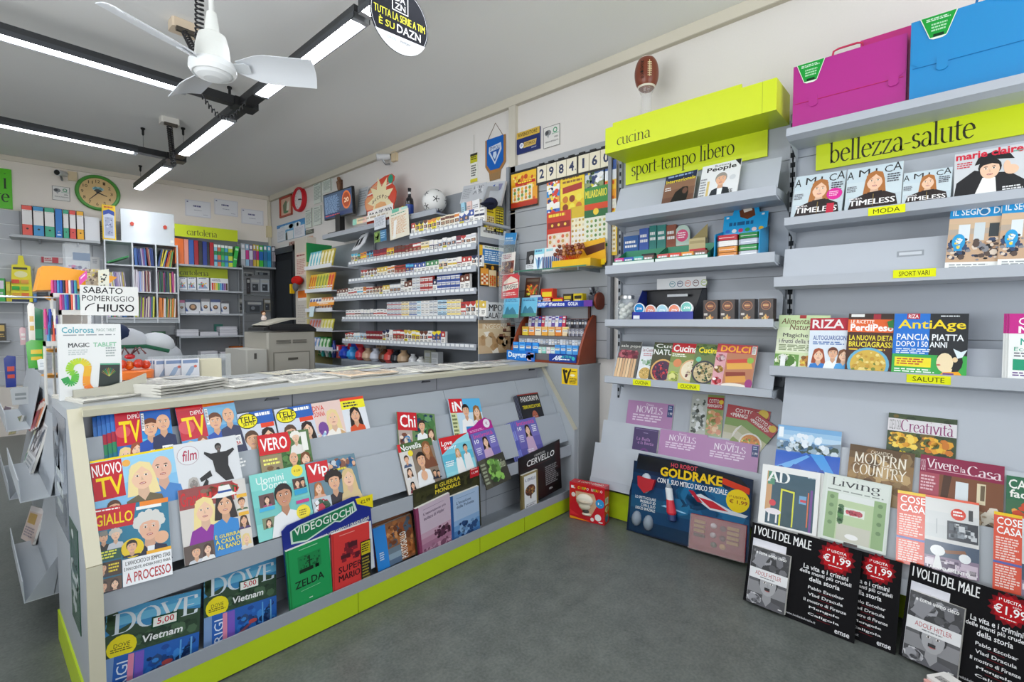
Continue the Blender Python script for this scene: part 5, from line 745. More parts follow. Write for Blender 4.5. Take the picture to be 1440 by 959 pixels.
A.p([(.55,.40),(.62,.36),(.86,.48),(.98,.5),(.96,.53),(.7,.52)],'d8dce4'); A.p([(.6,.40),(.72,.42),(.84,.5),(.7,.5)],'c8283a'); A.p([(.52,.34),(.56,.34),(.64,.46),(.6,.46)],'b02438'); A.p([(.3,.6),(.33,.58),(.52,.62),(.5,.63)],'9ad0f0')
tr = T.part('toy_torso',None,'grey and red toy torso'); c = lambda x,y,q=0: fr.P(x*w,y*h,q)
tr.ball((0,0,0),.036,.06,.02,'b9c2cc','plastic',Fr(c(.15,.36,.002),fr.u,fr.v,fr.n)); tr2 = T.part('toy_boot'); tr2.ball((0,0,0),.03,.045,.03,'8a96a4','plastic',Fr(c(.09,.82,.002),fr.u,fr.v,fr.n)); tr2 = T.part('toy_boot'); tr2.ball((0,0,0),.03,.045,.03,'8a96a4','plastic',Fr(c(.2,.84,.002),fr.u,fr.v,fr.n)); tr.prism([(.08*w,.28*h),(.24*w,.3*h),(.22*w,.42*h),(.15*w,.48*h),(.09*w,.4*h)],.0,.022,'b8202c','plastic',fr)
rk = T.part('toy_rocket',None,'white red and blue toy rocket'); rf = Fr(c(.345,.33,.018),(fr.v+fr.u*.12).normalized(),fr.n,fr.u); L = .2
def rkf(): f = Fr(c(.36,.30,.02),fr.u,fr.n,fr.v); f.n = (fr.v+fr.u*.2).normalized(); return f
rk.lathe([(.004,0,'9aa4ae'),(.014,.01,'8a949e'),(.016,.025,'e4e8ec'),(.02,.03,'e4e8ec'),(.02,.09,'d83040'),(.027,.16,'d83040'),(.022,.17,'26386a'),(.024,.2,'26386a'),(.012,.21,'1a2444')],'e4e8ec','plastic',rkf(),14)
bt = T.part('blister_tray',None,'clear red blister with gold and silver toy parts'); g = fr.at(.56*w,.60*h,.004); bw,bh = .42*w,.40*h
bt.box(0,bw,0,bh,-.002,.001,'8a2c34','film',g); A = Art(bt,g.at(0,0,.0015),bw,bh,'film'); A.r(.05,.08,.95,.85,'9a4a4e')
for i in range(4):
    for x in (.08,.68): bt.box(bw*x,bw*(x+.2),bh*(.14+.13*i),bh*(.22+.13*i),.002,.012,'d8b878' if i < 3 or x > .1 else '2a4a38','metal',g)
for x,y,cc in ((.38,.16,'e0e2e8'),(.55,.18,'4a4a50'),(.38,.42,'c8ccd0'),(.55,.45,'3a3a40'),(.40,.68,'3a6a54'),(.56,.68,'d8b878')): bt.ball((0,0,0),bw*.06,bh*.08,.008,cc,'plastic',g.at(bw*(x+.05),bh*(y+.06),.004),10,6)
cv = MB('blister_cover'); bt.kids.append(cv); cv.box(0,bw,0,bh,.014,.0146,'e8d0d0','clear',g)
T.done()
p = onZ((800.7,728),0); q = onZ((850,739.5),0); u = (q-p); w = u.length; u.normalize(); s = Z3.cross(u); s = s if s.y > 0 else -s; n = -s; h = .235; d = .075
fr = Fr(p+Z3*(h+.001),u,DN,n); T = Thing('toy_box','red toy box with a model head and colourful title beside the counter corner','toy box'); T.box(0,w,0,h,-d,0,'c81424','film',fr)
A = Art(T,fr,w,h,'film')
for i,(ch,cc) in enumerate(zip('IL CORPO UMANO',['fff','fff','fff','f0d81a','f08a1a','8ac83a','f0d81a','f6f6f6','fff','f6f0f0','5ab84a','f0d81a','e86a2a','fff'])):
    if ch != ' ': A.T(ch,.05+.064*i,.085,.105+.064*i,.155,cc)
A.p([(.18,.22),(.72,.25),(.8,.5),(.62,.84),(.46,.84),(.2,.5)],'d0a888'); A.r(.2,.22,.7,.3,'c8a080'); A.o(.87,.45,.12,'2a94d4'); A.T('1.',.82,.42,.92,.48,'fff'); A.o(.82,.83,.09,'f0f0f0'); A.o(.12,.33,.06,'e8d8d4'); A.o(.66,.91,.05,'f0e0e0'); A.p([(.02,.92),(.3,.95),(.6,.98),(.02,.985)],'f0a01a'); A.r(.84,.93,.95,.96,'f4f4f4'); A.p([(.02,.75),(.3,.88),(.02,.88)],'e02a34')
m = T.part('model_head',None,'cream plastic anatomical head half'); o = fr.at(w*.45,h*.42,.004); m.ball((0,0,0),w*.24,h*.17,.018,'e4dccb','plastic',o); m.ball((0,0,0),w*.17,h*.1,.016,'d8cfba','plastic',o.at(0,h*.17)); m.ball((0,0,0),w*.2,h*.055,.022,'c8b8a4','plastic',o.at(0,h*.04,.004)); m.ball((0,0,0),w*.1,h*.045,.012,'3a3430','plastic',o.at(w*.03,h*.3)); m.ball((0,0,0),w*.13,h*.04,.016,'dcd4c4','plastic',o.at(w*.05,h*.37))
side = Fr(fr.P(w,0,0),-n,DN,u); A = Art(T,side,d,h,'film'); A.r(.15,.3,.8,.48,'e8e0d8'); A.l(.2,.32,.75,.46,4,'2a2a2a'); A.sp(.1,.52,.9,.7,12,['e0c89a','8aa04a','c8a060'],.16); A.o(.5,.85,.35,'3a6a8a')
top = Fr(fr.P(0,0,-d),u,n,Z3); A = Art(T,top,w,d,'film'); A.t('IL CORPO UMANO',.2,.3,.9,.7,'f0e8d8',.01); T.done()
# ------------------------------------------------------------------ slat wall with scratch tickets between counter and tobacco
WX = 2.985
T = Thing('slatwall_panel','grey slat-wall panel behind the scratch tickets and sweets stand','wall panel')
f = Fr((WX,2.735,1.0),(0,-1,0),Z3,(-1,0,0))
for i in range(12): T.box(0,.97,i*.125+.006,(i+1)*.125,-.012,0,'a5a9ae','slat',f)
T.box(0,.97,0,1.5,-.03,-.004,'6f7378','slat',f); T.box(-.0,.03,0,1.5,0,.02,'8f949b','shelf',f); T.box(.95,.975,0,1.5,0,.03,'8f949b','shelf',f); T.done()
def wallcard(name,label,q0,q1,h,draw,cat='scratch ticket',bg='f0ece0',X=2.972,t=.003,group=None,mat='gloss',qb=None):   # flat card on a plane facing -X from two upper corners
    a = onX(q0,X); b = onX(q1,X); w = a.y-b.y
    if qb is not None: h = a.z-onX(qb,X).z
    fr = Fr((X,a.y,(a.z+b.z)/2),(0,-1,0),DN,(-1,0,0)); T = Thing(name,label,cat,group); T.box(0,w,0,h,-t,0,bg,mat,fr)
    A = Art(T,fr,w,h,mat)
    if callable(draw): draw(A)
    else: A.run(draw)
    T.done(); return fr,w,h
def grid_of(c0,n,m,x0,y0,x1,y1,r,c): return [('o',x0+(x1-x0)*(i+.5)/n,y0+(y1-y0)*(j+.5)/m,r,c[(i+j) % len(c)]) for i in range(n) for j in range(m)]
# figures board
T = Thing('number_board','dark framed board of cream flip number cards over the scratch tickets','number board')
a = onX((756,257),2.975); b = onX((861,207),2.975); w = a.y-b.y+.02; fr = Fr((2.975,a.y+.01,2.452),(0,-1,0),DN,(-1,0,0)); h = .15
bf = T.part('board_frame'); bf.box(0,w,0,h,-.01,.004,'1e1e1e','plastic',fr)
for i,ch in enumerate('2984.160'):
    if ch == '.': continue
    j = i if i < 4 else i-1; x = .012+j*(w-.03)/7+(.012 if j > 3 else 0); cw = (w-.05)/7; cd = T.part('number_card',None,'cream number card'); cd.box(x,x+cw,.014,h-.016,.0042,.008,'ece4cc','gloss',fr); A = Art(cd,fr.at(x,.014,.0081),cw,h-.03,'gloss'); A.t(ch,.25 if ch != '1' else .38,.2,.75 if ch != '1' else .58,.78,'1c2a54',.03); A.p([(.0,0),(.03,0),(.03,1),(0,1)],'b8ac90')
    if i == 3: A.r(.85,.7,.92,.78,'1c2a54')
for j in range(7): rg = T.part('hinge_ring'); x = .03+j*(w-.03)/7; rg.box(x,x+.05,-.006,.008,.004,.012,'151515','plastic',fr)
T.done()
wallcard('scratch_ticket_poster','orange scratch ticket poster in a black frame next to the number cards',(717,245),(757,231),.3,[('r',0,0,1,1,'1e1e20'),('r',.05,.06,.97,.95,'e8a01e'),('g',.05,.06,.97,.5,['f0c02a','eab024','e8a01e']),('sp',.08,.1,.94,.9,40,['f0d04a','d8601a','f4e08a','c84a1a'],.06),('r',.2,.3,.9,.38,'c8281a'),('l',.3,.31,.8,.37,1,'f8e83a'),('r',.1,.42,.8,.8,'f0e8d0')]+grid_of(0,5,4,.12,.45,.78,.78,.045,['d88a3a','6a9a4a','f0c04a'])+[('r',.05,.82,.97,.95,'b8341a')],'poster','e8a01e')
TK = 'scratch ticket sheets hung on the slat wall'
wallcard('scratch_ticket','orange and blue scratch ticket strip at the near edge of the orange poster',(769,254),(787,248),.36,[('g',0,0,1,1,['e86a2a','f4f0e8','2a8ad0','e8a03a','f4f0e8','3a6ac0','f0a83a','e8e4dc']),('sp',.05,.03,.95,.97,50,['d83a2a','1a4a9a','f0d83a','f4f4f0'],.13)],group=TK)
wallcard('scratch_ticket','yellow scratch ticket sheet with brown gold circles',(788,249),(822,238),.38,[('g',0,0,1,1,['e8c81e','f0d83a','e8c41e','d8a81e']),('l',.1,.05,.9,.2,2,'8a5a1a'),('p',[(.1,.24),(.9,.2),(.9,.32),(.1,.36)],'a82a1a')]+grid_of(0,3,3,.08,.4,.92,.85,.12,['c8741a','8a3a14','f0e04a'])+[('e',.5,.93,.4,.06,'b0641a')],group=TK)
wallcard('scratch_ticket','grey green scratch ticket sheet under the card with figure six',(823,237),(851,228),.22,[('g',0,0,1,1,['3a5a8a','c8d0d4','8a9a6a','c8c83a']),('sp',.05,.05,.95,.95,40,['f0f0f0','4a6a3a','e8d83a','2a3a6a'],.09)],group=TK)
wallcard('scratch_ticket','yellow and white scratch ticket sheet by the shelving upright',(849,229),(867,222),.46,[('g',0,0,1,1,['3a5aa0','e8ecf0','f0c02a','f0a01e','e8e4d8','f0d03a','e8b82a']),('l',.1,.3,.9,.4,1,'d8401a')]+grid_of(0,3,5,.1,.5,.9,.95,.1,['c8641a','f4f0e0']),group=TK)
wallcard('scratch_ticket','green topped scratch ticket sheet with white lower half',(822,266),(855,258),.52,[('r',0,0,1,.22,'3a8a3a'),('T','MILIARDARIO',.04,.04,.96,.14,'f0e03a'),('r',0,.22,1,.3,'d8481a'),('r',0,.3,1,.4,'2a6a3a'),('o',.5,.33,.12,'f0d03a'),('r',0,.4,1,.76,'e8ead8')]+grid_of(0,5,5,.05,.42,.95,.74,.055,['8aa86a','c8b86a','5a8a4a'])+[('r',0,.77,1,.81,'1f7a4a'),('l',.05,.84,.95,.97,3,'8a8a8a')],group=TK,X=2.962)
wallcard('scratch_ticket','white and gold scratch ticket sheet between the red and green ones',(802,293),(824,287),.40,[('g',0,0,1,1,['d8b82a','f0e8c8','ece8e0','f0ece4','e8e8e8'])]+grid_of(0,4,6,.05,.2,.95,.75,.07,['c8a84a','d8d0b0','b8904a'])+[('l',.05,.82,.95,.96,3,'8a8a9a')],group=TK,X=2.966)
wallcard('scratch_ticket','red scratch ticket sheet with rows of gold coins',(769,302),(803,292),.38,[('r',0,0,1,1,'c83a24'),('l',.08,.04,.8,.14,1,'f0d83a'),('r',.04,.2,.96,.32,'8a241a'),('r',.04,.42,.96,.92,'e8d8c4')]+grid_of(0,3,1,.1,.2,.9,.32,.05,['f0c84a'])+grid_of(0,5,5,.06,.44,.94,.9,.06,['d86a4a','c8a05a','e8e4d8']),group=TK,X=2.960)
wallcard('scratch_ticket','long yellow scratch ticket strip hanging below the rest at the upright',(849,312),(868,307),.24,[('r',0,0,1,1,'e8c43a'),('r',.1,.1,.9,.9,'f0e8d0')]+grid_of(0,4,6,.12,.12,.88,.88,.08,['c8a03a','b8a878']),group=TK,X=2.972)
# glass shelf with its goods
GZ = 1.63
T = Thing('glass_shelf','greenish glass shelf bracketed to the slat wall under the tickets','shelf'); T.prism([(2.72,1.80),(2.98,1.80),(2.98,2.44),(2.72,2.44)],GZ-.008,GZ,'a8d0c0','clear'); [T.box(2.72,2.985,y,y+.01,GZ-.03,GZ-.009,'9aa0a6','metal') for y in (1.86,2.38)]; T.box(2.7195,2.721,1.80,2.44,GZ-.008,GZ,'3a7a64','plastic'); T.done()
T = Thing('lollipop_tray','yellow card tray of brown round lollipops on red sticks','sweets display'); bx = T.part('tray_card'); bx.box(2.80,2.95,1.82,2.14,GZ+.001,GZ+.055,'e8b81a','gloss'); bk = T.part('back_card',None,'yellow back card with a chocolate bar picture'); fr = Fr((2.93,2.15,GZ+.17),(0,-1,0),DN,(-1,0,.0)); bk.prism([(0,.0),(.36,-.03),(.37,.14),(0,.16)],-.003,0,'e8b01a','gloss',fr); A = Art(bk,fr,.36,.16); A.p([(.5,.15),(1,0),(1,.3),(.6,.5)],'5a2c14'); A.p([(.6,.75),(1,.7),(1,.95),(.6,.97)],'f0d01a')
rd = random.Random(5)
for i in range(26):
    y = 2.12-.22*(i % 9)/8-.01*rd.random(); zz = GZ+.08+.03*(i//9)+.012*rd.random(); x = 2.80+.03*(i//9)
    p = T.part('lollipop',None,'brown lollipop'); p.ball((x,y,zz+.012),.014,.014,.014,('7a3a24','8a4a30','6a2c1c','c88a5a')[i % 4],'film',n=8,k=6); s = MB('stick'); p.kids.append(s); s.tube([V((x,y,zz)),V((2.83,1.98+(y-1.98)*.4,GZ+.05))],.002,'d8281e','plastic',4)
T.done()
def standcard(name,label,q0,q1,qb,X,bg,ops,t=.004,cat='card',tilt=8,mat='gloss',group=None):
    fr,w,h = sheet(q0,q1,qb,lean_x(X,1.6,tilt)); T = Thing(name,label,cat,group); booklet(T,fr,w,h,t,bg,ops,mat); T.done()
standcard('postcard','black and white portrait card at the end of the glass shelf',(741,354),(753,352),(741,379),2.90,'3a3a3c',[('r',0,0,1,.72,'2a2a2c'),('f',.55,.36,.2,'b8b8b8','1a1a1a','3c3c3e','m',.72),('r',0,.72,1,1,'e0e4e8'),('l',.1,.78,.9,.94,2,'8a8a90')])
standcard('pen_card','white and pale blue pen card standing on the glass shelf',(752,351),(766,349),(753,380),2.84,'e8f0f4',[('r',0,0,1,.25,'8ad0e0'),('l',.1,.05,.8,.2,1,'2a6a9a'),('p',[(.1,.35),(.5,.6),(.9,.35),(.6,.95),(.4,.95)],'8ab8d8'),('p',[(.4,.4),(.6,.4),(.55,.9),(.45,.9)],'1f4a8a')])
T = Thing('pen_box','white display box with a row of blue pens beside the lollipops','pen box'); fr = rwf((766,349),2.86); T.box(0,.16,0,.17,-.04,0,'e8e8e6','gloss',fr); T.box(0,.16,.09,.172,.0,.03,'e4e6e6','gloss',fr)
for i in range(9): p = T.part('pen',None,'blue pen'); p.tube([fr.P(.012+.017*i,.155,.034),fr.P(.012+.017*i,.07,.034)],.005,'2a6aa8' if i % 2 else '3a4a8a','plastic',6)
A = Art(T,fr,.16,.08); A.l(.1,.1,.5,.5,1,'7ac8d0'); T.done()
# leaflets and cards hanging at the corner of the tobacco unit
for nm,lb,q0,q1,qb,X,bg,ops in (
 ('leaflet','blue topped leaflet in the clear holder beside the tobacco shelves',(711,328),(727,327),(717,360),2.90,'3a90d0',[('r',0,.5,1,1,'4a5a60'),('l',.1,.2,.8,.4,2,'d0e8f8'),('sp',0,.5,1,1,20,['3a4a4a','6a7a80','4a5a54'],.15)]),
 ('leaflet','white leaflet with a dim red painting under the blue leaflet',(706,357),(725,354),(713,386),2.86,'e8e0d8',[('l',.1,.08,.8,.3,3,'a8384a'),('r',.05,.38,.95,.98,'8a4a3a'),('sp',.05,.4,.95,.96,30,['5a2a24','c89a6a','7a3a30','3a2420'],.12)]),
 ('leaflet','red vintage style poster leaflet with white banner word',(707,387),(731,384),(708,420),2.84,'c0323a',[('r',.04,.03,.96,.97,'c83a40'),('p',[(.1,.3),(.5,.08),(.9,.25),(.9,.34),(.1,.4)],'e8d8c8'),('p',[(.05,.46),(.95,.36),(.95,.6),(.05,.7)],'e8e0d4'),('T','TRANSFERT',.1,.44,.92,.62,'2a2a2a'),('l',.1,.76,.9,.92,2,'e8c8c0')]),
 ('book','pale blue book with a castle skyline by the red leaflet',(709,420),(731,419),(709,447),2.84,'6ab8d8',[('l',.1,.06,.9,.2,2,'2a5a8a'),('r',0,.3,1,.75,'5ab0d4'),('p',[(.1,.85),(.2,.5),(.3,.4),(.4,.6),(.6,.45),(.75,.6),(.9,.85)],'3a7a94'),('r',0,.82,1,1,'4a8a7a')]),
 ('book','second pale blue castle book partly behind the sweets stand',(734,419),(756,418),(734,445),2.88,'6ab8d8',[('l',.1,.06,.9,.2,2,'2a5a8a'),('p',[(.1,.85),(.2,.5),(.3,.4),(.4,.6),(.6,.45),(.75,.6),(.9,.85)],'3a7a94'),('r',0,.82,1,1,'4a8a7a')])):
    standcard(nm,lb,q0,q1,qb,X,bg,ops,cat=nm)
T = Thing('leaflet_holder','clear plastic leaflet rack fixed beside the tobacco shelves','leaflet holder'); T.prism([(2.80,2.60),(2.97,2.60),(2.97,2.66),(2.80,2.66)],1.22,1.9,'d8e4e8','clear'); T.done()
# items under the glass shelf
standcard('picture_card','dark card with a burst of orange light below the glass shelf',(740,391),(760,390),(739,418),2.92,'4a2a1c',[('sp',.1,.3,.9,.95,40,['c84a1a','e8a02a','f0d84a','8a2a1a','5a7a2a'],.1),('r',.1,.08,.9,.2,'6a5a4a'),('p',[(.5,.8),(.1,.4),(.2,.35),(.5,.7),(.8,.35),(.9,.4)],'d86a2a')])
# ---- wooden sweets stand
WC = '8a3c20'
T = Thing('sweets_stand','reddish wooden sweets and gum stand with a blue strip topped shelf','sweets stand')
XZ = Fr((0,0,0),(1,0,0),Z3,(0,-1,0)); y0,y1 = 1.885,2.50
pr = [(2.757,.968),(2.978,.968),(2.982,1.1),(2.978,1.30),(2.95,1.305),(2.90,1.26),(2.85,1.19),(2.79,1.07)]
for y in (y0,y1): m = T.part('side_panel',None,'reddish wood side panel'); m.prism(pr,-y-.018,-y,WC,'wood',XZ)
m = T.part('base_panel'); m.box(2.757,2.985,y0+.018,y1,.968,.985,'7a3219','wood'); m.box(2.965,2.982,y0+.018,y1,.985,1.28,'7a3219','wood')
steps = [(2.772,.985,1.03),(2.80,1.03,1.09),(2.85,1.09,1.155),(2.895,1.155,1.215),(2.93,1.215,1.25)]
for x,za,zb in steps: m = T.part('tier'); m.box(x,2.97,y0+.019,y1-.001,za,zb-.002,'6a6a6e','plastic')
m = T.part('front_strip',None,'blue printed front strip'); fr = Fr((2.755,2.13,1.035),(0,-1,0),DN,(-1,0,0)); m.box(0,.23,0,.055,-.004,0,'1a3c94','gloss',fr); A = Art(m,fr,.23,.055); A.t('AIR',.12,.2,.42,.8,'e8f0f8',.04,.2); A.t('ACTION',.44,.15,.8,.5,'4ad0c8',.02,.2); A.l(.42,.6,.8,.85,1,'f0f4f8'); A.o(.9,.5,.06,'3ab8c0')
m = T.part('front_strip',None,'bright blue printed front card'); fr = Fr((2.75,2.53,1.075),(0,-1,0),DN,(-1,0,0)); m.box(0,.27,.03,.105,-.006,0,'1a78d0','gloss',fr); A = Art(m,fr.at(0,.03),.27,.075); A.t('Daygum',.06,.15,.75,.85,'e8f4fc',.03); A.sp(.7,.05,1,.95,12,['d84a8a','e8e8f0','4a6ac0','f0c8d8'],.06,2,1)
for z,y in ((1.16,2.53),(1.20,2.53),(1.245,2.53)): k = T.part('stepped_ledge',None,'small dark wood ledge'); x = 2.70+(z-1.16)*1.0; k.box(x,x+.06,y,y+.03,z-.02,z-.012,'4a1f12','wood'); k.box(x,x+.006,y,y+.03,z-.02,z+.006,'4a1f12','wood')
for y in (1.93,2.38): m = T.part('post'); m.box(2.965,2.98,y,y+.016,1.25,1.375,'5a2614','wood')
m = T.part('upper_shelf'); m.box(2.86,2.982,1.84,2.42,1.368,1.38,'3a3a54','plastic')
s = T.part('shelf_strip',None,'blue strip with gum brand lettering'); fr = Fr((2.858,2.42,1.405),(0,-1,0),DN,(-1,0,0)); s.box(0,.58,0,.042,-.003,0,'2038a0','gloss',fr); A = Art(s,fr,.58,.042); A.r(0,0,.3,1,'3a7ad0'); A.t('VIVIDENT',.05,.2,.3,.8,'f0f4fa',.03,.2); A.t('mentos',.36,.2,.6,.8,'e8ecf4',.03); A.t('GOLIA',.65,.2,.8,.8,'e8ecf4',.03); A.r(.88,0,1,1,'6a3a9a')
for y,r in ((1.83,.06),(2.42,.035)): m = T.part('shelf_end',None,'round wood end disc'); m.lathe([(r,-.008),(r*1.02,0),(r,.008)],'7a3219','wood',Fr((2.93,y,1.40),(1,0,0),(0,0,1),(0,-1,0)),18)
T.done()
def packets(n,ya,yb,x,z,h,cols,label,cat,group,name='gum_packet',tw=.012,art=None,lean=.0):
    for i in range(n):
        y = ya+(yb-ya)*i/max(1,n-1); w = abs(yb-ya)/max(1,n-1)*.9; c = cols[i % len(cols)]
        T = Thing(name,label.replace('#',nth(i)),cat,group); fr = Fr((x,y+w/2,z+h),(0,-1,0),V((-lean,0,-1)).normalized(),V((-1,0,lean)).normalized()); T.box(0,w,0,h,-tw,0,c,'gloss',fr); A = Art(T,fr,w,h)
        A.r(.1,.35,.9,.6,'e8eef4' if i % 2 else 'f0e8d8'); A.l(.15,.4,.85,.55,1,'3a4a7a'); A.r(.1,.08,.9,.2,cols[(i+1) % len(cols)]); T.done()
G = 'gum and sweets in the wooden stand'
packets(4,2.47,2.28,2.785,1.031,.075,['2a8ae0','4aa8f0','2478d0'],'bright blue gum pack, # from the dark stepped ledges, lowest tier of the sweets stand','gum',G)
packets(4,2.24,2.12,2.786,1.031,.045,['d8e8e0','8ad0c0','f0e0e8'],'pale striped gum pack, # after the bright blue ones in the sweets stand','gum',G)
packets(4,2.08,1.93,2.786,1.031,.065,['4a9ae0','3a8ad8','6ab0ec'],'ice blue gum bag, # along the lettered front strip of the sweets stand','gum',G)
packets(22,2.47,1.93,2.838,1.091,.04,['c8ccd4','a8b0bc','8a90a0','d8dce4'],'slim silver gum stick, # along the middle tier of the sweets stand','gum',G)
packets(7,2.46,2.08,2.882,1.156,.065,['e8d04a','f09a4a','f0e4c8','f0b04a','e8c88a','e88a3a','f0d8b0'],'yellow orange sweet bag, # along the fourth tier of the sweets stand','sweets',G)
packets(12,2.06,1.93,2.882,1.156,.05,['8a8a96','b8b8c4','5a5a6a'],'thin grey mint stick, # beside the sweet bags in the sweets stand','sweets',G)
packets(11,2.44,2.12,2.923,1.216,.085,['d8d8ec','6a4a9a','e4e4f0','4a5ab8','c83a5a','dcdce8'],'tall lilac white sweet packet, # on the top tier of the sweets stand','sweets',G,lean=.15)
packets(8,2.10,1.94,2.926,1.216,.06,['3a3a44','6a6a74','2a2a34'],'dark liquorice stick packet, # on the top tier of the sweets stand','sweets',G)
U = 'packs on the upper shelf of the sweets stand'
for i,(y,w,h,c,lb) in enumerate(((2.34,.13,.075,'c8d0dc','pale box with a blue flag picture'),(2.245,.11,.12,'d8401e','tall red and yellow snack pack'),(2.15,.11,.05,'c8241e','flat red snack box with yellow word'),(2.06,.075,.075,'3a3424','dark olive tobacco box'),(1.97,.075,.075,'d0b81e','yellow and black tobacco box'))):
    T = Thing('packet',lb+' on the blue strip shelf of the sweets stand','packet',U); fr = Fr((2.875,y+w/2,1.381+h),(0,-1,0),DN,(-1,0,0)); T.box(0,w,0,h,-.05,0,c,'gloss',fr); A = Art(T,fr,w,h); A.r(.1,.2,.9,.5,('4a6ac0','f0d02a','f0c81e','c8b02a','2a2418')[i]); A.l(.15,.6,.85,.85,2,'f0e8d8'); T.done()
T = Thing('key_display','tangled grey chrome key ring display at the wood end disc','display'); rd = random.Random(2)
for i in range(12): a = rd.random()*6.28; p = V((2.93,1.875,1.44)); T.tube([p+V((.02*rd.random(),.03*math.cos(a),.03+.03*math.sin(a))),p+V((0,.05*math.cos(a+1)*rd.random(),.06*rd.random()))],.006,('b8bcc4','3a3a40','8a8e98')[i % 3],'metal',5)
T.box(2.90,2.95,1.85,1.90,1.381,1.44,'3a3a44','plastic'); T.done()
# ------------------------------------------------------------------ tobacco shelves
T = Thing('tobacco_shelving','grey tobacco shelving with six slim shelves of cigarette packs','shelving')
m = T.part('back_panel'); m.box(2.97,3.01,2.75,4.98,.3,2.22,'8b9097','shelf')
m = T.part('end_panel'); m.box(2.66,3.01,2.738,2.75,.3,1.98,'9a9fa6','shelf')
for y in (3.62,4.62): u = T.part('upright'); u.box(2.95,2.97,y,y+.03,.3,2.2,'6f757c','shelf')
CS = {1: (2.69,3.60,2.03),2: (2.76,4.64,1.862),3: (2.76,4.64,1.69),4: (2.76,4.95,1.518),5: (2.76,4.78,1.305),6: (2.76,4.78,1.08)}
XZf = Fr((0,0,0),(1,0,0),Z3,(0,1,0)); XF = 2.65
for k,(ya,yb,z) in CS.items():
    m = T.part('shelf'); m.prism([(2.97,z-.008),(XF+.006,z-.008),(XF+.006,z+.004),(XF,z+.004),(XF-.003,z-.045),(XF+.006,z-.045),(XF+.006,z-.022),(2.97,z-.03)],-yb if 0 else ya,yb,'a9aeb6','shelf',Fr((0,0,0),(1,0,0),Z3,(0,1,0)))
    n = int((yb-ya)/.057)
    for i in range(n): y = yb-.01-i*.057; m.box(XF-.0035,XF-.0015,y-.048,y-.006,z-.022,z-.001,'eceeee','paper',None or W0)
m = T.part('deck'); m.box(2.70,3.0,2.76,4.9,.84,.86,'8f949b','shelf'); m.box(2.70,2.72,2.76,4.9,.3,.84,'7d8288','shelf')
m = T.part('top_shelf'); m.prism([(3.01,2.185),(2.74,2.185),(2.74,2.225),(2.745,2.235),(2.755,2.20),(3.01,2.20)],3.35,5.35,'a9aeb6','shelf',XZf)
b = T.part('bracket'); b.prism([(2.76,2.19),(2.80,2.19),(3.0,2.46),(3.01,2.46),(3.01,2.42),(2.86,2.2)],3.60,3.615,'a4a9b0','shelf',XZf); b = T.part('bracket'); b.prism([(2.67,2.04),(2.71,2.04),(2.78,2.28),(3.0,2.33),(3.01,2.36),(2.76,2.31),(2.70,2.18)],2.735,2.745,'a4a9b0','shelf',XZf)
m = T.part('header_board'); m.box(2.975,3.01,2.76,3.8,2.22,2.40,'94999f','shelf')
T.done()
def cig(T,fr,w,h,c,band,st,d=.024):
    T.box(0,w,0,h,-d,0,c,'gloss',fr); A = Art(T,fr,w,h)
    if st == 0: A.r(0,.1,1,.3,band); A.r(.08,.42,.92,.68,'5a4438'); A.e(.5,.55,.3,.1,'b08a70'); A.r(.05,.72,.95,.96,'f4f2ec'); A.l(.12,.76,.88,.92,2,'2a2a2a')
    elif st == 1: A.p([(0,.15),(.5,.34),(1,.15),(1,.0),(0,0)],band); A.r(.1,.38,.9,.66,'4a4a52'); A.e(.4,.52,.2,.1,'c89a80'); A.r(.06,.7,.94,.97,'f0e02a' if T.k2 else 'f4f2ec'); A.l(.12,.74,.88,.93,2,'2a2a2a')
    elif st == 2: A.r(0,.0,1,.45,band); A.o(.5,.25,.2,'f0ece0'); A.r(.06,.55,.94,.95,'f4f2ec'); A.l(.12,.6,.88,.9,3,'3a3a3a')
    else: A.r(.0,.42,1,.58,band); A.l(.15,.15,.85,.32,1,'4a4a5a'); A.r(.06,.68,.94,.96,'f4f2ec'); A.l(.12,.72,.88,.92,2,'3a3a3a')
CN = {'eceae6': 'white','b8403a': 'red','3f58a0': 'blue','d8b84a': 'gold','6a3a2a': 'brown','c8ccd2': 'silver','2a3050': 'navy','4a8a5a': 'green','5ab8d8': 'sky blue','e8dcc0': 'cream','7a2438': 'burgundy','e08a3a': 'orange','3a3a40': 'black','f0d83a': 'yellow','b8d8e8': 'pale blue','8a1f2a': 'dark red'}
KEYS = {v: k for k,v in CN.items()}
def row(shelf,seq,ya,z,ordname,stack=1,x=XF+.012,w=.055,h=.088,start=0,wide=None):
    """seq: words 'colour/band*count'; packs run from the far end ya towards the sweets stand"""
    y = ya; i = start; rd = random.Random(shelf*13)
    for tok in seq.split(';'):
        cb,_,cnt = tok.partition('*'); c,b = cb.split('/'); st = rd.randrange(4)
        for k in range(int(cnt or 1)):
            for s in range(stack):
                hh = h*(.94+.12*rd.random()) if stack == 1 else .046
                T = Thing('cigarette_pack','%s pack, %s band, %s tobacco shelf, %s from the door end%s' % (c,b,ordname,nth(i),'' if stack == 1 else ', '+('bottom','middle','top')[s]+' layer'),'cigarette pack','cigarette packs on the tobacco shelves'); T.k2 = (i+shelf) % 3 == 0
                fr = Fr((x,y,z-.008+.001+hh+s*.047),(0,-1,0),DN,(-1,0,0)); cig(T,fr,w,hh,KEYS[c],KEYS[b],st if stack == 1 else 3); T.done()
            y -= w+.0022; i += 1
    return y,i
y,i = row(1,'white/red*1;yellow/black*2;white/brown*1;yellow/orange*2;white/gold*1;cream/brown*3;white/orange*1;blue/white*2;white/blue*1;white/navy*2',3.59,2.03,'top',h=.10)
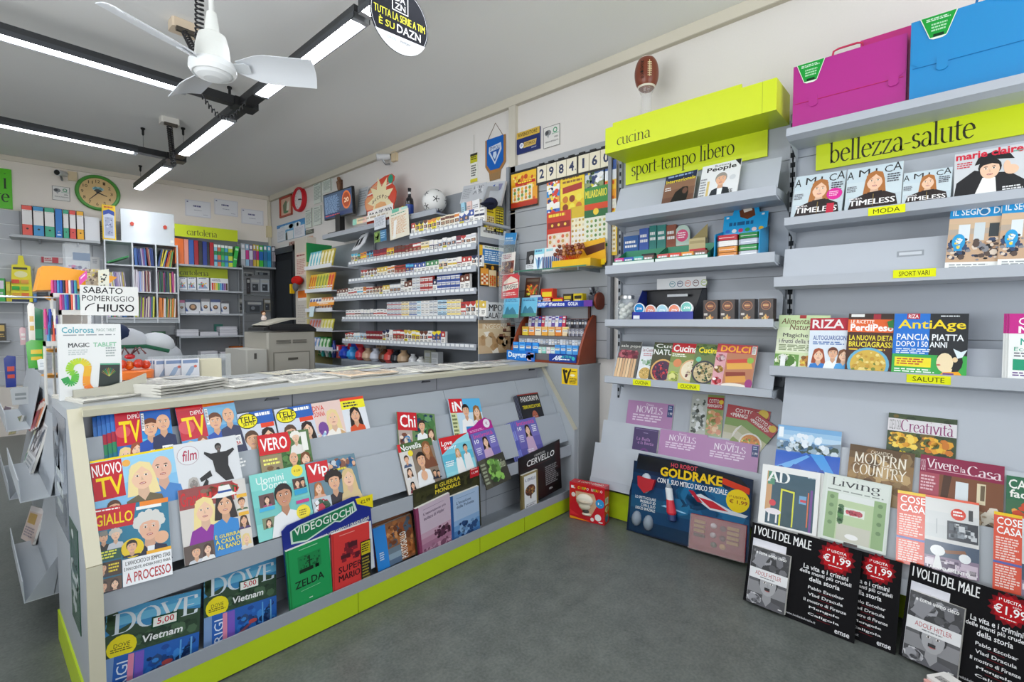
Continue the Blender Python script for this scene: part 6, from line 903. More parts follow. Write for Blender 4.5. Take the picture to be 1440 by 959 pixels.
y,i = row(2,'cream/sky blue*2;green/sky blue*1;orange/yellow*2;sky blue/navy*2;burgundy/red*4;yellow/orange*2;brown/dark red*3;dark red/brown*2;red/white*2;cream/gold*2;navy/white*2;silver/white*4;burgundy/white*1;white/red*1;white/silver*2',4.60,1.862,'second')
y,i = row(3,'white/red*2;white/brown*3;cream/gold*3;white/orange*2;red/brown*3;blue/sky blue*2;white/blue*3;white/green*3;cream/silver*2;white/gold*2;dark red/white*1;white/red*2;white/navy*2',4.42,1.69,'third')
y,i = row(4,'white/brown*4;white/red*3;white/sky blue*2;orange/white*1;white/red*2;cream/brown*3;white/gold*2;silver/white*3',4.90,1.518,'fourth')
y,i = row(4,'white/black*1',y,1.518,'fourth',stack=3,start=i); y,i = row(4,'white/brown*2',y,1.518,'fourth',start=i,h=.11); y,i = row(4,'silver/white*2;red/white*3',y,1.518,'fourth',stack=3,start=i); y,i = row(4,'white/navy*1',y,1.518,'fourth',start=i,h=.11); y,i = row(4,'blue/white*5',y,1.518,'fourth',stack=3,start=i); y,i = row(4,'white/brown*2',y,1.518,'fourth',start=i,h=.12)
y,i = row(5,'white/red*3;white/brown*2;navy/white*4;white/red*4',4.72,1.305,'fifth',h=.08); y,i = row(5,'silver/red*4;cream/gold*2;silver/blue*2;pale blue/white*1;white/silver*2;silver/white*2;pale blue/navy*2;cream/yellow*3',y,1.305,'fifth',stack=3,start=i); y,i = row(5,'red/white*1;white/red*2;white/gold*2',y,1.305,'fifth',start=i,h=.12)
y,i = row(6,'white/red*3;sky blue/white*2;pale blue/silver*2',4.74,1.08,'lowest',h=.07); y,i = row(6,'dark red/brown*5',y,1.08,'lowest',stack=2,start=i); y,i = row(6,'white/navy*2;silver/white*1;red/white*3;white/gold*2;yellow/white*2;white/brown*2;white/red*1;blue/yellow*2;white/red*1',y,1.08,'lowest',start=i,h=.105)
# cards on the end of the tobacco unit
EY = 2.732
def endcard(name,label,q0,q1,qb,bg,ops,cat='notice',Y=EY,t=.003,mat='gloss',group=None):
    a = onY(q0,Y); b = onY(q1,Y); fr = Fr(a,(1,0,0),DN,(0,-1,0)); w = b.x-a.x; h = a.z-onY(qb,Y).z; T = Thing(name,label,cat,group); T.box(0,w,0,h,-t,0,bg,mat,fr); Art(T,fr,w,h,mat).run(ops); T.done()
endcard('scratch_ticket','yellow scratch ticket box wrapped on the end of the top tobacco shelf',(683,286),(708,290),(684,327),'e8d22a',[('r',.0,.0,1,.1,'8a8a2a'),('l',.08,.14,.45,.32,2,'6a4a1a'),('r',.06,.4,.46,.9,'f0e6b8'),('r',.55,.12,.97,.92,'2a2414')]+grid_of(0,4,6,.07,.42,.45,.88,.04,['c8a04a','8a6a2a'])+grid_of(0,4,8,.57,.14,.95,.9,.04,['e8d22a','f0e04a']),'scratch ticket',t=.02)
endcard('price_strip','clear plastic strip of paper slips beneath the yellow ticket box',(676,318),(712,332),(676,332),'dfe0dc',[('l',.1,.3,.9,.7,1,'8a8a8a')],'price strip')
endcard('notice','blue printed notice with yellow spine on the tobacco unit end',(674,340),(711,343),(675,371),'2a7ac0',[('r',0,0,1,.12,'1c1c1e'),('r',0,.12,.12,1,'e8b82a'),('r',.12,.12,1,.28,'e8e8e4'),('l',.2,.16,.8,.24,1,'5a8a4a'),('l',.2,.36,.9,.84,5,'d8ecf8'),('r',.12,.94,1,1,'e8c83a')])
endcard('scratch_ticket','three hanging strips of orange scratch tickets below the blue notice',(675,370),(709,373),(676,402),'2a2420',[('r',.02,.2,.34,.95,'e8a03a'),('r',.36,.25,.66,1,'f0dcb0'),('r',.68,.3,.98,1,'6a3a2a')]+grid_of(0,3,5,.04,.45,.32,.9,.04,['f0e8d0','c8541a'])+grid_of(0,3,5,.38,.5,.64,.95,.04,['c88a2a','d8541a'])+grid_of(0,3,5,.7,.5,.96,.95,.04,['f0b85a','d8b08a'])+[('o',.18,.12,.06,'d8a02a'),('o',.5,.15,.06,'d8a02a'),('o',.82,.17,.06,'d8a02a')],'scratch ticket',Y=2.728)
endcard('notice','white notice with big black capitals above the beige invention book',(680,424.5),(713,423),(680,450),'e4e6e8',[('T','EMPOLI',.08,.12,1.0,.5,'16161a'),('T','GALATA',.04,.58,.9,.9,'16161a')],Y=2.70)
endcard('magazine','beige invention magazine with a pale machine beam standing on the counter end',(673,450),(718,448),(673,498),'d0bc98',[('g',0,0,1,1,['c8a880','d8c4a0','c0a078','cbb08a']),('r',0,0,1,.1,'8a7a64'),('t','INGEGNO',.12,.12,.95,.26,'e8dcc4',.02),('p',[(.15,.36),(.32,.34),(.55,.75),(.62,1),(.42,1),(.35,.7)],'eee8da'),('sp',.05,.35,.95,.95,20,['b89468','d8c4a4','a88458'],.1)],'magazine',Y=2.64,t=.006)
# ------------------------------------------------------------------ things standing on top of the tobacco shelving
TZ = 2.2
T = Thing('monitor','black flat screen monitor with a blue results table on the tobacco top shelf','monitor')
a,b,c = onX((455,276),2.82),onX((494,263),2.80),onX((458,308),2.82); u = (b-a).normalized(); w = (b-a).length; n = V((-.985,-.10,-.06)).normalized(); n = (n-u*n.dot(u)).normalized(); v = u.cross(n); v = -v if v.z > 0 else v; h = (c-a).dot(v); fr = Fr(a,u,v,n)
m = T.part('screen_case'); m.box(-.012,w+.012,-.012,h+.012,-.03,0,'17181b','plastic',fr)
s = T.part('screen',None,'lit blue screen with an orange circle'); s.box(0,w,0,h,.0,.001,'3d4e68','screen',fr); A = Art(s,fr.at(0,0,.0012),w,h,'screen',.0004); A.g(0,0,1,1,['44546a','465870','42546c','3c4c64','303e58']); A.l(.04,.1,.58,.82,22,'7a96b8'); A.r(.64,.04,.98,.7,'3c4c70'); A.o(.82,.42,.15,'c86a3a',22); A.o(.82,.42,.12,'9a4428',22); A.t('20',.74,.33,.9,.52,'e8c8a8',.02); A.r(.0,.84,.99,.98,'22345e'); A.l(.05,.88,.6,.95,1,'b04a4a')
st = T.part('stand'); p = fr.P(w/2,h,-.02); st.box(p.x-.03,p.x+.03,p.y-.05,p.y+.05,TZ+.036,p.z+.02,'141416','plastic'); st.box(p.x-.08,p.x+.1,p.y-.13,p.y+.13,TZ+.036,TZ+.05,'141416','plastic'); T.done()
T = Thing('figurine','small dark wooden figurine hung on the wall above the monitor','figurine'); p = onX((476.5,262),2.98); fg = Fr((2.98,p.y,p.z)); T.lathe([(a*.62,b*.62) for a,b in ((.02,-.09),(.035,-.02),(.04,.04),(.05,.075),(.03,.1),(.022,.11),(.032,.13),(.034,.155),(.02,.175),(.002,.18))],'7a5234','wood',fg,12)
for s in (-1,1): T.ball((0,s*.03,.04),.012,.014,.024,'6a452b','wood',fg)
T.box(2.985,XR-.001,p.y-.02,p.y+.02,p.z-.06,p.z+.08,'5a3a24','wood'); T.done()
a,b,c = onX((514,246),2.80),onX((557,246),2.80),onX((514,303),2.80); w = a.y-b.y; h = a.z-c.z-.03; fr = Fr((2.80,a.y,TZ+.085+h*.985),(0,-1,0),DN,(-1,0,0))
T = Thing('jackpot_sign','tall orange red jackpot cut-out sign shaped like a pot with a star burst','sign'); k = h/1.05
pot = [(.04,.34),(.10,.22),(.22,.09),(.42,.0),(.66,-.06),(.86,-.06),(.95,.02),(.93,.12),(.86,.17),(.94,.26),(1.0,.42),(.98,.60),(.92,.72),(.92,1.2),(.02,1.2),(.04,.74),(-.03,.6),(-.04,.44)]
T.prism([(x*w,y*h) for x,y in pot],-.006,0,'d8482e','gloss',fr); A = Art(T,fr,w,h)
A.p([(-.02,.44),(.04,.35),(.3,.35),(.25,.7),(.03,.7),(-.02,.58)],'eaa06a'); A.p([(.1,.23),(.24,.1),(.4,.03),(.4,.2),(.1,.28)],'e8986a'); A.p([(.05,.285),(.4,.23),(.85,.165),(.86,.19),(.4,.27),(.06,.325)],'f4ece4'); A.t('SuperEnalotto',.22,.10,.8,.18,'e0b8a0',.01); A.o(.83,.06,.08,'2a9a7a'); A.star(.5,.52,.44,'f4e6b8',9,.55)
for i,ch in enumerate('JACKPOT'): x = .24+.085*i; y = .55-.12*math.sin(math.pi*(i+.5)/7); A.T(ch,x-.032,y-.045,x+.032,y+.045,'5a2a1c')
A.p([(.3,.7),(.35,.6),(.5,.56),(.65,.6),(.7,.7)],'e8a86a'); A.p([(.06,.74),(.9,.68),(.9,.93),(.06,.99)],'f6f2ee'); A.t('28.8',.12,.79,.4,.94,'2a2a2a',.03); A.t('00.000',.44,.76,.86,.88,'3a3a3a',.02); T.done()
T = Thing('paper_sheet','pale grey paper sheet standing behind the jackpot sign','paper'); fr,w,h = sheet((505,266),(518,262),.30,(V((2.9,0,2.3)),V((-1,0,.1)).normalized())); T.box(0,w,0,h,-.002,0,'c4c8cc','paper',fr); Art(T,fr,w,h,'paper').l(.1,.1,.9,.7,7,'9aa0a6'); T.done()
T = Thing('wine_bottle','dark wine bottle with a blue label between jackpot sign and football','bottle'); p = onX((576,286),2.86); fb = Fr((2.86,p.y,TZ+.001)); m = T.part('glass_body'); m.lathe([(.034,.0),(.038,.008),(.038,.19),(.034,.215),(.018,.235),(.014,.25),(.014,.30),(.0165,.302),(.0165,.318),(.001,.32)],'14121a','film',fb,20)
l = T.part('label',None,'blue paper label with silver mark'); l.lathe([(.0386,.05),(.0386,.16)],'2446a0','gloss',fb,20,False)
for t in (2.9,3.2,3.5): f2 = Fr(fb.P(.039*math.cos(t),.039*math.sin(t),.14),(math.sin(t),-math.cos(t),0),DN,(math.cos(t),math.sin(t),0)); Art(l,f2.at(-.008,0,.0006),.016,.08).r(.2,.1,.8,.9,'a8b8d8')
c = T.part('neck_foil',None,'white neck band'); c.lathe([(.0148,.262),(.0148,.282)],'d8d8d8','gloss',fb,16,False); T.done()
T = Thing('trinket','yellow and blue knitted trinket perched beside the wine bottle','ornament'); p = onX((566,283),2.76)
for dx,dz,r,c in ((0,.03,.03,'e8c41e'),(.0,.06,.022,'f0d03a'),(.035,.02,.022,'3a6ab0'),(-.04,.045,.018,'e8b81e'),(.03,-.01,.02,'4a7ac0'),(-.055,.02,.014,'4a8ad0'),(.01,.0,.02,'3a5a9a')): T.ball((2.765,p.y-dx,TZ+.05+dz),.02,r,r,c,'matte',n=10,k=6)
T.done()
T = Thing('football','white football with thin black star shaped seams on top of the shelves','ball'); p = onX((611,277),2.84); R = .108; o = V((2.84,p.y,TZ+R+.02)); fb = Fr(o); T.ball((0,0,0),R,R,R,'e6e6e4','gloss',fb,28,16)
ph = (1+5**.5)/2; ico = [V((0,s,t*ph)).normalized() for s in (-1,1) for t in (-1,1)]+[V((s,t*ph,0)).normalized() for s in (-1,1) for t in (-1,1)]+[V((t*ph,0,s)).normalized() for s in (-1,1) for t in (-1,1)]
q = T.part('printed_pattern',None,'black printed seams')
for i,d in enumerate(ico):
    nb = sorted(ico,key=lambda e: -e.dot(d))[1:6]
    for e in nb:
        m2 = (d*.72+e*.28).normalized(); s = d.cross(e).normalized()
        q.add([o+(d+s*.03).normalized()*R*1.006,o+(d-s*.03).normalized()*R*1.006,o+(m2-s*.035).normalized()*R*1.012,o+(m2+s*.035).normalized()*R*1.012][::-1],'2a2a30','gloss')
r = T.part('ball_ring',None,'blue plastic ring under the ball'); r.tube([o+V((.05*math.cos(t),.05*math.sin(t),-R-.004)) for t in [i*math.pi/10 for i in range(20)]],.012,'3a5ab8','plastic',7,True); T.done()
T = Thing('folder','grey ring folder with a printed square beside the football','folder'); fr,w,h = sheet((652,262),(684,256),(650,286),(V((2.88,0,2.2)),V((-1,0,.25)).normalized())); T.box(0,w,0,h,-.02,0,'c6c9ce','gloss',fr); A = Art(T,fr,w,h); A.sp(.5,.1,.95,.6,60,['8a8e94','d8dade'],.03,3,1); A.l(.06,.2,.45,.8,6,'a0a4aa'); T.done()
T = Thing('folder','grey display folder with a small blue crest at the bracket','folder'); fr,w,h = sheet((684,257),(711,254),(684,290),(V((2.86,0,2.2)),V((-1,0,.2)).normalized())); T.box(0,w,0,h,-.02,0,'b8bcc2','gloss',fr); A = Art(T,fr,w,h); A.p([(.4,.15),(.5,.1),(.5,.3),(.44,.36)],'2a4a9a'); A.p([(.68,.1),(.9,.1),(.86,.32),(.79,.38),(.72,.32)],'7a7a9a'); T.done()
for i,(q0,q1,qb,lb,c) in enumerate((((648,288),(653,286),(648,300),'sky blue pack on the top tobacco shelf by the grey folders','9acce0'),((656,284),(663,282),(656,297),'pink white pack on the top tobacco shelf by the grey folders','e8c8c0'),((664,282),(674,279),(664,296),'white carton on the top tobacco shelf by the grey folders','e8e8e8'))):
    T = Thing('pack',lb,'pack'); fr,w,h = sheet(q0,q1,.09,lean_x(2.74,2.1,0)); fr.o.z = 2.13+h; T.box(0,w,0,h,-.05,0,c,'gloss',fr); Art(T,fr,w,h).l(.1,.4,.9,.9,3,'8a8a90'); T.done()
T = Thing('cap','dark navy cap lying on top of the yellow ticket box','cap'); p = onX((690,281),2.72); T.ball((2.72,p.y,2.16),.05,.06,.045,'22263a','matte',n=16); T.ball((2.66,p.y-.02,2.145),.05,.06,.008,'22263a','matte',n=14,k=6); T.done()
# papers hanging from the edge of the top shelf
SF = lambda q0,q1,qb,X=2.73: (sheet(q0,q1,qb,lean_x(X,2.2,0)))
for nm,lb,q0,q1,qb,c,ops,X in (
 ('price_banner','pastel striped paper banner along the edge of the top shelf',(496,309),(573,289),(496,317),'e8e4d8',[('r',0,0,.08,1,'8ad0b8'),('r',.08,0,.2,1,'f0d8a8'),('r',.2,0,.28,1,'f0c0b0'),('r',.3,.2,.6,.9,'f4f0e8'),('r',.74,0,.86,1,'6ac0a0'),('l',.1,.25,.7,.8,1,'b8a890'),('r',.9,0,1,1,'b8e0d0')],2.725),
 ('notice','small pale notice hanging under the pastel banner',(526,306),(542,301),(526,324),'d8dce2',[('l',.1,.1,.9,.8,7,'a0a6b0')],2.72),
 ('notice','cream laminated price list hanging beside the small pale notice',(547,302),(574,292),(543,340),'ece4d0',[('l',.1,.06,.9,.12,1,'4a9a7a'),('l',.1,.18,.92,.85,14,'d8a87a'),('p',[(.25,.3),(.4,.28),(.3,.95),(.15,.97)],'f6f4ee')],2.70),
 ('leaflet','blue green leaflet clipped under the cream price list',(526,327),(543,322),(527,342),'3a7aa8',[('r',0,0,.5,1,'6a8a3a'),('sp',.02,.1,.48,.95,14,['8aaa4a','4a6a2a'],.12),('l',.55,.2,.95,.8,3,'a8d0e8')],2.73)):
    fr,w,h = SF(q0,q1,qb,X); T = Thing(nm,lb,nm.split('_')[-1]); T.box(0,w,0,h,-.0015,0,c,'gloss',fr); Art(T,fr,w,h).run(ops); T.done()
T = Thing('phone_card_display','white sloping display of black phones on the second tobacco shelf','display'); fr,w,h = sheet((512,320),(520,318),(498,352),lean_x(2.70,1.87,25)); T.prism([(.0,.12),(.06,.0),(.12,.0),(.14,.2),(.06,h),(-.06,h)],-.01,0,'e0e2e6','gloss',fr); A = Art(T,fr.at(-.05,.06),.16,h-.08); A.p([(.2,.5),(.45,.35),(.4,.8),(.1,.95)],'1a1a1e'); A.p([(.55,.4),(.85,.28),(.75,.75),(.45,.88)],'1a1a1e'); A.r(.3,.02,.8,.15,'2a2a30'); T.done()
# ---- camera and pennants on the long wall
def camera(p,fr,label):
    T = Thing('security_camera',label,'security camera'); b = T.part('wall_plate'); b.box(.05,.13,-.05,.05,0,.03,'dcc9a6','plastic',fr)
    a = T.part('arm'); a.tube([fr.P(0,-.06,.02),fr.P(0,-.07,.06),fr.P(-.01,-.03,.09)],.012,'b4b6ba','metal',8); c = T.part('camera_body'); f2 = Fr(fr.P(0,0,.08),fr.u,fr.v,(fr.n*.8-fr.u*.5-fr.v*.12).normalized()); f2.u = f2.v.cross(f2.n).normalized(); f2.v = f2.n.cross(f2.u)
    c.lathe([(.026,-.06),(.03,-.05),(.031,.05),(.034,.052),(.034,.075),(.030,.078)],'d4d6d8','plastic',f2,16); g = T.part('lens',None,'black lens'); g.lathe([(.029,.0785),(.02,.0775),(.001,.077)],'16171a','film',f2,14); T.done()
p = onX((545,222),2.98); camera(p,RW(XR-.001,p.y,p.z),'white security camera under the ceiling duct above the jackpot sign')
wx = XR-.004
def wallflat(name,label,q0,q1,qb,bg,ops,cat,t=.006,mat='gloss',X=wx,frame=None,after=None):
    a = onX(q0,X); b = onX(q1,X); w = a.y-b.y; h = a.z-onX(qb,X).z; fr = Fr((X,a.y,(a.z+b.z)/2),(0,-1,0),DN,(-1,0,0)); T = Thing(name,label,cat)
    T.box(0,w,0,h,-.003,t,bg,mat,fr)
    if frame: k = T.part('frame'); [k.box(*e,t-.001,t+.01,frame,'wood',fr) for e in ((0,w,0,.02),(0,w,h-.02,h),(0,.02,0,h),(w-.02,w,0,h))]
    A = Art(T,fr.at(0,0,t),w,h,mat); A.run(ops)
    if after: after(T,fr,w,h)
    T.done()
def hang(c,up): return lambda T,fr,w,h: T.part('hanging_string').tube([fr.P(w*.1,.0,.004),fr.P(w*.5,-up,.002),fr.P(w*.9,.0,.004)],.002,c,'matte',4)
p0,p1,pb = (684,196),(710,191),(686,241)
a = onX(p0,wx); b = onX(p1,wx); w = a.y-b.y; h = a.z-onX(pb,wx).z; fr = Fr((wx,a.y,(a.z+b.z)/2),(0,-1,0),DN,(-1,0,0))
T = Thing('pennant','blue crest pennant with gold fringe hanging from a string','pennant'); m = T.part('fringe',None,'gold brown fringe'); m.prism([(-.01,.0),(w+.01,.0),(w+.01,h*.82),(w*.85,h*.98),(w*.7,h*1.06),(w*.2,h*1.06),(w*.1,h*.98),(-.01,h*.82)],0,.004,'a87a4a','matte',fr); T.prism([(.012,.0),(w-.012,0),(w-.012,h*.78),(w*.72,h*.96),(w*.25,h*.96),(.012,h*.78)],.0045,.007,'1f62b8','matte',fr)
A = Art(T,fr.at(0,0,.0072),w,h,'matte',.0004); A.p([(.18,.25),(.82,.2),(.86,.4),(.5,.82),(.16,.42)],'c8d4e4'); A.p([(.24,.4),(.78,.36),(.5,.74)],'2a5aa8'); A.t('EMPOLI',.24,.26,.78,.36,'1f4a90',.02); A.p([(.42,.44),(.58,.43),(.6,.55),(.5,.66),(.4,.56)],'c8d8ec'); s = T.part('hanging_string'); s.tube([fr.P(.02,0,.003),fr.P(w*.5,-.12,.001),fr.P(w-.02,0,.003)],.002,'7a5a3a','matte',4)
t = T.part('tassel',None,'short gold tassel'); t.prism([(w*.15,h*1.0),(w*.8,h*1.0),(w*.75,h*1.28),(w*.2,h*1.28)],.001,.0035,'9a7a54','matte',fr); T.done()
wallflat('door_hanger','narrow yellow and white hanging card left of the blue pennant'.replace('left of','beside'),(662,218),(672,214),(662,258),'e8e8e0',[('r',0,0,1,.32,'c8c41e'),('r',0,0,1,.08,'2a2a1c'),('l',.1,.1,.9,.24,2,'3a3a1a'),('l',.12,.4,.88,.82,5,'2a2a2a'),('r',0,.88,1,1,'d8cc2a')],'card',after=lambda T,fr,w,h: T.part('hanging_string').tube([fr.P(w*.5,0,.003),fr.P(w*.5,-.16,.003)],.0015,'b8b8b0','matte',4))
wallflat('lottery_sign','navy and gold lottery retailer sign on the white wall above the figures board',(727,188),(760,178),(727,218),'1c2c6a',[('r',0,0,1,.3,'d8b44a'),('T','RIVENDITORE',.1,.06,.9,.22,'5a4414'),('o',.24,.64,.09,'e8ecf4'),('t','IP',.2,.58,.28,.7,'2a4aa0'),('p',[(.34,.52),(.88,.5),(.84,.76),(.32,.78)],'d8b864'),('T','LOTTOMATICA',.36,.56,.82,.7,'6a4a1a'),('T','sisal',.66,.82,.86,.88,'c8d0e4')],'sign',t=.01)
CC = [('r',.03,.03,.97,.97,'e6e4e0'),('r',.0,.0,1,.02,'3a3a3a'),('r',0,.98,1,1,'3a3a3a'),('r',0,0,.025,1,'3a3a3a'),('r',.975,0,1,1,'3a3a3a'),('e',.28,.3,.2,.14,'8a8e90'),('e',.22,.28,.1,.1,'4a4c50'),('p',[(.2,.4),(.36,.4),(.3,.56)],'a8aaac'),('o',.72,.24,.13,'3a9a6a'),('o',.72,.24,.08,'e6e4e0'),('T','SICURA',.52,.36,.94,.42,'3a9a6a'),('T','AREA',.66,.52,.9,.6,'3a3a3a'),('T','VIDEOSORVEGLIATA',.12,.7,.92,.77,'4a4a4a')]
wallflat('cctv_notice','white camera surveillance notice beside the navy and gold lottery sign',(765,180),(788,174),(765,209),'e6e4e0',CC,'notice')
# ---- far end of the long wall
wallflat('picture','small orange red framed picture in the far corner beside the red clock',(394,280),(411,272),(394,308),'c8644a',[('r',.12,.1,.88,.9,'e0b8a0'),('p',[(.3,.8),(.25,.4),(.5,.2),(.6,.3),(.5,.85)],'6a7a5a'),('p',[(.55,.75),(.6,.4),(.8,.25),(.75,.7)],'e8e8d8'),('e',.5,.78,.2,.06,'4a8a5a')],'picture',frame='b8503a')
T = Thing('wall_clock','red rimmed round wall clock on the long wall near the monitor','clock'); p = onX((423,281),XR-.01); fr = Fr((XR-.001,p.y,p.z),(0,-1,0),DN,(-1,0,0)); R = .155; k = T.part('rim',None,'deep red rim'); k.lathe([(R,0),(R+.006,.02),(R,.055),(R-.012,.062),(R-.024,.055),(R-.026,.03)],'c81a28','plastic',fr,36,False)
f = T.part('clock_face'); f.lathe([(R-.02,.03),(R-.02,.032)],'e4e6e8','gloss',fr,36)
def ticks(T,fr,R,z,c,num=None):
    for i in range(12):
        a = math.pi*i/6
        if num: q = fr.P(R*.76*math.sin(a),-R*.76*math.cos(a),z); Art(T,Fr(q-fr.u*R*.12-fr.v*R*.10,fr.u,fr.v,fr.n),R*.24 if i in (0,10,11) else R*.13,R*.2).t(str(i or 12),0,0,1,1,c,.01)
        else: q = Fr(fr.o,fr.u,fr.v,fr.n).rot(a); T.box(-.003,.003,R*.72,R*.82,z,z+.001,c,'gloss',q)
def hands(T,fr,R,z,a1,a2,c):
    for a,L,wd,nm in ((a1,.5,.008,'hour_hand'),(a2,.72,.006,'minute_hand')): m = T.part(nm); q = fr.rot(math.radians(a)); m.prism([(-wd,R*.1),(wd,R*.1),(wd*.4,-R*L),(-wd*.4,-R*L)],z,z+.002,c,'plastic',q)
ticks(f,fr,R-.02,.0325,'3a3a40'); hands(T,fr,R-.02,.036,92,100,'2a2a2e'); T.done()
wallflat('poster','blue sky poster with pale papers pinned over it by the door',(390,320),(429,304),(390,343),'3a9ad0',[('g',0,0,1,1,['2a86c8','4a9ad0','8ac4dc','6ab0c8']),('sp',.1,.1,.9,.4,16,['e0ecf0','b8d8e4'],.1),('r',0,.2,.32,1,'dde2e8'),('r',.38,.5,.6,1,'e4e8ec'),('r',.62,.35,1,1,'e2e4ec'),('p',[(.33,.6),(.38,.5),(.4,1),(.33,1)],'2a3a34'),('l',.03,.4,.3,.9,6,'c8ccd4'),('l',.66,.45,.96,.9,6,'c8ccd8')],'poster')
for lb,q0,q1,qb in (('narrow framed licence sheet high beside the red clock',(442,259),(453,254),(442,288)),('narrow framed licence sheet just above the monitor edge',(455,253),(467,249),(455,272)),('narrow framed licence sheet under the red clock',(430,296),(440,292),(430,322)),('narrow framed licence sheet low behind the monitor',(442,292),(453,288),(442,318))):
    wallflat('framed_document',lb,q0,q1,qb,'dce4dc',[('l',.12,.08,.7,.14,1,'4a5a5a'),('l',.1,.2,.9,.85,9,'9aa8a0'),('r',.93,0,1,1,'5a4a44')],'document',t=.012)
wallflat('leaflet','dark small leaflet under the licence sheets',(430,325),(441,321),(430,331),'5a5e54',[('l',.1,.2,.9,.8,2,'a8b0a0')],'leaflet')
wallflat('leaflet','small white leaflet above the dark door',(394,345),(407,342),(394,356),'dcdcd8',[('r',.1,.2,.9,.8,'e8e8e4')],'leaflet')
wallflat('leaflet','small leaflet of red faces above the dark door',(407,341),(416,338),(407,353),'b89488',[('sp',.05,.05,.95,.95,20,['8a4a44','d8c0b0','6a3a34'],.13)],'leaflet')
wallflat('leaflet','small brown portrait leaflet above the pale poster',(420,341),(428,338),(420,356),'d8ccb8',[('r',.2,.15,.9,.85,'8a6a4a'),('r',.5,.4,.9,.8,'3a4a5a')],'leaflet')
wallflat('leaflet','peach leaflet under the dark small leaflet',(430,334),(440,331),(430,354),'e0bca4',[('l',.1,.1,.9,.8,7,'c08a74')],'leaflet')
T = Thing('notice_board','tall cream board of notices between the door and the ticket stand','notice board'); y0,y1 = 6.40,6.06; fr = Fr((2.90,y0,2.32),(0,-1,0),DN,(-1,0,0)); T.box(0,y0-y1,0,2.3,-.115,0,'d4cdc2','plastic',fr); T.box(y0-y1,y0-y1+.05,.15,2.3,-.115,.012,'3c3a3a','plastic',fr); A = Art(T,fr,y0-y1,2.3,'paper')
A.r(.1,.08,.92,.205,'e4d2c4'); A.l(.15,.09,.85,.105,1,'9a4a4a'); A.l(.15,.115,.85,.2,9,'c8948a'); A.r(.2,.29,.9,.33,'e87a2a'); A.r(.2,.33,.9,.345,'ece6de'); A.l(.15,.37,.9,.47,8,'c4bcb4')
c = T.part('hung_cap',None,'red cap hung on the board'); o = fr.P(.16,.54,.05); c.ball(tuple(o),.05,.13,.06,'c8241e','matte',n=16); c.ball((o.x-.02,o.y-.0,o.z-.08),.03,.06,.06,'6a6a6e','matte',n=10); c.box(o.x-.03,o.x+.02,o.y+.12,o.y+.15,o.z-.16,o.z-.04,'e8c01e','matte'); T.done()
# ---- ticket stand at the far end of the tobacco shelves
T = Thing('ticket_stand','white and yellow sided ticket stand between door and tobacco shelves','display stand'); y0,y1 = 5.62,5.0
m = T.part('side_panel',None,'pale yellow side panel'); m.box(2.68,3.0,y0,y0+.015,.6,2.15,'d8cc8a','plastic'); m = T.part('back_panel'); m.box(2.985,3.0,y1,y0,.6,2.15,'9aa0a6','plastic'); g = T.part('upper_panel',None,'green upper panel'); g.box(2.68,2.99,y0-.012,y0,1.95,2.17,'1f8a4a','plastic')
for z in (1.86,1.60,1.38,1.16,.95): s = T.part('tray'); s.box(2.66,2.99,y1,y0,z-.012,z,'c8cad0','plastic'); s.box(2.655,2.66,y1,y0,z-.012,z+.03,'dfe2e6','plastic')
m = T.part('base_cabinet'); m.box(2.70,3.0,y1,y0,0,.6,'8a8e92','shelf'); T.done()
TS = 'tickets in the ticket stand'
def tick_row(z,h,spec,lb,tilt=12):
    y = y0-.02; i = 0
    for c,c2,n,w in spec:
        for k in range(n):
            T = Thing('ticket_pack',lb % (CN2.get(c,'pale'),nth(i)),'ticket pack',TS); t = math.radians(tilt); v = V((-math.sin(t),0,-math.cos(t))); nn = V((-math.cos(t),0,math.sin(t))); fr = Fr(V((2.68,y,z+.001))-v*h,(0,-1,0),v,nn); T.box(0,w,0,h,-.012,0,c,'gloss',fr); A = Art(T,fr,w,h); A.p([(.1,.2),(.5,.05),(.9,.2),(.6,.5),(.8,.9),(.2,.8)],c2); A.l(.1,.7,.9,.95,2,'f0f0e8'); T.done(); y -= w+.004; i += 1
CN2 = {'6ac0d0': 'turquoise','c8b43a': 'mustard yellow','e8b82a': 'amber yellow','d8d04a': 'lemon yellow','e8982a': 'orange','e8e8e6': 'white','d88a5a': 'terracotta','b8a8b8': 'mauve','4a9a4a': 'green','7a9ac8': 'blue grey'}
tick_row(1.86,.2,[('6ac0d0','e8f0e8',4,.065),('c8b43a','f0e8c0',4,.07)],'%s ticket pad, %s from the door on the top tray of the ticket stand')
tick_row(1.60,.2,[('e8b82a','c85a1a',3,.05),('d8d04a','8a9a3a',4,.065),('e8982a','d83a2a',2,.06)],'%s ticket pad, %s from the door on the second tray of the ticket stand')
tick_row(1.38,.15,[('e8e8e6','4a5a9a',4,.065),('d88a5a','f0e4d0',4,.06)],'%s ticket pad, %s from the door on the middle tray of the ticket stand')
tick_row(1.16,.13,[('b8a8b8','c86a4a',4,.065),('d8d04a','e8e0b0',4,.065)],'%s ticket pad, %s from the door on the fourth tray of the ticket stand')
tick_row(.95,.13,[('7a9ac8','e8e0e4',3,.075),('4a9a4a','d8e8d0',3,.075)],'%s ticket pad, %s from the door on the lowest tray of the ticket stand')
T = Thing('advert_flap','orange and white advertising flap hanging from the ticket stand edge','notice'); fr,w,h = sheet((436,425),(470,422),(436,428.5),lean_x(2.62,1.35,10)); T.box(0,w,0,.05,-.004,0,'f0a03a','gloss',fr); A = Art(T,fr,w,.05); A.r(.3,0,1,.4,'f4e8d8'); A.l(.4,.5,.8,.85,1,'f8f0e8'); T.box(.02,.12,.05,.17,-.004,-.002,'c8dce0','paper',fr); T.done()
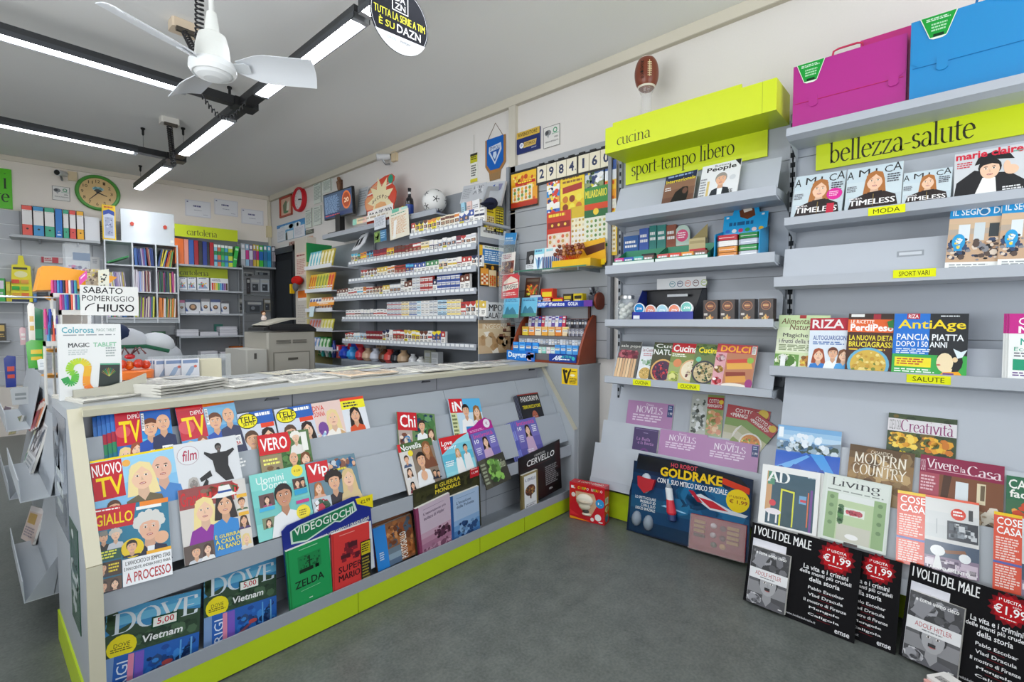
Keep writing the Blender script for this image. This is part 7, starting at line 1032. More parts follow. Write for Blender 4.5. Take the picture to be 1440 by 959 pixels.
# ---- grocery like small goods on the deck below the tobacco shelves
DK = 'sweets and small goods below the tobacco shelves'
def deck(name,label,q,X,h,w,d,c,ops=(),shape='box',cat='packet',z=.862,c2='f0f0f0'):
    p = onX(q,X); T = Thing(name,label,cat,DK); fr = Fr((X,p.y+w/2,z+h),(0,-1,0),DN,(-1,0,0))
    if shape == 'box': T.box(0,w,0,h,-d,0,c,'gloss',fr); Art(T,fr,w,h).run(ops or [('r',.1,.15,.9,.4,c2),('l',.1,.5,.9,.85,3,c2)])
    elif shape == 'bag': f = Fr((X,p.y,z)); T.lathe([(w*.32,0),(w*.5,h*.25),(w*.45,h*.6),(w*.2,h*.85),(w*.26,h)],c,'film',f,14); T.ball((-.02,0,h*.4),w*.3,w*.3,h*.2,c2,'film',f,10,6)
    elif shape == 'tri': T.prism([(0,h),(w,h),(w*.6,0),(w*.4,0)],-d,0,c,'gloss',fr); A = Art(T,fr,w,h); A.p([(.0,1),(.4,.02),(.5,.02),(.3,1)],c2); A.p([(.6,1),(.52,.02),(.6,.05),(1,1)],'2a3a9a')
    T.done()
deck('box','tall green frame box at the door end below the tobacco shelves',(453,500),2.80,.22,.28,.05,'2a9a3a',[('r',.1,.12,.9,.95,'d0c49a'),('r',.2,.3,.8,.9,'3a7a5a')],cat='box')
for i,(x,c,lb) in enumerate(((455,'3ab0a8','turquoise bottle'),(461,'d8d8d0','white striped bottle'),(465,'2a8a6a','sea green bottle'),(470,'2a3a8a','dark blue can'))): deck('drink_bottle',lb+' in the row beside the tall green box',(x,502),2.73,.19,.06,.06,c,shape='bag',cat='bottle',c2='e8e8e8')
deck('snack_box','red and white square snack box beside the dark blue can',(476,502),2.73,.14,.085,.06,'c82a3a',[('r',.1,.1,.5,.5,'f0ece8'),('r',.5,.5,.9,.9,'f0ece8')],cat='snack')
deck('toy_tent','striped red white and navy triangular toy tent under the lowest shelf',(492,495),2.86,.22,.55,.08,'c82a34',shape='tri',cat='toy',c2='e8e4dc')
for i,(x,c,c2,lb) in enumerate(((485,'2a4ac0','f0f0f4','blue and white wrapped sweets bag'),(496,'3a9ae0','a8d8f4','bright sky blue sweets bag'),(508,'c03a4a','e8d8d0','red and cream biscuit bag'),(518,'c8a88a','9a7a5a','tan biscuit bag'),(529,'c8ccd8','8a94b8','silver grey sweets bag'),(541,'5a3a28','c8b03a','brown chocolate bag'),(549,'d04a44','f0d0c8','red coated sweets bag'),(558,'1e2028','4a4c58','black liquorice bag'),(568,'b89a7a','d8c4a8','beige round sweets bag'))): deck('sweets_bag',lb+' on the deck under the tobacco shelves',(x,502),2.75,.13,.13,.08,c,shape='bag',cat='sweets',c2=c2)
deck('card_box','small cream card box standing behind the silver sweets bag',(533,492),2.86,.22,.11,.05,'c8b090',cat='box',c2='8a7254')
for i,(x,hh,c,lb) in enumerate(((581,.10,'d8dadc','clear white sweets bag under the long shelf'),(592,.08,'e4e4e2','low white sweets bag under the long shelf'),(601,.14,'a8aa98','tall grey green carton under the long shelf'),(611,.13,'d4d8da','pale upright carton under the long shelf'))): deck('carton' if i > 1 else 'sweets_bag',lb,(x,498),2.76,hh,.09,.06,c,shape='bag' if i < 2 else 'box',cat='carton' if i > 1 else 'sweets',c2='b8bcc0')
T = Thing('side_counter','low grey wire fronted counter below the ticket stand','counter'); T.box(2.30,2.62,4.3,5.5,0,.80,'9aa4ac','shelf',cols={'c1': 'aab4bc'})
for i in range(5): T.box(2.298,2.30,4.3+.28*i,4.31+.28*i,.1,.80,'6a747c','shelf')
T.done()
# ---- newspapers lying on the worktop
def newspaper(label,qa,qb,depth,z,th,n=1,seed=1,name='newspaper',tint='e4e2da',yb=None,skew=0.0,fold=True,red=False):
    a = onZ(qa,z); b = onZ(qb,z); u = (b-a); w = u.length; u.normalize(); v = Z3.cross(u); rd = random.Random(seed); T = Thing(name,label,'newspaper',None)
    fr = Fr(V((a.x,a.y,z)),u,(v+u*skew).normalized(),Z3); hh = .0
    for i in range(n):
        d = Fr(fr.P(.006*rd.random(),.006*rd.random(),hh),fr.u,fr.v,Z3).rot((rd.random()-.5)*.03); L = depth*(.97+.05*rd.random()); t = th/n
        rows = [[d.P(x*w,y*L,t*(.9 if 0 < j < 6 else .5)+.002*math.sin(x*7+seed)) for x in [k/8 for k in range(9)]] for j,y in enumerate([k/6 for k in range(7)])]
        T.grid(rows,tint if i == n-1 else 'dcdad2','paper',smooth=False)
        for r0 in ([r[0] for r in rows],[r[-1] for r in rows][::-1],rows[0][::-1],rows[-1]): T.grid([[p-Z3*(p.z-d.o.z) for p in r0],r0][::-1],'c4c2ba','paper',smooth=False)
        for e in (.33,.66): f = [d.P(x*w,-.0006,t*e) for x in (0,1)]; T.add([f[0],f[1],f[1]+Z3*.0012,f[0]+Z3*.0012],'8a8a86','paper')
        hh += t+.0008
    f2 = Fr(d.P(0.0,L,t*.9+.0034),d.u,-d.v,Z3); A = Art(T,f2,w,L,'paper',.0001); A.l(.06,.06,.62,.22,1,'9a2a34' if red else '4a4a4c',seed+5,.15); A.l(.05,.3,.5,.9,9,'a8a8a6',seed); A.r(.55,.3,.92,.62,'b4b6b8'); A.l(.55,.66,.95,.92,5,'a8a8a6',seed+3); A.l(.65,.08,.95,.22,2,'7a7a7c'); T.done()
WZ = .9652
newspaper('folded newspaper lying alone at the counter end below the tablet box',(117,569),(212,556),.30,WZ,.012,2,1,skew=.2)
newspaper('thick pile topped by a curled newspaper beside the lone folded one',(226,560),(322,545.5),.32,WZ,.045,4,2)
newspaper('newspaper with a red headline lying across behind the thick pile',(212,539),(300,529),.26,WZ+.002,.03,2,3,red=True)
newspaper('flat newspaper in a clear sleeve beside the thick pile',(330,548),(412,537.5),.30,WZ,.014,2,4)
newspaper('cream paper sheets spread flat in front of the copier',(392,529),(456,523),.25,WZ,.006,1,9,tint='e8e2cc')
newspaper('white newspaper spread next to the sleeve wrapped one',(413,540),(498,530),.34,WZ,.012,1,5,skew=.2)
newspaper('peach pink financial newspaper in the line along the worktop',(494,534),(562,527),.30,WZ,.02,2,6,tint='e8d0b4')
newspaper('pale green striped newspaper behind the peach pink one',(470,523),(540,516),.20,WZ+.022,.006,1,7,tint='dfe2cc')
for i,(x0,x1,lb) in enumerate(((562,610,'first white newspaper after the peach pink one'),(596,640,'second white newspaper after the peach pink one'),(626,668,'third white newspaper after the peach pink one'),(654,694,'fourth white newspaper after the peach pink one'),(682,716,'last white newspaper before the sweets stand'))):
    newspaper(lb,(x0,526.5-.085*(x0-562)),(x1,526.5-.085*(x1-562)),.34,WZ+.0065*(i % 2),.006+.004*(i % 2),1,10+i,skew=.1)
newspaper('newspaper strip with red edge tucked under the sweets stand front',(694,511),(742,507),.13,WZ+.001,.004,1,17,red=True)
# ------------------------------------------------------------------ sweets on the shelves of the first wall section
def zA_(k): return zA[k]-.0115
def xbox(T,X,ya,w,d,z,h,c,ops=(),m='gloss',cols=None):
    fr = Fr((X,ya,z+h),(0,-1,0),DN,(-1,0,0)); T.box(0,w,0,h,-d,0,c,m,fr,cols=cols)
    if ops: Art(T,fr,w,h,m).run(ops)
    return fr
def tray(T,X,ya,w,d,z,hf,hb,c,c2,lip=True):
    s = [(X,z),(X+d,z),(X+d,z+hb),(X,z+hf)]
    b = T.part('tray_box'); f = Fr((0,0,0),(1,0,0),Z3,(0,-1,0))
    for y in (ya,ya-w+.003): b.prism(s,-y,-y+.003,c,'gloss',f)
    b.box(X,X+.003,ya-w,ya,z,z+hf,c,'gloss'); b.box(X,X+d,ya-w,ya,z,z+.003,c2,'gloss'); b.box(X+d-.003,X+d,ya-w,ya,z,z+hb,c2,'gloss',cols={'a0': c2})
    return b
z3 = zA_(3); a = onX((861,373),2.675); e = onX((921,358),2.675); g2 = onX((1000,343),2.675)
for nm,ya,w,n,lb in (('far',a.y-.004,(a.y-e.y)-.01,4,'green sweets tray with small pastel boxes at the far end of the shelf'),('near',e.y-.002,(e.y-g2.y)-.02,4,'wider green sweets tray with orange and red boxes beside the blue display')):
    T = Thing('sweets_tray',lb,'sweets tray'); b = tray(T,2.675,ya,w,.16,z3,.035,.115,'2a7a5c','3a8a6a'); b.box(2.674,2.675,ya-w,ya,z3+.004,z3+.03,'dfe8e4','gloss')
    cs = (['c83a8a','3a5ab0','4ab0a8','7a5a54'] if nm == 'far' else ['c85a5a','d84a34','e8963a','7a4a3a'])
    for i in range(n):
        k = T.part('sweets_box'); q = xbox(k,2.682,ya-.008-(w-.012)*i/n,(w-.012)/n-.003,.03,z3+.004,.052,cs[i],[('l',.1,.2,.9,.6,1,'e8e8ea'),('r',.05,.75,.95,.95,'e0e4e4')])
    k = T.part('sweets_box'); xbox(k,2.76,ya-w*.55,w*.3,.03,z3+.004,.075,'2a2c30' if nm == 'far' else 'c02a34',[('l',.1,.2,.9,.6,2,'8ac0a8' if nm == 'far' else 'f0d8d8')]); T.done()
P = 'sweets packs standing behind the green trays'
for i,(x0,x1,yt,c,lb,c2) in enumerate(((877,898,333,'2a5a9a','blue box of sweets behind the far green tray','8ab0d8'),(899,912,322,'3a5aa8','upright indigo sweets pack behind the far green tray','a8b8e0'),(913,923,318,'2a7a74','teal sweets pack standing next to the indigo one','a8d8d0'),(924,936,317,'2f8078','second teal sweets pack nearer the cooking end','b0d8d4'),(937,950,317,'8a4a34','brown topped sweets pack between teal and pink ones','d8b8a0'))):
    p,q = onX((x0,340),2.845),onX((x1,340),2.845); t = onX((x0,yt),2.845).z; T = Thing('sweets_pack',lb,'sweets',P); xbox(T,2.845,p.y,p.y-q.y,.03,z3,t-z3,c,[('r',.0,.55,1,1,c2),('l',.1,.15,.9,.4,2,'e8e8e8')]); T.done()
T = Thing('sweets_pack','round topped pink and green sweets card behind the wider green tray','sweets',P); p,q = onX((949,330),2.85),onX((970,325),2.85); w = p.y-q.y; fr = Fr((2.85,p.y,z3+.24),(0,-1,0),DN,(-1,0,0)); T.prism([(w/2+w/2*math.cos(t),w/2-w/2*math.sin(t)) for t in [math.pi*i/10 for i in range(11)]]+[(0,.24),(w,.24)],-.004,0,'3a8a7a','gloss',fr) if 0 else T.prism([(w/2+w/2*math.cos(t),w*.55-w*.55*math.sin(t)) for t in [math.pi*i/10 for i in range(11)]]+[(0,.24),(w,.24)],-.006,0,'b8d0c4','gloss',fr); A = Art(T,fr,w,.24); A.o(.5,.26,.4,'d84a7a'); A.l(.2,.18,.8,.34,3,'f8e8ec'); A.r(0,.5,1,.72,'c83a4a'); T.done()
T = Thing('card_box','cream open card box with a gold flap behind the wider green tray','box',P); p,q = onX((969,335),2.83),onX((992,330),2.83); xbox(T,2.83,p.y,p.y-q.y,.04,z3,.15,'c8ba88',[('r',.04,.1,.96,.2,'b0a070')]); f = Fr((2.832,p.y,z3+.21),(0,-1,0),DN,(-1,0,0)); T.prism([(.0,.06),(p.y-q.y,-.02),(p.y-q.y,.06)],-.03,-.028,'9a8a54','gloss',f); T.done()
T = Thing('mint_display','bright blue card display holding stacked tin boxes, with a chocolate picture on its header','display'); p,q = onX((1004,330),2.69),onX((1068,330),2.69); y0 = p.y; w = y0-q.y; hh = .155
b = T.part('display_box'); f = Fr((0,0,0),(1,0,0),Z3,(0,-1,0))
for y in (y0,y0-w+.004): b.prism([(2.69,z3),(2.86,z3),(2.86,z3+hh+.02),(2.70,z3+hh-.02)],-y,-y+.004,'1f96cc','gloss',f)
b.box(2.69,2.693,y0-w,y0,z3,z3+.012,'1f96cc','gloss'); b.box(2.85,2.86,y0-w,y0,z3,z3+hh+.02,'d8e0e4','gloss',cols={'b0': '1f96cc','b1': '1f96cc'}); b.box(2.69,2.86,y0-w,y0,z3,z3+.003,'2aa0d8','gloss')
hd = T.part('header_card',None,'blue header card'); fr = Fr((2.845,y0,z3+.262),(0,-1,0),V((-.25,0,-1)).normalized(),V((-1,0,.25)).normalized()); hd.prism([(0,.01),(w*.2,.01),(w*.2,-.0),(w*.24,-.035),(w*.76,-.035),(w*.8,0),(w*.8,.01),(w,.01),(w,.125),(0,.125)],-.004,0,'22a0dc','gloss',fr); A = Art(hd,fr,w,.125); A.p([(.34,-.1),(.5,-.2),(.68,-.12),(.72,.2),(.55,.34),(.38,.2)],'6a3a20'); A.p([(.42,-.18),(.6,-.25),(.64,-.05),(.46,.02)],'e4dcd0'); A.t('TABACCHI',.14,.45,.86,.62,'1a4a7a',.01) if 0 else A.l(.14,.42,.86,.62,1,'1a5a8a',3,.2); A.r(.06,.14,.12,.22,'e8f0f4'); A.r(.86,.14,.92,.22,'e8f0f4')
for i,cc in enumerate(('2a70d0','e8ecf0','c82a6a','2a9a4a','f0d8d8','e8b81e')): A.e(.12+.15*i,.82,.055,.09,cc)
for j in range(2):
    for i,cc in enumerate((('d8842a','d88a34','e8e4e0','b8303a'),('c8ccd4','2a8a44','b8c0d0','1f7a3a'))[j]):
        t = T.part('tin_box',None,{'d8842a': 'orange','d88a34': 'orange','e8e4e0': 'white','b8303a': 'red','c8ccd4': 'silver','2a8a44': 'green','b8c0d0': 'silver','1f7a3a': 'green'}[cc]+' tin box'); ya = y0-.012-j*(w*.5-.004); t.prism([(2.70,-ya+.012),(2.712,-ya),(2.80,-ya),(2.80,-ya+w*.45),(2.712,-ya+w*.45),(2.70,-ya+w*.45-.012)],z3+.006+i*.031,z3+.034+i*.031,cc,'film',Fr((0,0,0),(1,0,0),(0,-1,0),Z3)); t.box(2.699,2.80,ya-w*.45+.012,ya-.012,z3+.018+i*.031,z3+.0195+i*.031,'e8e8e8','metal')
T.done()
z4 = zA_(4); p = onX((877,440),2.76)
T = Thing('glass_jar','clear plastic jar of white sweets at the end of the middle shelf','jar'); f = Fr((2.77,1.53,z4)); m = T.part('jar_body',None,'clear jar body'); m.lathe([(.06,0),(.072,.012),(.075,.08),(.066,.11),(.04,.13),(.04,.14)],'dfe8ea','clear',f,20,False); c = T.part('lid',None,'silver screw lid'); c.lathe([(.044,.138),(.046,.14),(.046,.158),(.04,.162)],'b8bcc0','metal',f,18); s = T.part('sweets',None,'white sweets inside')
rd = random.Random(8)
for i in range(16): s.ball((.025*math.cos(i*2.4),.03*math.sin(i*2.4),.02+.0055*i),.024,.02,.016,('e8e8e0','d8dcd4','c8ccc8')[i % 3],'paper',f,8,5)
s.kind = 'stuff'; T.done()
T = Thing('pouch_display','deep blue card display with five round tins in its front tray','display'); p,q = onX((889,440),2.675),onX((976,440),2.675); y0 = p.y; w = y0-q.y; b = T.part('display_box'); f = Fr((0,0,0),(1,0,0),Z3,(0,-1,0)); H = .19
for y,cc in ((y0,'1a2c7a'),(y0-w+.004,'15171f')): b.prism([(2.672,z4),(2.86,z4),(2.86,z4+H),(2.80,z4+H),(2.69,z4+.055),(2.672,z4+.055)],-y,-y+.004,cc,'gloss',f)
b.box(2.672,2.675,y0-w,y0,z4,z4+.055,'1f2f9a','gloss'); b.box(2.672,2.86,y0-w,y0,z4,z4+.003,'15245a','gloss'); b.box(2.855,2.86,y0-w,y0,z4,z4+H,'15171f','gloss'); b.box(2.80,2.86,y0-w,y0,z4+H-.004,z4+H,'14161c','gloss'); b.box(2.81,2.812,y0-w*.75,y0-w*.42,z4+.145,z4+.16,'c8ccd0','gloss'); b.box(2.6705,2.672,y0-.05,y0-.01,z4+.015,z4+.035,'e4e8ec','paper')
fr = Fr((2.812,y0-.03,z4+.21),(0,-1,0),DN,(-1,0,0)); hd = T.part('header_card',None,'white header card with five printed rings'); hd.box(.06,w-.02,-.045,.02,-.004,0,'d8dadc','gloss',fr); A = Art(hd,fr.at(0,-.045),w,.065)
for i,cc in enumerate(('4a8a9a','1f3a6a','c87a6a','6a3a3a','9ab04a')): A.o(.42+.125*i,.55,.05,cc); A.o(.42+.125*i,.55,.04,'d8dadc'); A.l(.39+.125*i,.45,.45+.125*i,.65,1,cc)
for i,(cc,t) in enumerate((('1f86c8','blue'),('e0907a','salmon'),('a8d4e4','pale blue'),('e88a6a','orange'),('5ab8ac','mint green'))):
    r = w*.094; k = T.part('round_tin',None,t+' round tin'); ff = Fr((2.68,y0-w*(.115+.192*i),z4+.062+(.012 if i in (0,4) else 0)),(0,-1,0),Z3,V((-1,0,.25)).normalized()); k.lathe([(r,-.012),(r,0),(r*.96,.003)],'eef2f4','film',ff,24); k.lathe([(r*.84,.0032),(r*.84,.0036)],cc,'film',ff,22); A = Art(k,Fr(ff.P(-r*.5,r*.22,.004),ff.u,-ff.v,ff.n),r,r*.44,'film'); A.t('ZYN',0,.1,1,.9,'f4f8fa',.03,.1)
T.done()
for i,x in enumerate((989,1013,1041,1067)):
    a,b = onX((x,440),2.70),onX((x+20,440),2.70); w = a.y-b.y; lb = ('dark brown chocolate box touching the deep blue display','dark brown chocolate box, second from the deep blue display','dark brown chocolate box, third from the deep blue display','dark brown chocolate box at the near end of the middle shelf')[i]
    T = Thing('chocolate_box',lb,'box','chocolate boxes beside the blue display'); fr = xbox(T,2.70,a.y,w,.06,z4,.115,'33241f'); A = Art(T,fr,w,.115); A.o(.5,.3,.36,'a8683a'); A.o(.5,.3,.31,'4a2414'); A.e(.5,.3,.24,.12,'8a4a24'); A.l(.3,.26,.7,.36,1,'e0b070'); A.p([(.2,.95),(.5,.66),(.7,.95)],'d8a04a'); A.sp(.2,.75,.8,.97,8,['e8c880','c87a3a'],.08); A.r(.05,.62,.3,.72,'c8c0b8'); T.done()
# ------------------------------------------------------------------ rear wall: ring binders, pigeonholes, stationery
def bp(q,d): s,z = bs(q,d); return s,z
# frame for things standing d in front of rear wall: a runs towards the reader's right
def bf(s,z,d): return Fr(C0-BU*s+BN*d+Z3*z,BU,Z3,BN)
T = Thing('clock','oval looking green rimmed wall clock with a cream numbered face','clock'); s,z = bp((138,271),.03); fr = Fr(C0-BU*s+Z3*z+BN*.001,BU,DN,BN); R = .205
k = T.part('rim',None,'green rim'); k.lathe([(R,0),(R+.004,.02),(R-.008,.04),(R-.03,.042),(R-.036,.014)],'4a9a3a','plastic',fr,40,False); f = T.part('clock_face'); f.lathe([(R-.034,.015),(R-.034,.02)],'e2c088','gloss',fr,36); ticks(f,fr,R-.03,.021,'5a4424',True); A = Art(f,fr.at(-.06,-.08,.021),.12,.07); A.e(.5,.5,.45,.35,'a8ccd4'); A.p([(.1,.6),(.3,.1),(.5,.4),(.7,.1),(.9,.6)],'6aa0a8'); A.e(.5,.8,.3,.25,'4a4a44'); hands(T,fr,R-.03,.027,112,222,'2a2420'); T.done()
def wcard(name,label,q0,q1,qb,bg,ops,cat,t=.008,d=.001,mat='gloss',square=True):
    s0,z0 = bp(q0,d); s1,z1 = bp(q1,d); w = s0-s1; h = z0-bp(qb,d)[1]; fr = Fr(C0-BU*s0+Z3*((z0+z1)/2)+BN*d,BU,DN,BN); T = Thing(name,label,cat); T.box(0,w,0,h,0,t,bg,mat,fr); Art(T,fr.at(0,0,t),w,h,mat).run(ops); T.done()
CERT = [('r',.04,.05,.96,.95,'e8e9ee'),('l',.3,.3,.72,.42,1,'5a5a8a',2,.2),('l',.34,.58,.66,.64,1,'9a9ab0'),('r',.06,.08,.12,.16,'7a7a9a'),('l',.7,.82,.9,.88,1,'a8a8b8')]
for lb,q0,q1,qb in (('white certificate over the ring binder sign, first of three from the clock',(260,280),(296,285),(260,303)),('white certificate hung highest of the three on the rear wall',(301,279),(334,284),(301,301)),('white certificate nearest the far corner of the rear wall'.replace('nearest','close to'),(339,293),(370,297),(340,314))): wcard('certificate',lb,q0,q1,qb,'dcdce4',CERT,'certificate')
wcard('cctv_notice','white camera surveillance notice between wall camera and binders',(73,261),(98,264),(74,281),'e6e4e0',CC,'notice')
s,z = bp((87,244),.08); camera(None,Fr(C0-BU*s+Z3*z+BN*.001,BU,Z3,BN),'silver security camera on the rear wall over the surveillance notice')
wcard('green_sign','bright green sign with dark letters cut by the photo edge',(-80,226),(16,238.5),(-80,285),'5ac81a',[('T','Regali',.3,.1,.93,.5,'1c3a14') if 0 else ('n','i',.86,.12,.93,.5,'1c3a14',.14),('n','re',.72,.62,.96,.84,'1c3a14',.1)],'sign',t=.02)
# binder shelf
s0,z0 = bp((13,329),.26); s1 = bp((141,341),.26)[0]; SB_Z = 2.185
T = Thing('binder_shelf','thin grey shelf on the slat wall carrying the lever arch binders','shelf'); f = bf(s0,SB_Z,0); m = T.part('shelf_board'); m.box(0,s0-s1,-.03,-.002,.017,.28,'b0b4b8','shelf',f); b = T.part('bracket'); b.box(.22,.235,-.06,-.03,.017,.2,'8f949a','shelf',f); b = T.part('bracket'); b.box(s0-s1-.2,s0-s1-.185,-.06,-.03,.017,.2,'8f949a','shelf',f); T.done()
BI = (((30,46),'e8584a','red'),((46,62),'3a92c8','blue'),((62,77),'3aa884','green'),((77,88),'1a78c8','solid blue'),((88,97),'3aa884','slim green'),((97,107),'e05048','slim red'),((107,118),'f0b02a','slim yellow'))
for (x0,x1),c,nm in BI:
    sa = bp((x0,300),.255)[0]; sb_ = bp((x1,300),.255)[0]; w = sa-sb_-.003; f = bf(sa,SB_Z-.001,0); T = Thing('ring_binder',nm+' lever arch binder with a round finger hole on the rear wall shelf','ring binder','lever arch binders on the rear shelf'); h = .32
    T.box(0,w,0,h,.02,.255,'2c2a2c','matte',f); sp = T.part('spine_label',None,'printed spine label'); fr = Fr(f.P(.004,h-.004,.2552),BU,DN,BN); A = Art(sp,fr,w-.008,h-.008); A.k = 2
    if nm == 'solid blue': A.r(0,0,1,1,c); A.o(.5,.8,.14,'e8ecf0'); A.o(.5,.8,.1,'1c1c20'); A.r(.2,.88,.8,.93,'c8e0f0')
    else: A.r(0,0,1,.14,c); A.r(0,.14,1,.64,'e6e4e2'); A.r(0,.64,1,1,c); A.o(.5,.78,.13,'1a1a1c'); A.l(.15,.16,.85,.2,1,'c0b8b4')
    T.done()
T = Thing('plastic_sleeve','clear plastic wrapped pale folder standing after the yellow binder','folder'); sa = bp((119,315),.25)[0]; f = bf(sa,SB_Z-.001,0); T.box(0,.13,0,.27,.05,.25,'d8dade','film',f); T.done()
T = Thing('spiral_pad','grey spiral bound pads standing at the end of the binder shelf','pad'); sa = bp((134,315),.2)[0]; f = bf(sa,SB_Z-.001,0); T.box(0,.05,0,.24,.05,.2,'7a7670','matte',f); [T.tube([f.P(.052+.008*math.cos(t),.02+.02*i+.0*t,.2+.008*math.sin(t)) for t in [j*math.pi/4 for j in range(8)]],.002,'3a3836','metal',4,True) for i in range(11)]; T.done()
# pigeonhole cabinet
PD = .34; PL,PR = bp((146,340),PD)[0],bp((250,345),PD)[0]; PB = bp((250,454),PD)[1]; PT = bp((146,336),PD)[1]; W = PL-PR; f = bf(PL,0,0); H = (PT-PB)/3.1
T = Thing('pigeonhole_cabinet','grey pigeonhole cabinet of three columns full of exercise books','cabinet'); m = T.part('cabinet_back'); m.box(0,W,PB,PT,.018,.026,'c8ced2','shelf',f)
cols = [0,W*.355,W*.675,W]
for x in cols: p = T.part('divider'); p.box(min(x,W-.014),min(x,W-.014)+.014,PB,PT,.01,PD,'d4d9dd','shelf',f)
zs = [PB+.05,PB+.05+H,PB+.05+2*H,PT-.016]
for z in zs: p = T.part('shelf_panel'); p.box(.0145,W-.0145,z,z+.014,.011,PD-.002,'d4d9dd','shelf',f)
p = T.part('base_rail'); p.box(.0145,W-.0145,PB,PB+.049,.1,PD-.02,'b4babf','shelf',f); T.done()
PAL = [['7a4a8a','2a4a9a','3a6ab0','e8e0d0','4a8a5a','8a3a3a','c8b8a0','5a3a4a','2a6a5a','b0a8c0','1f3a7a','6a9ac8'],['c8342a','e0a02a','2a7a4a','d8d04a','3a5aa8','c8b43a','8a9ac0','2a4a8a','4a9a5a','e8c83a'],['b09ac0','c8b8d0','e8dcd0','d8c86a','8a7ab0','e0e0e4'],['d8a04a','c8c0d8','7a6aa0','9ab0d8','e8e0e8','b8a8c8','8a4a4a','f0e4d0'],['4a8a4a','2a5a3a','c84a8a','d8b0d0','3a3a6a','e8e0d8','7a3a6a','2a4a5a','d8c84a'],['5a8a4a','d8d84a','8a5a9a','c84a6a','3a8aa0','e0d0c0'],['3a6aa0','e8e4dc','c86a8a','b0b8c8','6a9a5a','9a4a5a','d0c0e0'],['4a7a4a','c84a3a','e8d8b0','2a7ab8','3a9ad0','d8b04a','6a4a3a','e8842a','8ac05a','e8e0e0']]
NAMES = {}
def cname(c):
    r,g,b = (int(c[i:i+2],16) for i in (0,2,4)); mx,mn = max(r,g,b),min(r,g,b)
    if mx-mn < 32: return 'pale' if mx > 200 else 'grey'
    if r == mx: return 'yellow' if g > .75*r and b < .7*r else ('orange' if g > .5*r and b < .4*r else ('cream' if g > .75*r else ('pink' if b > .55*r else 'red')))
    if g == mx: return 'green'
    return 'purple' if r > .75*b and g < .8*b else ('lilac' if r > .9*g and r > .7*b else 'blue')
def books(col_,row_,pal,n,label,lean=0,fill=1.0,hh=.9,seed=1):
    x = cols[col_]+.018; xe = cols[col_]+.018+(cols[col_+1]-cols[col_]-.03)*fill; z = zs[row_]+.0145; rd = random.Random(seed*31); i = 0
    while x < xe-.012 and i < 22:
        t = .008+.010*rd.random(); c = rd.choice(pal); h = (zs[row_+1]-z)*hh*(.88+.1*rd.random()); ang = lean*(.6+.5*rd.random())+(rd.random()-.5)*.04
        T = Thing('exercise_book','%s exercise book, %s from the clock side in %s' % (cname(c),nth(i),label),'exercise book','exercise books in the pigeonholes'); g = Fr(f.P(x+max(0,-math.sin(ang)*h),z+.003,0),BU*math.cos(ang)-Z3*math.sin(ang),Z3*math.cos(ang)+BU*math.sin(ang),BN); g.o = g.o+Z3*max(0,math.sin(ang)*t)
        T.box(0,t-.001,0,h,.06,PD-.02-.03*rd.random(),c,'gloss',g,cols={'c1': c}); T.done(); x += t+.0015; i += 1
books(1,2,PAL[0],20,'the top middle pigeonhole',-.08,1,.86,2); books(2,2,PAL[1],16,'the top pigeonhole by the sign',.22,.8,.84,3); books(0,1,PAL[2],16,'the middle pigeonhole behind the cards',-.1,.75,.8,4); books(1,1,PAL[3],16,'the centre pigeonhole',0,.82,.9,5); books(2,1,PAL[4],20,'the middle pigeonhole by the sign',0,1,.9,6); books(1,0,PAL[5],16,'the bottom middle pigeonhole',.05,1,.88,7); books(2,0,PAL[7],18,'the bottom pigeonhole by the sign',.05,.92,.86,8); books(0,0,PAL[6],16,'the bottom pigeonhole behind the notice',0,.8,.85,9)
T = Thing('folder','green folder lying aslant in the top pigeonhole below the yellow pack','folder'); g = Fr(f.P(.03,zs[2]+.02,0),(BU*math.cos(.42)+Z3*math.sin(.42)),(Z3*math.cos(.42)-BU*math.sin(.42)),BN); T.box(0,.215,0,.018,.08,PD-.01,'1f8a44','gloss',g); T.done()
T = Thing('folder','green folder upright at the edge of the top pigeonhole by the sign','folder'); T.box(cols[2]+.0145,cols[2]+.028,zs[2]+.0145,zs[2]+.25,.04,PD-.02,'2a7a44','gloss',f) if 0 else T.box(cols[2]+.0142,cols[2]+.0176,zs[2]+.0145,zs[2]+.25,.04,PD-.008,'2a7a44','gloss',f); T.done()
T = Thing('pen_pack','yellow backed pen pack standing on the pigeonhole cabinet','pack'); sa,sb_ = bp((144,320),PD-.05)[0],bp((163,322),PD-.05)[0]; w = sa-sb_; g = bf(sa,PT,0); h = bp((150,288),PD-.05)[1]-PT; T.box(0,w,.0,h,PD-.09,PD-.05,'e8c01e','gloss',g,bev=0); fr = Fr(g.P(0,h,PD-.05),BU,DN,BN); A = Art(T,fr,w,h); A.r(.1,.18,.9,.95,'c8d0e0'); A.p([(.08,.18),(.5,.12),(.92,.18),(.92,.3),(.5,.24),(.08,.3)],'2a4aa0'); A.l(.15,.04,.85,.12,1,'b8482a'); A.r(.2,.35,.8,.88,'a8b0c8'); A.sp(.2,.35,.8,.88,20,['8a94b0','c8d0e0','6a7090'],.08); T.done()
T = Thing('clear_case','large clear plastic case with two red clasps on the pigeonhole cabinet','case'); sa,sb_ = bp((170,320),PD-.06)[0],bp((245,325),PD-.06)[0]; w = sa-sb_; h = bp((172,293),PD-.06)[1]-PT; g = bf(sa,PT,0); m = T.part('case_body'); m.box(0,w,.0,h,PD-.12,PD-.06,'d4dade','film',g); m.box(.0,w,h-.004,h,PD-.121,PD-.058,'e4e8ea','plastic',g)
for x in (.2,.82): q = T.part('clasp',None,'red heart shaped clasp'); q.prism([(w*x-.02,h*.58),(w*x,h*.63),(w*x+.02,h*.58),(w*x+.012,h*.5),(w*x-.012,h*.5)],PD-.06,PD-.045,'c8402a','plastic',g)
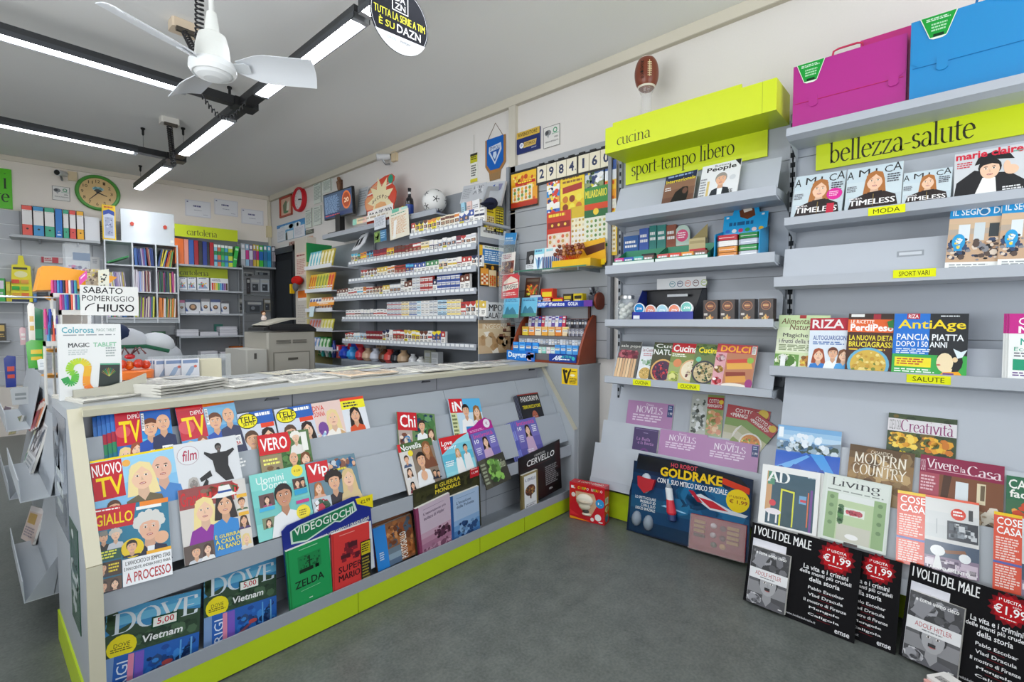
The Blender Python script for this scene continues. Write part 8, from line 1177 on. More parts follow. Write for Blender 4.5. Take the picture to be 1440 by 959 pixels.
q = T.part('price_tag'); q.box(w*.92,w*.98,h*.08,h*.16,PD-.06,PD-.058,'f0f0ea','paper',g); T.done()
# stationery unit
UL,UR = bp((251.5,370),.3)[0],bp((341,376),.3)[0]; UW = UL-UR; f2 = bf(UL,0,0)
T = Thing('stationery_unit','grey stationery shelving with two lime green signs on the rear wall','shelving'); m = T.part('back_panel'); m.box(0,UW,.3,2.46,.002,.02,'8d9196','shelf',f2)
for x in (-.012,UW): u = T.part('upright'); u.box(x,x+.012,.1,2.4,.0,.06,'a4a9ae','shelf',f2); u = T.part('upright'); u.box(x,x+.012,.1,2.03,.24,.28,'9ba0a6','shelf',f2)
UZ = [bp((249,y),.3)[1] for y in (370.5,406.5,440.5,473,507)]
for z in UZ: p = T.part('shelf'); p.box(0,UW,z-.022,z,.02,.3,'b2b7bd','shelf',f2)
def lsign(q0,q1,qb,d,txt,x0,x1):
    s0,z0 = bp(q0,d); s1,z1 = bp(q1,d); h = z0-bp(qb,d)[1]; fr = Fr(C0-BU*s0+Z3*z0+BN*d,BU,DN,BN); m = T.part('sign_panel',None,'lime green sign reading cartoleria'); m.box(0,s0-s1,0,h,-.012,0,'c8d81a','plastic',fr); Art(m,fr,s0-s1,h,'plastic',.0004).n(txt,x0,.26,x1,.82,'2a2c10')
lsign((245.5,314.3),(334,323.4),(246,331.5),.31,'cartoleria',.18,.66); lsign((251,374.5),(320,378),(251,388.5),.1,'cartoleria',.02,.60); T.done()
zb = UZ[0]+.001
for i,(x0,x1,c,nm,y) in enumerate(((246,258.5,'f0742a','orange',0),(259,265,'f09a84','salmon',0),(265.5,272.5,'2f5fb0','mid blue',0),(273,279,'a81f2c','dark red',0),(279.5,284.5,'2c2e34','black',0),(285,291,'1f3a90','navy blue',0),(291.2,294.5,'26282e','slim black',0),(295,300.5,'b02030','crimson',0),(301,305.5,'8ac8dc','aqua striped',1),(306,310.5,'d8785a','coral striped',1),(311,315.5,'4ab86a','green striped',1),(316,320.5,'4aa8d0','sky striped',1),(321,327,'c8e04a','lime striped',1))):
    sa,sb_ = bp((x0,355),.28)[0],bp((x1,355),.28)[0]; w = sa-sb_-.001; h = (.315 if not y else .295)-.02*(i/12); g = bf(sa,zb,0); T = Thing('ring_binder',nm+' ring binder under the first lime sign on the rear wall','ring binder','ring binders under the lime sign'); T.box(0,w,0,h,.03,.285,c,'film',g)
    if y: A = Art(T,Fr(g.P(0,h,.2852),BU,DN,BN),w,h); A.r(0,.0,1,.12,'e8f0ea'); A.r(0,.3,1,.48,'2a8a4a'); A.r(0,.7,1,.8,'2a6a9a')
    T.done()
T = Thing('ring_binder','bright green ring binder leaning at the end of the lime sign shelf','ring binder','ring binders under the lime sign'); sa = bp((326,355),.28)[0]; t = .16; g = Fr(f2.o,BU,Z3,BN); g = bf(sa,zb,0); g = Fr(g.o,BU*math.cos(t)-Z3*math.sin(t),Z3*math.cos(t)+BU*math.sin(t),BN); g.o = g.o+Z3*.008; T.box(0,.045,0,.28,.03,.285,'2fb84a','film',g); A = Art(T,Fr(g.P(0,.28,.2852),g.u,-g.v,BN),.045,.28); A.r(.1,.1,.9,.2,'a8e8b0'); A.r(.1,.6,.9,.66,'a8e8b0'); T.done()
def smallpack(name,label,q0,q1,qb,d,z,bg,ops,cat,grp,t=.03):
    sa,sb_ = bp(q0,d)[0],bp(q1,d)[0]; w = sa-sb_; h = bp(q0,d)[1]-z; g = bf(sa,z+.001,0); T = Thing(name,label,cat,grp); T.box(0,w-.003,0,h,d-t,d,bg,'gloss',g); Art(T,Fr(g.P(0,h,d),BU,DN,BN),w-.003,h).run(ops); T.done()
PK = [('r',.0,.0,1,.18,'e8eaf0'),('l',.15,.04,.85,.15,1,'4a5a8a'),('p',[(.1,.9),(.3,.4),(.6,.5),(.9,.85)],'8aa0c0'),('sp',.1,.35,.9,.8,8,['d84a3a','4a9a5a','3a6ab0','e8c84a'],.08)]
SG = 'paint and pen packs on the stationery shelves'
for x0,x1,yt,lb,ops in ((251,263,390,'white paint pack under the second lime sign, beside the books',PK),(263.5,276,390,'white paint pack, second under the second lime sign',PK),(277,294,390,'wide white pencil pack under the second lime sign',PK),(296,321,391,'white box of coloured pencils under the second lime sign',[('r',0,0,1,.35,'e6e8ea'),('l',.1,.08,.6,.28,2,'8a8a9a')]+[('r',.06+.115*i,.38,.16+.115*i,.96,c) for i,c in enumerate(('d8402a','e8902a','e8d83a','5ab04a','3a9ac8','2a4aa8','8a4a9a','5a3a2a'))])): smallpack('stationery_pack',lb,(x0,yt),(x1,yt),None,.26,UZ[1],'e4e6ea',ops,'pack',SG)
FC = lambda c: [('r',0,0,1,.2,c),('o',.5,.55,.26,'5a4438'),('o',.5,.52,.15,'c89a70'),('r',.0,.85,1,1,'e8e8ec'),('p',[(0,.5),(.2,.85),(0,.85)],'3a5a9a')]
for x0,x1,yt,lb,c in ((251,260,422,'narrow photo paper pack on the third stationery shelf','c86a9a'),(260.5,282,421,'wide photo paper pack on the third stationery shelf','3a4a6a'),(283,295,420,'square photo paper pack in the middle of the third stationery shelf','8a8a90'),(296,310,421,'photo paper pack with blue corner on the third stationery shelf','4a5a8a'),(311,322,423,'last photo paper pack on the third stationery shelf','5a5a60')): smallpack('stationery_pack',lb,(x0,yt),(x1,yt),None,.2,UZ[2],'dfe1e4',FC(c),'pack',SG)
T = Thing('card_stack','small stack of white cards lying before the square photo pack','cards'); sa = bp((281,436),.28)[0]; T.box(0,.17,.001,.035,.21,.29,'e8e8ea','paper',bf(sa,UZ[2],0)); T.done()
def ream(label,x0,x1,z,n,d0=.06,d1=.29,c='e2e2e8'):
    sa,sb_ = bp((x0,460),d1)[0],bp((x1,460),d1)[0]; g = bf(sa,z+.001,0); T = Thing('paper_ream',label,'paper'); rd = random.Random(int(x0))
    for i in range(n): e = .008*rd.random(); T.box(e,sa-sb_-e,i*.017,i*.017+.0155,d0,d1-e,c if i % 2 else 'd4d4dc','paper',g)
    T.done()
ream('white paper ream with turned up edge on the fourth stationery shelf',248,280,UZ[3],5); ream('thin white paper ream in the middle of the fourth stationery shelf',281,307,UZ[3],3); ream('thick white paper ream at the end of the fourth stationery shelf',309,334,UZ[3],7); ream('white paper pile on the lowest stationery shelf',309,335,UZ[4],5); ream('white paper pile behind the cream box on the lowest stationery shelf',281,306,UZ[4],6)
T = Thing('box_file','orange card box at the end of the lowest stationery shelf','box'); sa = bp((326,495),.2)[0]; T.box(0,.2,.001,.10,.03,.2,'c8682a','paper',bf(sa,UZ[4]+.05,0)); T.box(0,.2,-.0,.05,.02,.2,'3a3a3e','paper',bf(sa,UZ[4],0)); T.done()
T = Thing('folder','teal folder leaning behind the thick paper ream','folder'); sa = bp((302,465),.08)[0]; T.box(0,.1,.001,.15,.03,.06,'2a7a6a','gloss',bf(sa,UZ[3],0)); T.done()
# narrow rack by the corner
RL,RR = bp((342.5,374),.26)[0],.02; RZ = bp((336,373),.26)[1]; f3 = bf(RL,0,0); RWd = RL-RR
T = Thing('corner_rack','grey slat panel rack in the far corner holding patterned binders','rack'); m = T.part('slat_panel'); m.box(0,RWd,.3,2.4,.002,.015,'8a8d90','slat',f3)
for i in range(14): m.box(0,RWd,.35+.15*i,.356+.15*i,.015,.017,'6a6d70','slat',f3)
s = T.part('shelf'); s.box(0,RWd,RZ-.02,RZ,.015,.27,'a8adb2','shelf',f3); s = T.part('glass_ledge'); s.box(0,RWd,1.62,1.628,.017,.15,'8a9a9a','clear',f3); T.done()
for i,(x0,x1,c,c2,nm) in enumerate(((339,345,'b8bcc4','d8dade','grey'),(345.5,350,'9ac0d8','c83a8a','blue and magenta'),(350.5,355.5,'8a7aa0','d8d8e4','violet grey'),(356,360,'d0b04a','8a5a9a','gold and violet'),(360.5,364,'d8d04a','c02a7a','yellow and magenta'),(364.5,370,'4ac04a','2a70c0','green and blue'),(370.5,375.5,'4a9a9a','3a7ab0','teal'),(376,381,'4ab0d8','2a8ac0','sky blue'),(382,386,'a0a4ac','b8bcc4','dull silver'),(386.5,391,'4a4a54','d8c8d0','black and white patterned'))):
    sa,sb_ = bp((x0,355),.25)[0],bp((x1,355),.25)[0]; w = sa-sb_-.001; h = .30-.004*(i % 3); g = bf(max(sa,.06),RZ+.001,0); T = Thing('ring_binder',nm+' upright binder on the corner rack beside the dark door','ring binder','patterned binders on the corner rack'); T.box(0,w,0,h,.03,.25,c,'film',g); A = Art(T,Fr(g.P(0,h,.2502),BU,DN,BN),w,h); A.r(0,.28,1,.7,c2); A.r(.2,.05,.8,.2,'e8e8ee'); T.done()
HP = 'blister packs hanging on the corner rack'
for i,(x0,y0,x1,y1,c,lb) in enumerate(((341,382,357,389,'8a8e90','clear blister pack hung high beside the binder unit'),(358,380,381,388,'9a9ea0','clear blister pack hung high close to the door'),(347,391,352,413,'3c3e42','slim black pack on the ledge of the corner rack'),(352,391,366,411,'a8acb2','grey boxed accessory on the ledge of the corner rack'),(366,392,379,411,'c4ccd4','pale boxed accessory on the ledge close to the door'),(335,419,343,438,'9a9c98','tall clear blister pack low on the corner rack'),(346,423,370,440,'6a7078','wide framed accessory pack low on the corner rack'),(371,420,381,438,'8a867a','clear blister pack low close to the door'))):
    sa,za = bp((x0,y0),.05); sb_,zb_ = bp((x1,y1),.05); w = sa-sb_; h = za-zb_; fr = Fr(C0-BU*sa+Z3*za+BN*.02,BU,DN,BN); T = Thing('blister_pack',lb,'blister pack',HP); T.box(0,w,0,h,0,.03,c,'film',fr); A = Art(T,fr.at(0,0,.03),w,h,'film'); A.r(.1,.1,.9,.3,'c8cac8'); A.r(.2,.4,.8,.9,'4a4e54'); A.o(.4,.6,.12,'8a929a'); T.done()
T = Thing('doll','small figure with brown hair sitting on top of the copier','toy'); p = onY((363,440),4.9); p.x += .05; T.lathe([(.022,0),(.026,.02),(.014,.045)],'d8c8c0','matte',Fr((p.x,4.9,1.272)),10); T.ball((p.x,4.9,1.335),.017,.017,.019,'e0b898','matte'); T.ball((p.x,4.907,1.343),.022,.02,.02,'4a2c1c','matte'); T.done()
# copier
T = Thing('copier','beige grey office copier with black scanner lid behind the counter','copier'); cb = 'a39f94'
m = T.part('body'); m.box(1.82,2.27,4.6,5.15,.12,1.16,cb,'plastic',bev=.015); m.box(1.84,2.25,4.62,5.1,.0,.12,'6a675f','plastic')
m = T.part('paper_module',None,'lighter grey side module'); m.box(1.635,1.815,4.58,5.1,.1,1.01,'b4b2aa','plastic',bev=.01); m.box(1.70,1.72,4.575,4.585,.93,.98,'4a4844','plastic'); m.box(1.645,1.80,4.574,4.581,.64,.66,'6a6860','plastic'); m.box(1.645,1.80,4.574,4.581,.66,.70,'a8a69e','plastic')
d = T.part('door',None,'flat service door'); d.box(1.88,2.20,4.588,4.599,.66,.97,'a8a499','plastic'); d.box(1.87,2.21,4.593,4.5995,.65,.98,'7d7a70','plastic'); h = T.part('handle',d); h.box(2.0,2.09,4.582,4.589,.905,.925,'55524a','plastic')
v = T.part('vent'); [v.box(1.9+.15*j,2.03+.15*j,4.592,4.5995,1.06+.012*i,1.066+.012*i,'6a675f','plastic') for i in range(3) for j in range(2)]
s = T.part('scanner',None,'black scanner bed'); s.prism([(1.80,1.175),(2.29,1.162),(2.29,1.19),(2.22,1.235),(1.90,1.24),(1.80,1.20)],-4.98,-4.62,'1f1f20','plastic',Fr((0,0,0),(1,0,0),Z3,(0,-1,0)))
l = T.part('lid',None,'beige document feeder lid'); l.prism([(1.82,1.225),(1.93,1.265),(2.06,1.295),(2.24,1.298),(2.24,1.285),(2.05,1.275),(1.84,1.222)],-4.96,-4.64,'b4b0a2','plastic',Fr((0,0,0),(1,0,0),Z3,(0,-1,0))); k = T.part('control_panel'); k.box(1.84,2.2,4.57,4.61,1.19,1.215,'17171a','plastic'); T.done()
# ------------------------------------------------------------------ side arm of the counter with its outer racks
T = Thing('side_display','grey side unit running back from the counter end with sloping racks on its outer face','display unit')
m = T.part('cabinet'); m.box(.26,.72,2.63,4.4,0,.915,'a2a8ae','shelf',cols={'c1': 'b0b5b9'})
XZs = Fr((0,0,0),(1,0,0),Z3,(0,1,0))
for y0,y1,zb in ((2.66,3.40,.565),(2.66,3.40,.17),(3.46,4.3,.72),(3.46,4.3,.38)):
    m = T.part('sloping_rack'); m.prism([(.26,zb),(.128,zb),(.124,zb+.085),(.121,zb+.085),(.125,zb-.004),(.26,zb-.004)],y0,y1,'bcc2c8','shelf',XZs); m.prism([(.21,zb),(.258,zb+.27),(.26,zb+.27),(.2125,zb)],y0,y1,'b0b6bd','shelf',XZs); m.prism([(.128,zb),(.26,zb),(.26,zb+.2)],y0,y0+.002,'a8aeb6','shelf',XZs) if zb < .5 else 0
T.done()
def smag(name,label,q0,q1,qb,X,z,bg,ops,t=.01,tl=17,mat='gloss'):
    fr,w,h = sheet(q0,q1,qb,lean_x(X,z,tl)); T = Thing(name,label,name.replace('_',' ')); booklet(T,fr,w,h,t,bg,ops,mat); T.done()
smag('magazine','black and white crowd magazine with blue banner in the outer rack by the counter end',(68,558),(80,563),(36,674),.185,.57,'e4e6e8',[('r',0,0,1,.22,'2a94d0'),('T','BIO',.3,.05,.95,.17,'f0f4f8'),('l',.1,.25,.9,.32,2,'6a7a8a'),('r',0,.34,1,.72,'b8b8bc'),('sp',0,.36,1,.72,60,['2a2a30','5a5a60','e0e0e4','8a8a90','3a4a5a'],.09),('r',0,.72,1,1,'eef0f2'),('l',.1,.76,.9,.9,3,'a8b0b8'),('r',0,.94,1,1,'2a7ab0')])
smag('magazine','white magazine with pale blue lettering behind the crowd one in the outer rack',(54,590),(62,592),(24,655),.19,.58,'dfe8ea',[('r',0,0,1,.3,'e0e8c8'),('T','LO',.2,.32,.8,.5,'3a9ad0'),('sp',0,.5,1,1,20,['4a8a4a','8ac0d8','e8e8d0'],.12)])
for i,(c,nm) in enumerate((('b03a3a','red'),('c86a7a','pink red'),('8a3a4a','wine red'),('d8783a','orange'))): smag('magazine',nm+' spined magazine standing in the outer rack row beyond the crowd magazine',(52+3*i,566-2*i),(57+3*i,567-2*i),(42+2.6*i,606-2*i),.21,.72,c,[('r',.1,.1,.9,.3,'e0d0c8')],t=.006)
smag('magazine','cream and orange thin magazine lying in the lower outer rack',(44,711),(62,716),(40,763),.2,.2,'d8c4bc',[('r',0,0,1,.15,'e8e0e0'),('r',.1,.2,.7,.5,'c8a04a'),('l',.1,.6,.9,.9,4,'8a7a8a')])
smag('puzzle_book','dark purple rolled puzzle book in the far upper outer rack',(7,571),(16,573),(8,590),.19,.74,'5a3a5a',[('r',0,.4,1,.6,'a88ab0')],t=.03); smag('seed_packet','green and straw coloured packet in the far upper outer rack',(20,588),(31,584),(10,612),.19,.73,'a89a5a',[('sp',0,0,1,1,30,['6a7a34','c8b87a','4a8a3a'],.1)])
for nm,lb,q,z0,z1,c,cs in (('poster','grey blue glossy poster taped on the counter end panel',((2.60,2.24),0),.50,.93,'8a929e',['a8b4c4','6a7484','c8d0da','4a5464']),('poster','green glossy poster with white lettering low on the counter end panel',((2.22,2.04),0),.26,.60,'2a5a44',['dfe8e4','24503c','3a6a54'])):
    T = Thing(nm,lb,'poster'); a,b = q[0]; fr = Fr((XA-.0005,a,z1),(0,-1,0),DN,(-1,0,0)); T.box(0,a-b,0,z1-z0,0,.002,c,'film',fr); Art(T,fr.at(0,0,.002),a-b,z1-z0,'film').run([('sp',.05,.05,.95,.95,20,cs,.14),('l',.2,.5,.8,.9,3,'dfe8e8')]); T.done()
# ---- on the counter end
CT = .9655
T = Thing('counter_riser','curved beige riser strip along the back of the counter end','riser'); pts = [onY(q,2.40) for q in ((103,549),(125,547),(155,543),(185,534),(206,525))]
T.grid([[V((p.x,p.y,CT)) for p in pts],pts,[p+V((0,.02,0)) for p in pts],[V((p.x,p.y+.02,CT)) for p in pts]],'b4b2a4','plastic',smooth=False); p = pts[-1]; T.add([V((p.x,p.y,CT)),V((p.x,p.y+.02,CT)),p+V((0,.02,0)),p],'b4b2a4'); T.done()
Y = 2.46; a,b,c = onY((80,443),Y),onY((163,437),Y),onY((86,553),Y); fr = Fr((a.x,Y,CT+.285),(1,0,0),DN,(0,-1,0)); w,h = .185,.285
T = Thing('tablet_box','white drawing tablet box with a rainbow ribbon standing on the counter end','box'); T.box(0,w,0,h,-.035,0,'e4e6e6','gloss',fr,cols={'a0': 'd0d4d6'}); A = Art(T,fr,w,h); A.t('Colorosa',.06,.04,.56,.12,'4aa0b0',.02); A.t('MAGIC TABLET',.6,.06,.92,.1,'6a8a80',.02); A.l(.08,.14,.95,.165,1,'8a9094'); A.T('MAGIC',.15,.25,.48,.31,'3a3c40'); A.t('TABLET',.54,.25,.92,.31,'8ac0a0',.03); A.l(.15,.34,.5,.42,3,'c0c8c8'); A.l(.74,.32,.92,.46,4,'9aa4a4')
pts = [(.08,.70),(.14,.78),(.22,.76),(.24,.66),(.16,.62),(.20,.52),(.34,.49),(.44,.56),(.42,.70),(.42,.82),(.52,.90),(.66,.88)]; rc = ['2a9a4a','3aa84a','5ab83a','7ac42e','9acc28','b8d222','d8c81e','e8b01e','ec961e','ec7a22','ea5a24']
sm = [tuple(sum(k*p[d] for k,p in zip((.5*(-t+2*t*t-t**3),.5*(2-5*t*t+3*t**3),.5*(t+4*t*t-3*t**3),.5*(-t*t+t**3)),(pts[max(i-1,0)],pts[i],pts[i+1],pts[min(i+2,11)]))) for d in (0,1)) for i in range(11) for t in (0,.25,.5,.75)]
for i,(p,q) in enumerate(zip(sm,sm[1:])): dx,dy = (q[0]-p[0])*w,(q[1]-p[1])*h; L = math.hypot(dx,dy) or 1; nx,ny = -dy/L*.011/w,dx/L*.011/h; A.k = 12+i*.2; A.p([(p[0]+nx,p[1]+ny),(q[0]+nx+dx*.2,q[1]+ny+dy*.2),(q[0]-nx+dx*.2,q[1]-ny+dy*.2),(p[0]-nx,p[1]-ny)],rc[i//4])
A.k = 26; A.p([(.64,.55),(.97,.56),(.95,.86),(.60,.85)],'1d2a26'); A.p([(.64,.535),(.97,.545),(.97,.565),(.64,.555)],'4a9a7a')
for i in range(11): t = math.pi*(.1+.08*i); A.p([(.78,.72),(.785,.72),(.78+.12*math.cos(t),.68-.08*math.sin(t)),(.775+.12*math.cos(t),.68-.08*math.sin(t))],('5ac83a','d8d83a','e8a03a','3ac0a0')[i % 4])
A.o(.3,.92,.02,'3a3a3a'); T.done()
T = Thing('closed_sign','white handwritten paper sign announcing saturday closing above the tablet box','sign'); a = onY((112,400.5),2.50); b = onY((194,404),2.50); u = (b-a); w = u.length; u.normalize(); fr = Fr(a,u,u.cross(V((0,-1,0))) if u.cross(V((0,-1,0))).z < 0 else -u.cross(V((0,-1,0))),(0,-1,0)); h = w*.64
T.box(0,w,0,h,-.0012,0,'e6e6e4','paper',fr); T.box(.02,.03,h,a.z-CT,-.0012,-.0004,'d0d0d0','plastic',fr); A = Art(T,fr,w,h,'paper')
A.t('SABATO',.05,.05,.72,.26,'26262a',.008,.05); A.t('POMERIGGIO',.03,.33,.92,.52,'26262a',.006,.03); A.p([(.07,.84),(.08,.74),(.13,.65),(.23,.58),(.24,.6),(.15,.67),(.10,.76),(.09,.84)],'1c1c20'); A.t('HIUSO',.27,.62,.92,.88,'1c1c20',.012,.03); T.done()
def lath(name,label,cat,q,Y,prof,c,m='plastic',z=CT,grp=None,n=16):
    p = onY(q,Y); T = Thing(name,label,cat,grp); T.lathe(prof,c,m,Fr((p.x,Y,z)),n); T.done()
T = Thing('carousel_stand','orange topped rotating pen stand behind the tablet box','display stand'); p = onY((98,400),2.95); x,yy = p.x,2.95; f = Fr((x,yy,0)); m = T.part('canopy',None,'orange plastic canopy'); zt = p.z
m.prism([(-.115,zt-.035),(-.095,zt+.068),(-.05,zt+.072),(.155,zt+.038),(.11,zt-.01),(-.03,zt-.028)],-.09,.09,'f0a01e','plastic',Fr((x,yy,0),(1,0,0),Z3,(0,1,0))); m = T.part('neck',None,'orange neck'); m.lathe([(.035,zt-.09),(.035,zt-.02)],'ee981c','plastic',f.at(.06,0)); m = T.part('column',None,'white column'); m.box(x-.03,x+.06,yy-.04,yy+.04,.916,zt-.03,'d8d8d4','plastic')
for i,q in enumerate(((71,419),(72,463),(71,492),(68,528))): r = onY(q,2.9); k = T.part('tray',None,'orange round tray'); k.lathe([(.035,0),(.055,.012),(.05,.016),(.01,.012)],'f0a42a','plastic',Fr((r.x+.03,2.9,r.z-.01)),14)
pen = T.part('pen_rack',None,'white tiered pen rack')
for q,Yp,w in (((84,436),2.80,.125),((72,412),2.86,.16),((62,480),2.80,.075)): p = onY(q,Yp); pen.box(p.x,p.x+w,Yp-.02,Yp+.06,p.z-.02,p.z,'e0e0dc','plastic'); pen.box(p.x,p.x+.004,Yp-.02,Yp+.06,.916,p.z,'d8d8d4','plastic')
T.done()
rd = random.Random(4); G = 'pens in the carousel stand'; PC = (('3a8ac0','blue'),('c83a7a','magenta'),('5a4a9a','violet'),('e8604a','coral'),('2a4ab0','royal blue'),('8a3a8a','purple'),('3aa0b0','turquoise'),('e8e4dc','white'),('2a2a2e','black'))
for i in range(26):
    px,py,Yp,hh = ((86+3.0*(i % 9),425,2.80,.065) if i < 9 else (74+4.0*((i-9) % 9),404,2.86,.06) if i < 18 else (64+2.2*(i-18),448+9*((i-18) % 3),2.80,.08)); p = onY((px,py),Yp); c,nm = PC[(i*4+1) % 9]
    T = Thing('marker_pen','%s marker, %s along the %s of the orange topped stand' % (nm,nth(i % 9),('lower bright row','upper row','white side column')[min(2,i//9)]),'pen',G); T.lathe([(.0058,-hh/2),(.0058,hh/3),(.0045,hh/3+.001),(.0045,hh/2)],c,'plastic',Fr((p.x,Yp,p.z)),8); T.done()
T = Thing('clear_box','clear acrylic box of small colourful parts above the orange stand canopy','box'); a = onY((91,335),3.4); b = onY((126,345),3.4); T.box(a.x,b.x,3.4,3.5,.916,a.z-.02,'dfe4e8','clear'); A = Art(T,Fr((a.x,3.399,a.z-.06),(1,0,0),DN,(0,-1,0)),b.x-a.x,.16); A.r(.3,.05,1,.3,'6a7a90'); A.sp(.02,.45,.98,1,40,['a86a8a','8a8aa0','c8a0b0','6a6a80'],.08); T.done()
for i,(q0,q1,qb,Yp,c,ops,lb) in enumerate((((138,380),(153,378),(140,430),2.75,'d8d8c8',[('sp',.1,.1,.9,.6,14,['c86a4a','e8d8b0','4a5a4a','2a2a2a'],.12),('r',.1,.65,.9,.95,'b8d0b0')],'cream comic card standing behind the closing sign'),((120,378),(140,378),(122,402),2.80,'b8a890',[('sp',0,0,1,1,30,['7a6a5a','e0d0b0','5a4a3a','c8b84a'],.1)],'brown picture card behind the closing sign'),((111,390),(122,380),(113,402),2.78,'d838a0',[('r',.2,.2,.8,.4,'f0c8e4')],'magenta card slanting beside the orange canopy'))):
    a,b = onY(q0,Yp),onY(q1,Yp); h = a.z-onY(qb,Yp).z; T = Thing('greeting_card',lb,'card'); fr = Fr(a,(b-a).normalized(),DN,(0,-1,0)); booklet(T,fr,(b-a).length,h,.004,c,ops); T.box(.005,.012,h,a.z-.916,-.004,-.002,'d0d0d0','clear',fr); T.done()
for i,(q0,q1,qb,Yp,c,c2,lb) in enumerate((((44,432),(60,428),(44,520),3.1,'2a7a54','3a9a6a','dark green bag hanging beside the carousel stand'),((38,425),(48,424),(40,480),3.0,'e8e6e0','d8b04a','white packet hanging beside the dark green bag'),((27,460),(36,459),(28,485),3.2,'d8b0b8','e8e0e0','pale pink packet hanging at the edge of the bags'),((36,478),(62,474),(40,518),2.9,'4ab03a','e8c82a','bright green card with yellow stripes under the green bag'),((52,505),(66,460),(60,520),2.85,'e0e4e8','c0c8d0','long white slanting strip beside the orange trays'),((5,500),(22,500),(8,545),3.3,'2a3a8a','c84a3a','dark blue toy figure card under the shelf edge'),((14,545),(40,535),(16,570),3.1,'b8bcc0','8a9094','grey clear bag lying over the far rack'))):
    a,b,e = onY(q0,Yp),onY(q1,Yp),onY(qb,Yp); w = b.x-a.x; h = a.z-e.z; T = Thing('hanging_packet',lb,'packet','packets hung beside the side unit'); fr = Fr((a.x,Yp,a.z),(1,0,0),DN,(0,-1,0)); T.prism([(0,.1*h),(w*.3,0),(w,.04*h),(w*.95,h),(w*.1,h)],-.012,0,c,'film',fr); A = Art(T,fr,w,h,'film'); A.r(.25,.35,.85,.5,c2); A.r(.25,.6,.85,.72,c2); T.done()
T = Thing('peg_rail','thin grey peg rail above the hanging packets','rail'); T.tube([V((.27,2.84,.916)),V((.27,2.84,1.36)),V((.04,2.84,1.36)),V((.04,3.36,1.34))],.006,'c0c4c8','metal'); T.done()
# ---- goods on the counter behind the newspapers
T = Thing('bag','crumpled white and grey fabric bag with a dark blue patch behind the closing sign','bag'); p = onY((190,470),3.3); f = Fr((p.x,3.3,.93))
for dx,dz,rx,rz,c in ((-.06,.2,.13,.10,'b4b8be'),(.06,.13,.16,.10,'a8acb2'),(-.02,.07,.2,.08,'a0a4aa'),(-.08,.26,.06,.06,'1f2c4a'),(.09,.2,.09,.07,'bcc0c4')): T.ball((dx,0,dz),rx,.12,rz,c,'paper',f,12,8)
T.tube([f.P(-.1,-.125,.2),f.P(.02,-.14,.2),f.P(.12,-.14,.17)],.01,'2a5a44','matte',6); T.done()
T = Thing('counter_desk','grey desk top behind the counter under the bag and card boxes','desk'); T.box(.73,1.60,2.75,3.9,.80,.84,'a9adb0','shelf'); T.box(.74,.78,2.8,3.85,0,.80,'8a8e92','shelf'); T.box(1.52,1.58,2.8,3.85,0,.80,'8a8e92','shelf'); T.done()
lath('pump_bottle','white pump bottle of hand gel behind the orange sweets tray','bottle',(209,500),2.95,[(.035,0),(.04,.01),(.04,.13),(.02,.15),(.014,.17),(.03,.175),(.03,.19),(.01,.195)],'e4e6e6',z=.916 if 0 else .84)
T = Thing('sweets_tub','orange plastic tub of orange balls tied with a red bow','sweets tub'); p = onY((182,525),2.72); f = Fr((p.x,2.72,CT)); b = T.part('tub',None,'orange tub'); b.lathe([(.07,0),(.085,.01),(.09,.075),(.082,.08)],'ec7a2e','plastic',f,18)
for i in range(5): k = T.part('sweet',None,'orange ball'); k.ball((-.06+.03*i,-.02*(i % 2),.10+.008*(i % 2)),.02,.02,.02,('e8742a','d8482a','e8742a','c83a2a','d8482a')[i],'film',f,10,7)
r = T.part('bow',None,'red bow'); r.ball((0,-.02,.14),.02,.015,.012,'b8202a','film',f); [r.tube([f.P(0,-.02,.145),f.P(d,-.03,.18),f.P(d*1.6,-.03,.15)],.004,'5a2a2c','film',5) for d in (-.02,.02,.035)]; T.done()
CBG = 'blister cards in the clear holder on the counter'
for i in range(7):
    x0 = 208+5*i if i < 4 else (222,236,260)[i-4]; w = .045 if i < 4 else .075; a = onY((x0,499-.3*i),2.78-.012*i); T = Thing('blister_card','white blue blister card, %s along the clear holder behind the newspapers' % nth(i),'card',CBG); fr = Fr((a.x,2.84-.012*i,CT+.115),(1,0,0),DN,(0,-1,0)); T.box(0,w,0,.115,-.004,0,'dfe2ea','film',fr); A = Art(T,fr,w,.115,'film'); A.r(.08,.06,.92,.2,'7a90b8'); A.p([(.2,.7),(.5,.35),(.8,.3),(.6,.6),(.3,.85)],'a0b4d0'); A.o(.78,.34,.09,'d06a5a'); A.r(.1,.88,.9,.95,'e0b8c0'); T.done()
T = Thing('cream_box','cream square box standing beside the blister cards','box'); a = onY((282,501),2.80); T.box(a.x,a.x+.095,2.80,2.86,CT,CT+.105,'ddd6bc','paper',bev=.004); T.done()
T = Thing('card_holder','clear holder standing behind the newspapers','holder'); a = onY((206,520),2.9); T.box(a.x,a.x+.36,2.86,2.875,CT,CT+.125,'dfe6ea','clear'); T.box(a.x,a.x+.36,2.875,2.9,CT,CT+.004,'dfe6ea','clear'); T.done()
T = Thing('rear_worktop','narrow grey worktop strip behind the newspapers','worktop'); T.box(.72,2.2,2.63,2.95,.93,CT-.0005,'b0b3b4','shelf'); T.box(.74,2.18,2.65,2.70,0,.93,'9a9ea2','shelf'); T.done()
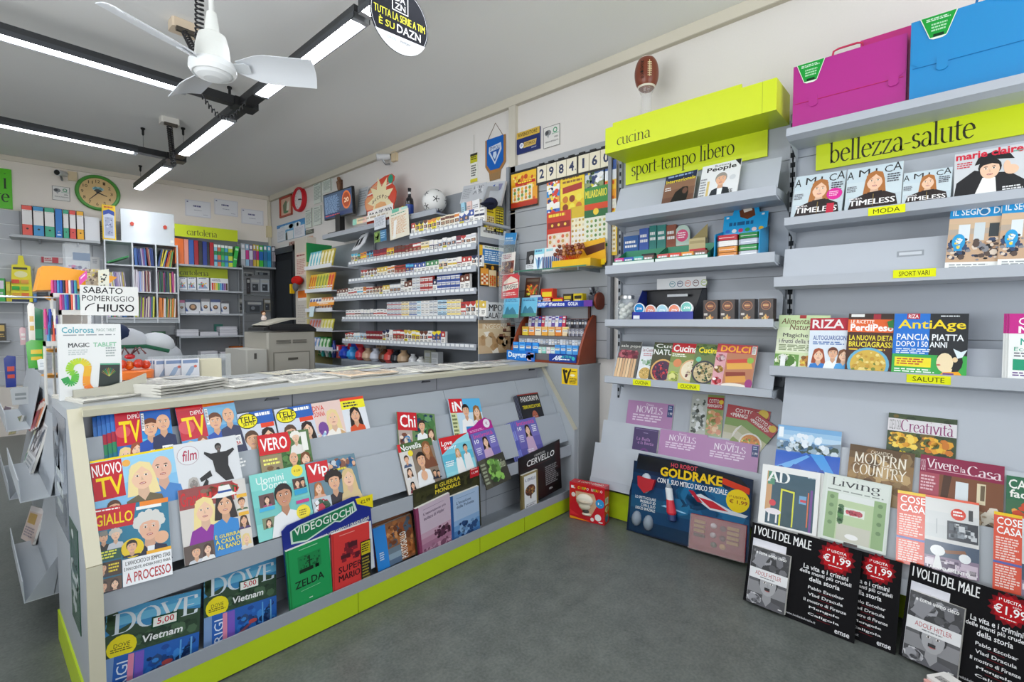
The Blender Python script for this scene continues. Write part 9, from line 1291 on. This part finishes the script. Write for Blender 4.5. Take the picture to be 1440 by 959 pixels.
# ---- goods on the slat wall
def slatshelf(label,q0,q1,d=.24):
    s0,z = bp(q0,d); s1 = bp(q1,d)[0]; T = Thing('slat_shelf',label,'shelf'); T.box(0,s0-s1,-.015,0,.017,d,'b8bcc0','shelf',bf(s0,z,0)); T.done(); return z
z1 = slatshelf('pale slat-wall shelf carrying the yellow highlighter display',(-40,423),(40,424)); z2 = slatshelf('pale slat-wall shelf low at the photo edge',(-40,480),(14,482))
T = Thing('highlighter_display','bright yellow highlighter display with a pointed top on the slat wall shelf','display'); sa,sb_ = bp((15,420),.2)[0],bp((46,420),.2)[0]; w = sa-sb_; h = bp((30,373),.2)[1]-z1; g = bf(sa,z1+.001,0); fr = Fr(g.P(0,h,.2),BU,DN,BN); m = T.part('card_body'); m.prism([(.1*w,.0),(.36*w,-.02*h),(.42*w,-.26*h),(.62*w,-.26*h),(.70*w,-.02*h),(.95*w,.02*h),(w,h),(0,h)],-.08,0,'ece01e','gloss',fr); A = Art(m,fr,w,h); A.r(.15,.06,.8,.12,'3a3a24'); A.e(.5,.25,.3,.09,'f4f0b0'); A.r(.05,.93,.85,1,'1c2a4a')
for j in range(3):
    for i in range(2): k = T.part('highlighter',None,('red','green','orange')[j]+' highlighter'); k.box(w*(.08+.42*i),w*(.42+.42*i),h*(.40+.18*j),h*(.5+.18*j),.001,.014,(('e8502a','f0a83a'),('2ab03a','8ad03a'),('e8b02a','f07a2a'))[j][i],'plastic',fr)
T.done()
for i,(x0,x1,yt,zz,c,c2,lb) in enumerate(((-8,7,391,z1,'3ab04a','e8e0f0','green and white pencil box at the photo edge on the slat wall shelf'),(8,15,396,z1,'d8c81e','e8e05a','plain yellow box behind the highlighter display'),(47,52,413,z1+.0,'2a6ab0','6a9ad0','small blue box beside the highlighter display'),(-6,8,455,z2,'4a4438','d8b86a','dark tin of small goods on the low slat wall shelf'))):
    sa,sb_ = bp((x0,yt),.18)[0],bp((x1,yt),.18)[0]; h = bp((x0,yt),.18)[1]-zz; T = Thing('goods_box',lb,'box'); g = bf(sa,zz+.001,0); T.box(0,sa-sb_-.004,0,h,.08,.18,c,'gloss',g); Art(T,Fr(g.P(0,h,.18),BU,DN,BN),sa-sb_-.004,h).run([('r',.1,.1,.9,.45,c2),('l',.1,.6,.9,.85,2,c2)]); T.done()
for lb,q0,q1,qb,c,ops in (('red and white long box hung high on the slat wall',(58,360),(88,364),(58,368),'d8c8c8',[('r',0,0,.12,1,'b81c3a'),('r',.5,0,.8,1,'c83a4a'),('l',.15,.2,.5,.8,2,'c83a4a')]),('beige grid panel of small packets on the slat wall',(48,375),(66,377),(48,402),'c8c0b8',[('sp',0,0,1,1,30,['b8b0a8','d8d0c8','a8a098'],.07,3,1)]),('dark folded umbrella pack hung low on the slat wall',(52,407),(68,408),(52,422),'3a3e44',[('l',.1,.2,.9,.8,3,'5a6068')]),('white tag card hung beside the clear acrylic box',(127,361),(140,362),(127,378),'e0e0e0',[('l',.2,.2,.8,.6,3,'a8a8b0')])): wcard('hanging_card',lb,q0,q1,qb,c,ops,'card',d=.017 if 'tag' not in lb else .002,t=.02)
for lb,x0,x1,yt,yb,d,c,c2 in (('blue carton on the low shelf under the pigeonholes',217,228,477,487,.2,'2a6ab0','c8d8e8'),('black boxed gadget beside the blue carton',229,246,471,487,.22,'2a2a2e','b8b8b4'),('flat green pack lying above the blue carton',214,233,466,472,.1,'2a6a44','4a9a5a')):
    sa,za = bp((x0,yt),d); sb_,zb_ = bp((x1,yb),d); T = Thing('goods_box',lb,'box'); T.box(0,sa-sb_,0,za-zb_,.03,d,c,'gloss',bf(sa,zb_,0)); Art(T,Fr(bf(sa,zb_,0).P(0,za-zb_,d),BU,DN,BN),sa-sb_,za-zb_).run([('r',.15,.2,.7,.7,c2)]); T.done()
sa,zz = bp((212,487.5),.24); sb_ = bp((249,487),.24)[0]; T = Thing('slat_shelf','low grey shelf under the pigeonholes holding small boxes','shelf'); T.box(0,sa-sb_,-.03,-.001,.016,.26,'a8adb2','shelf',bf(sa,zz,0)); T.done()
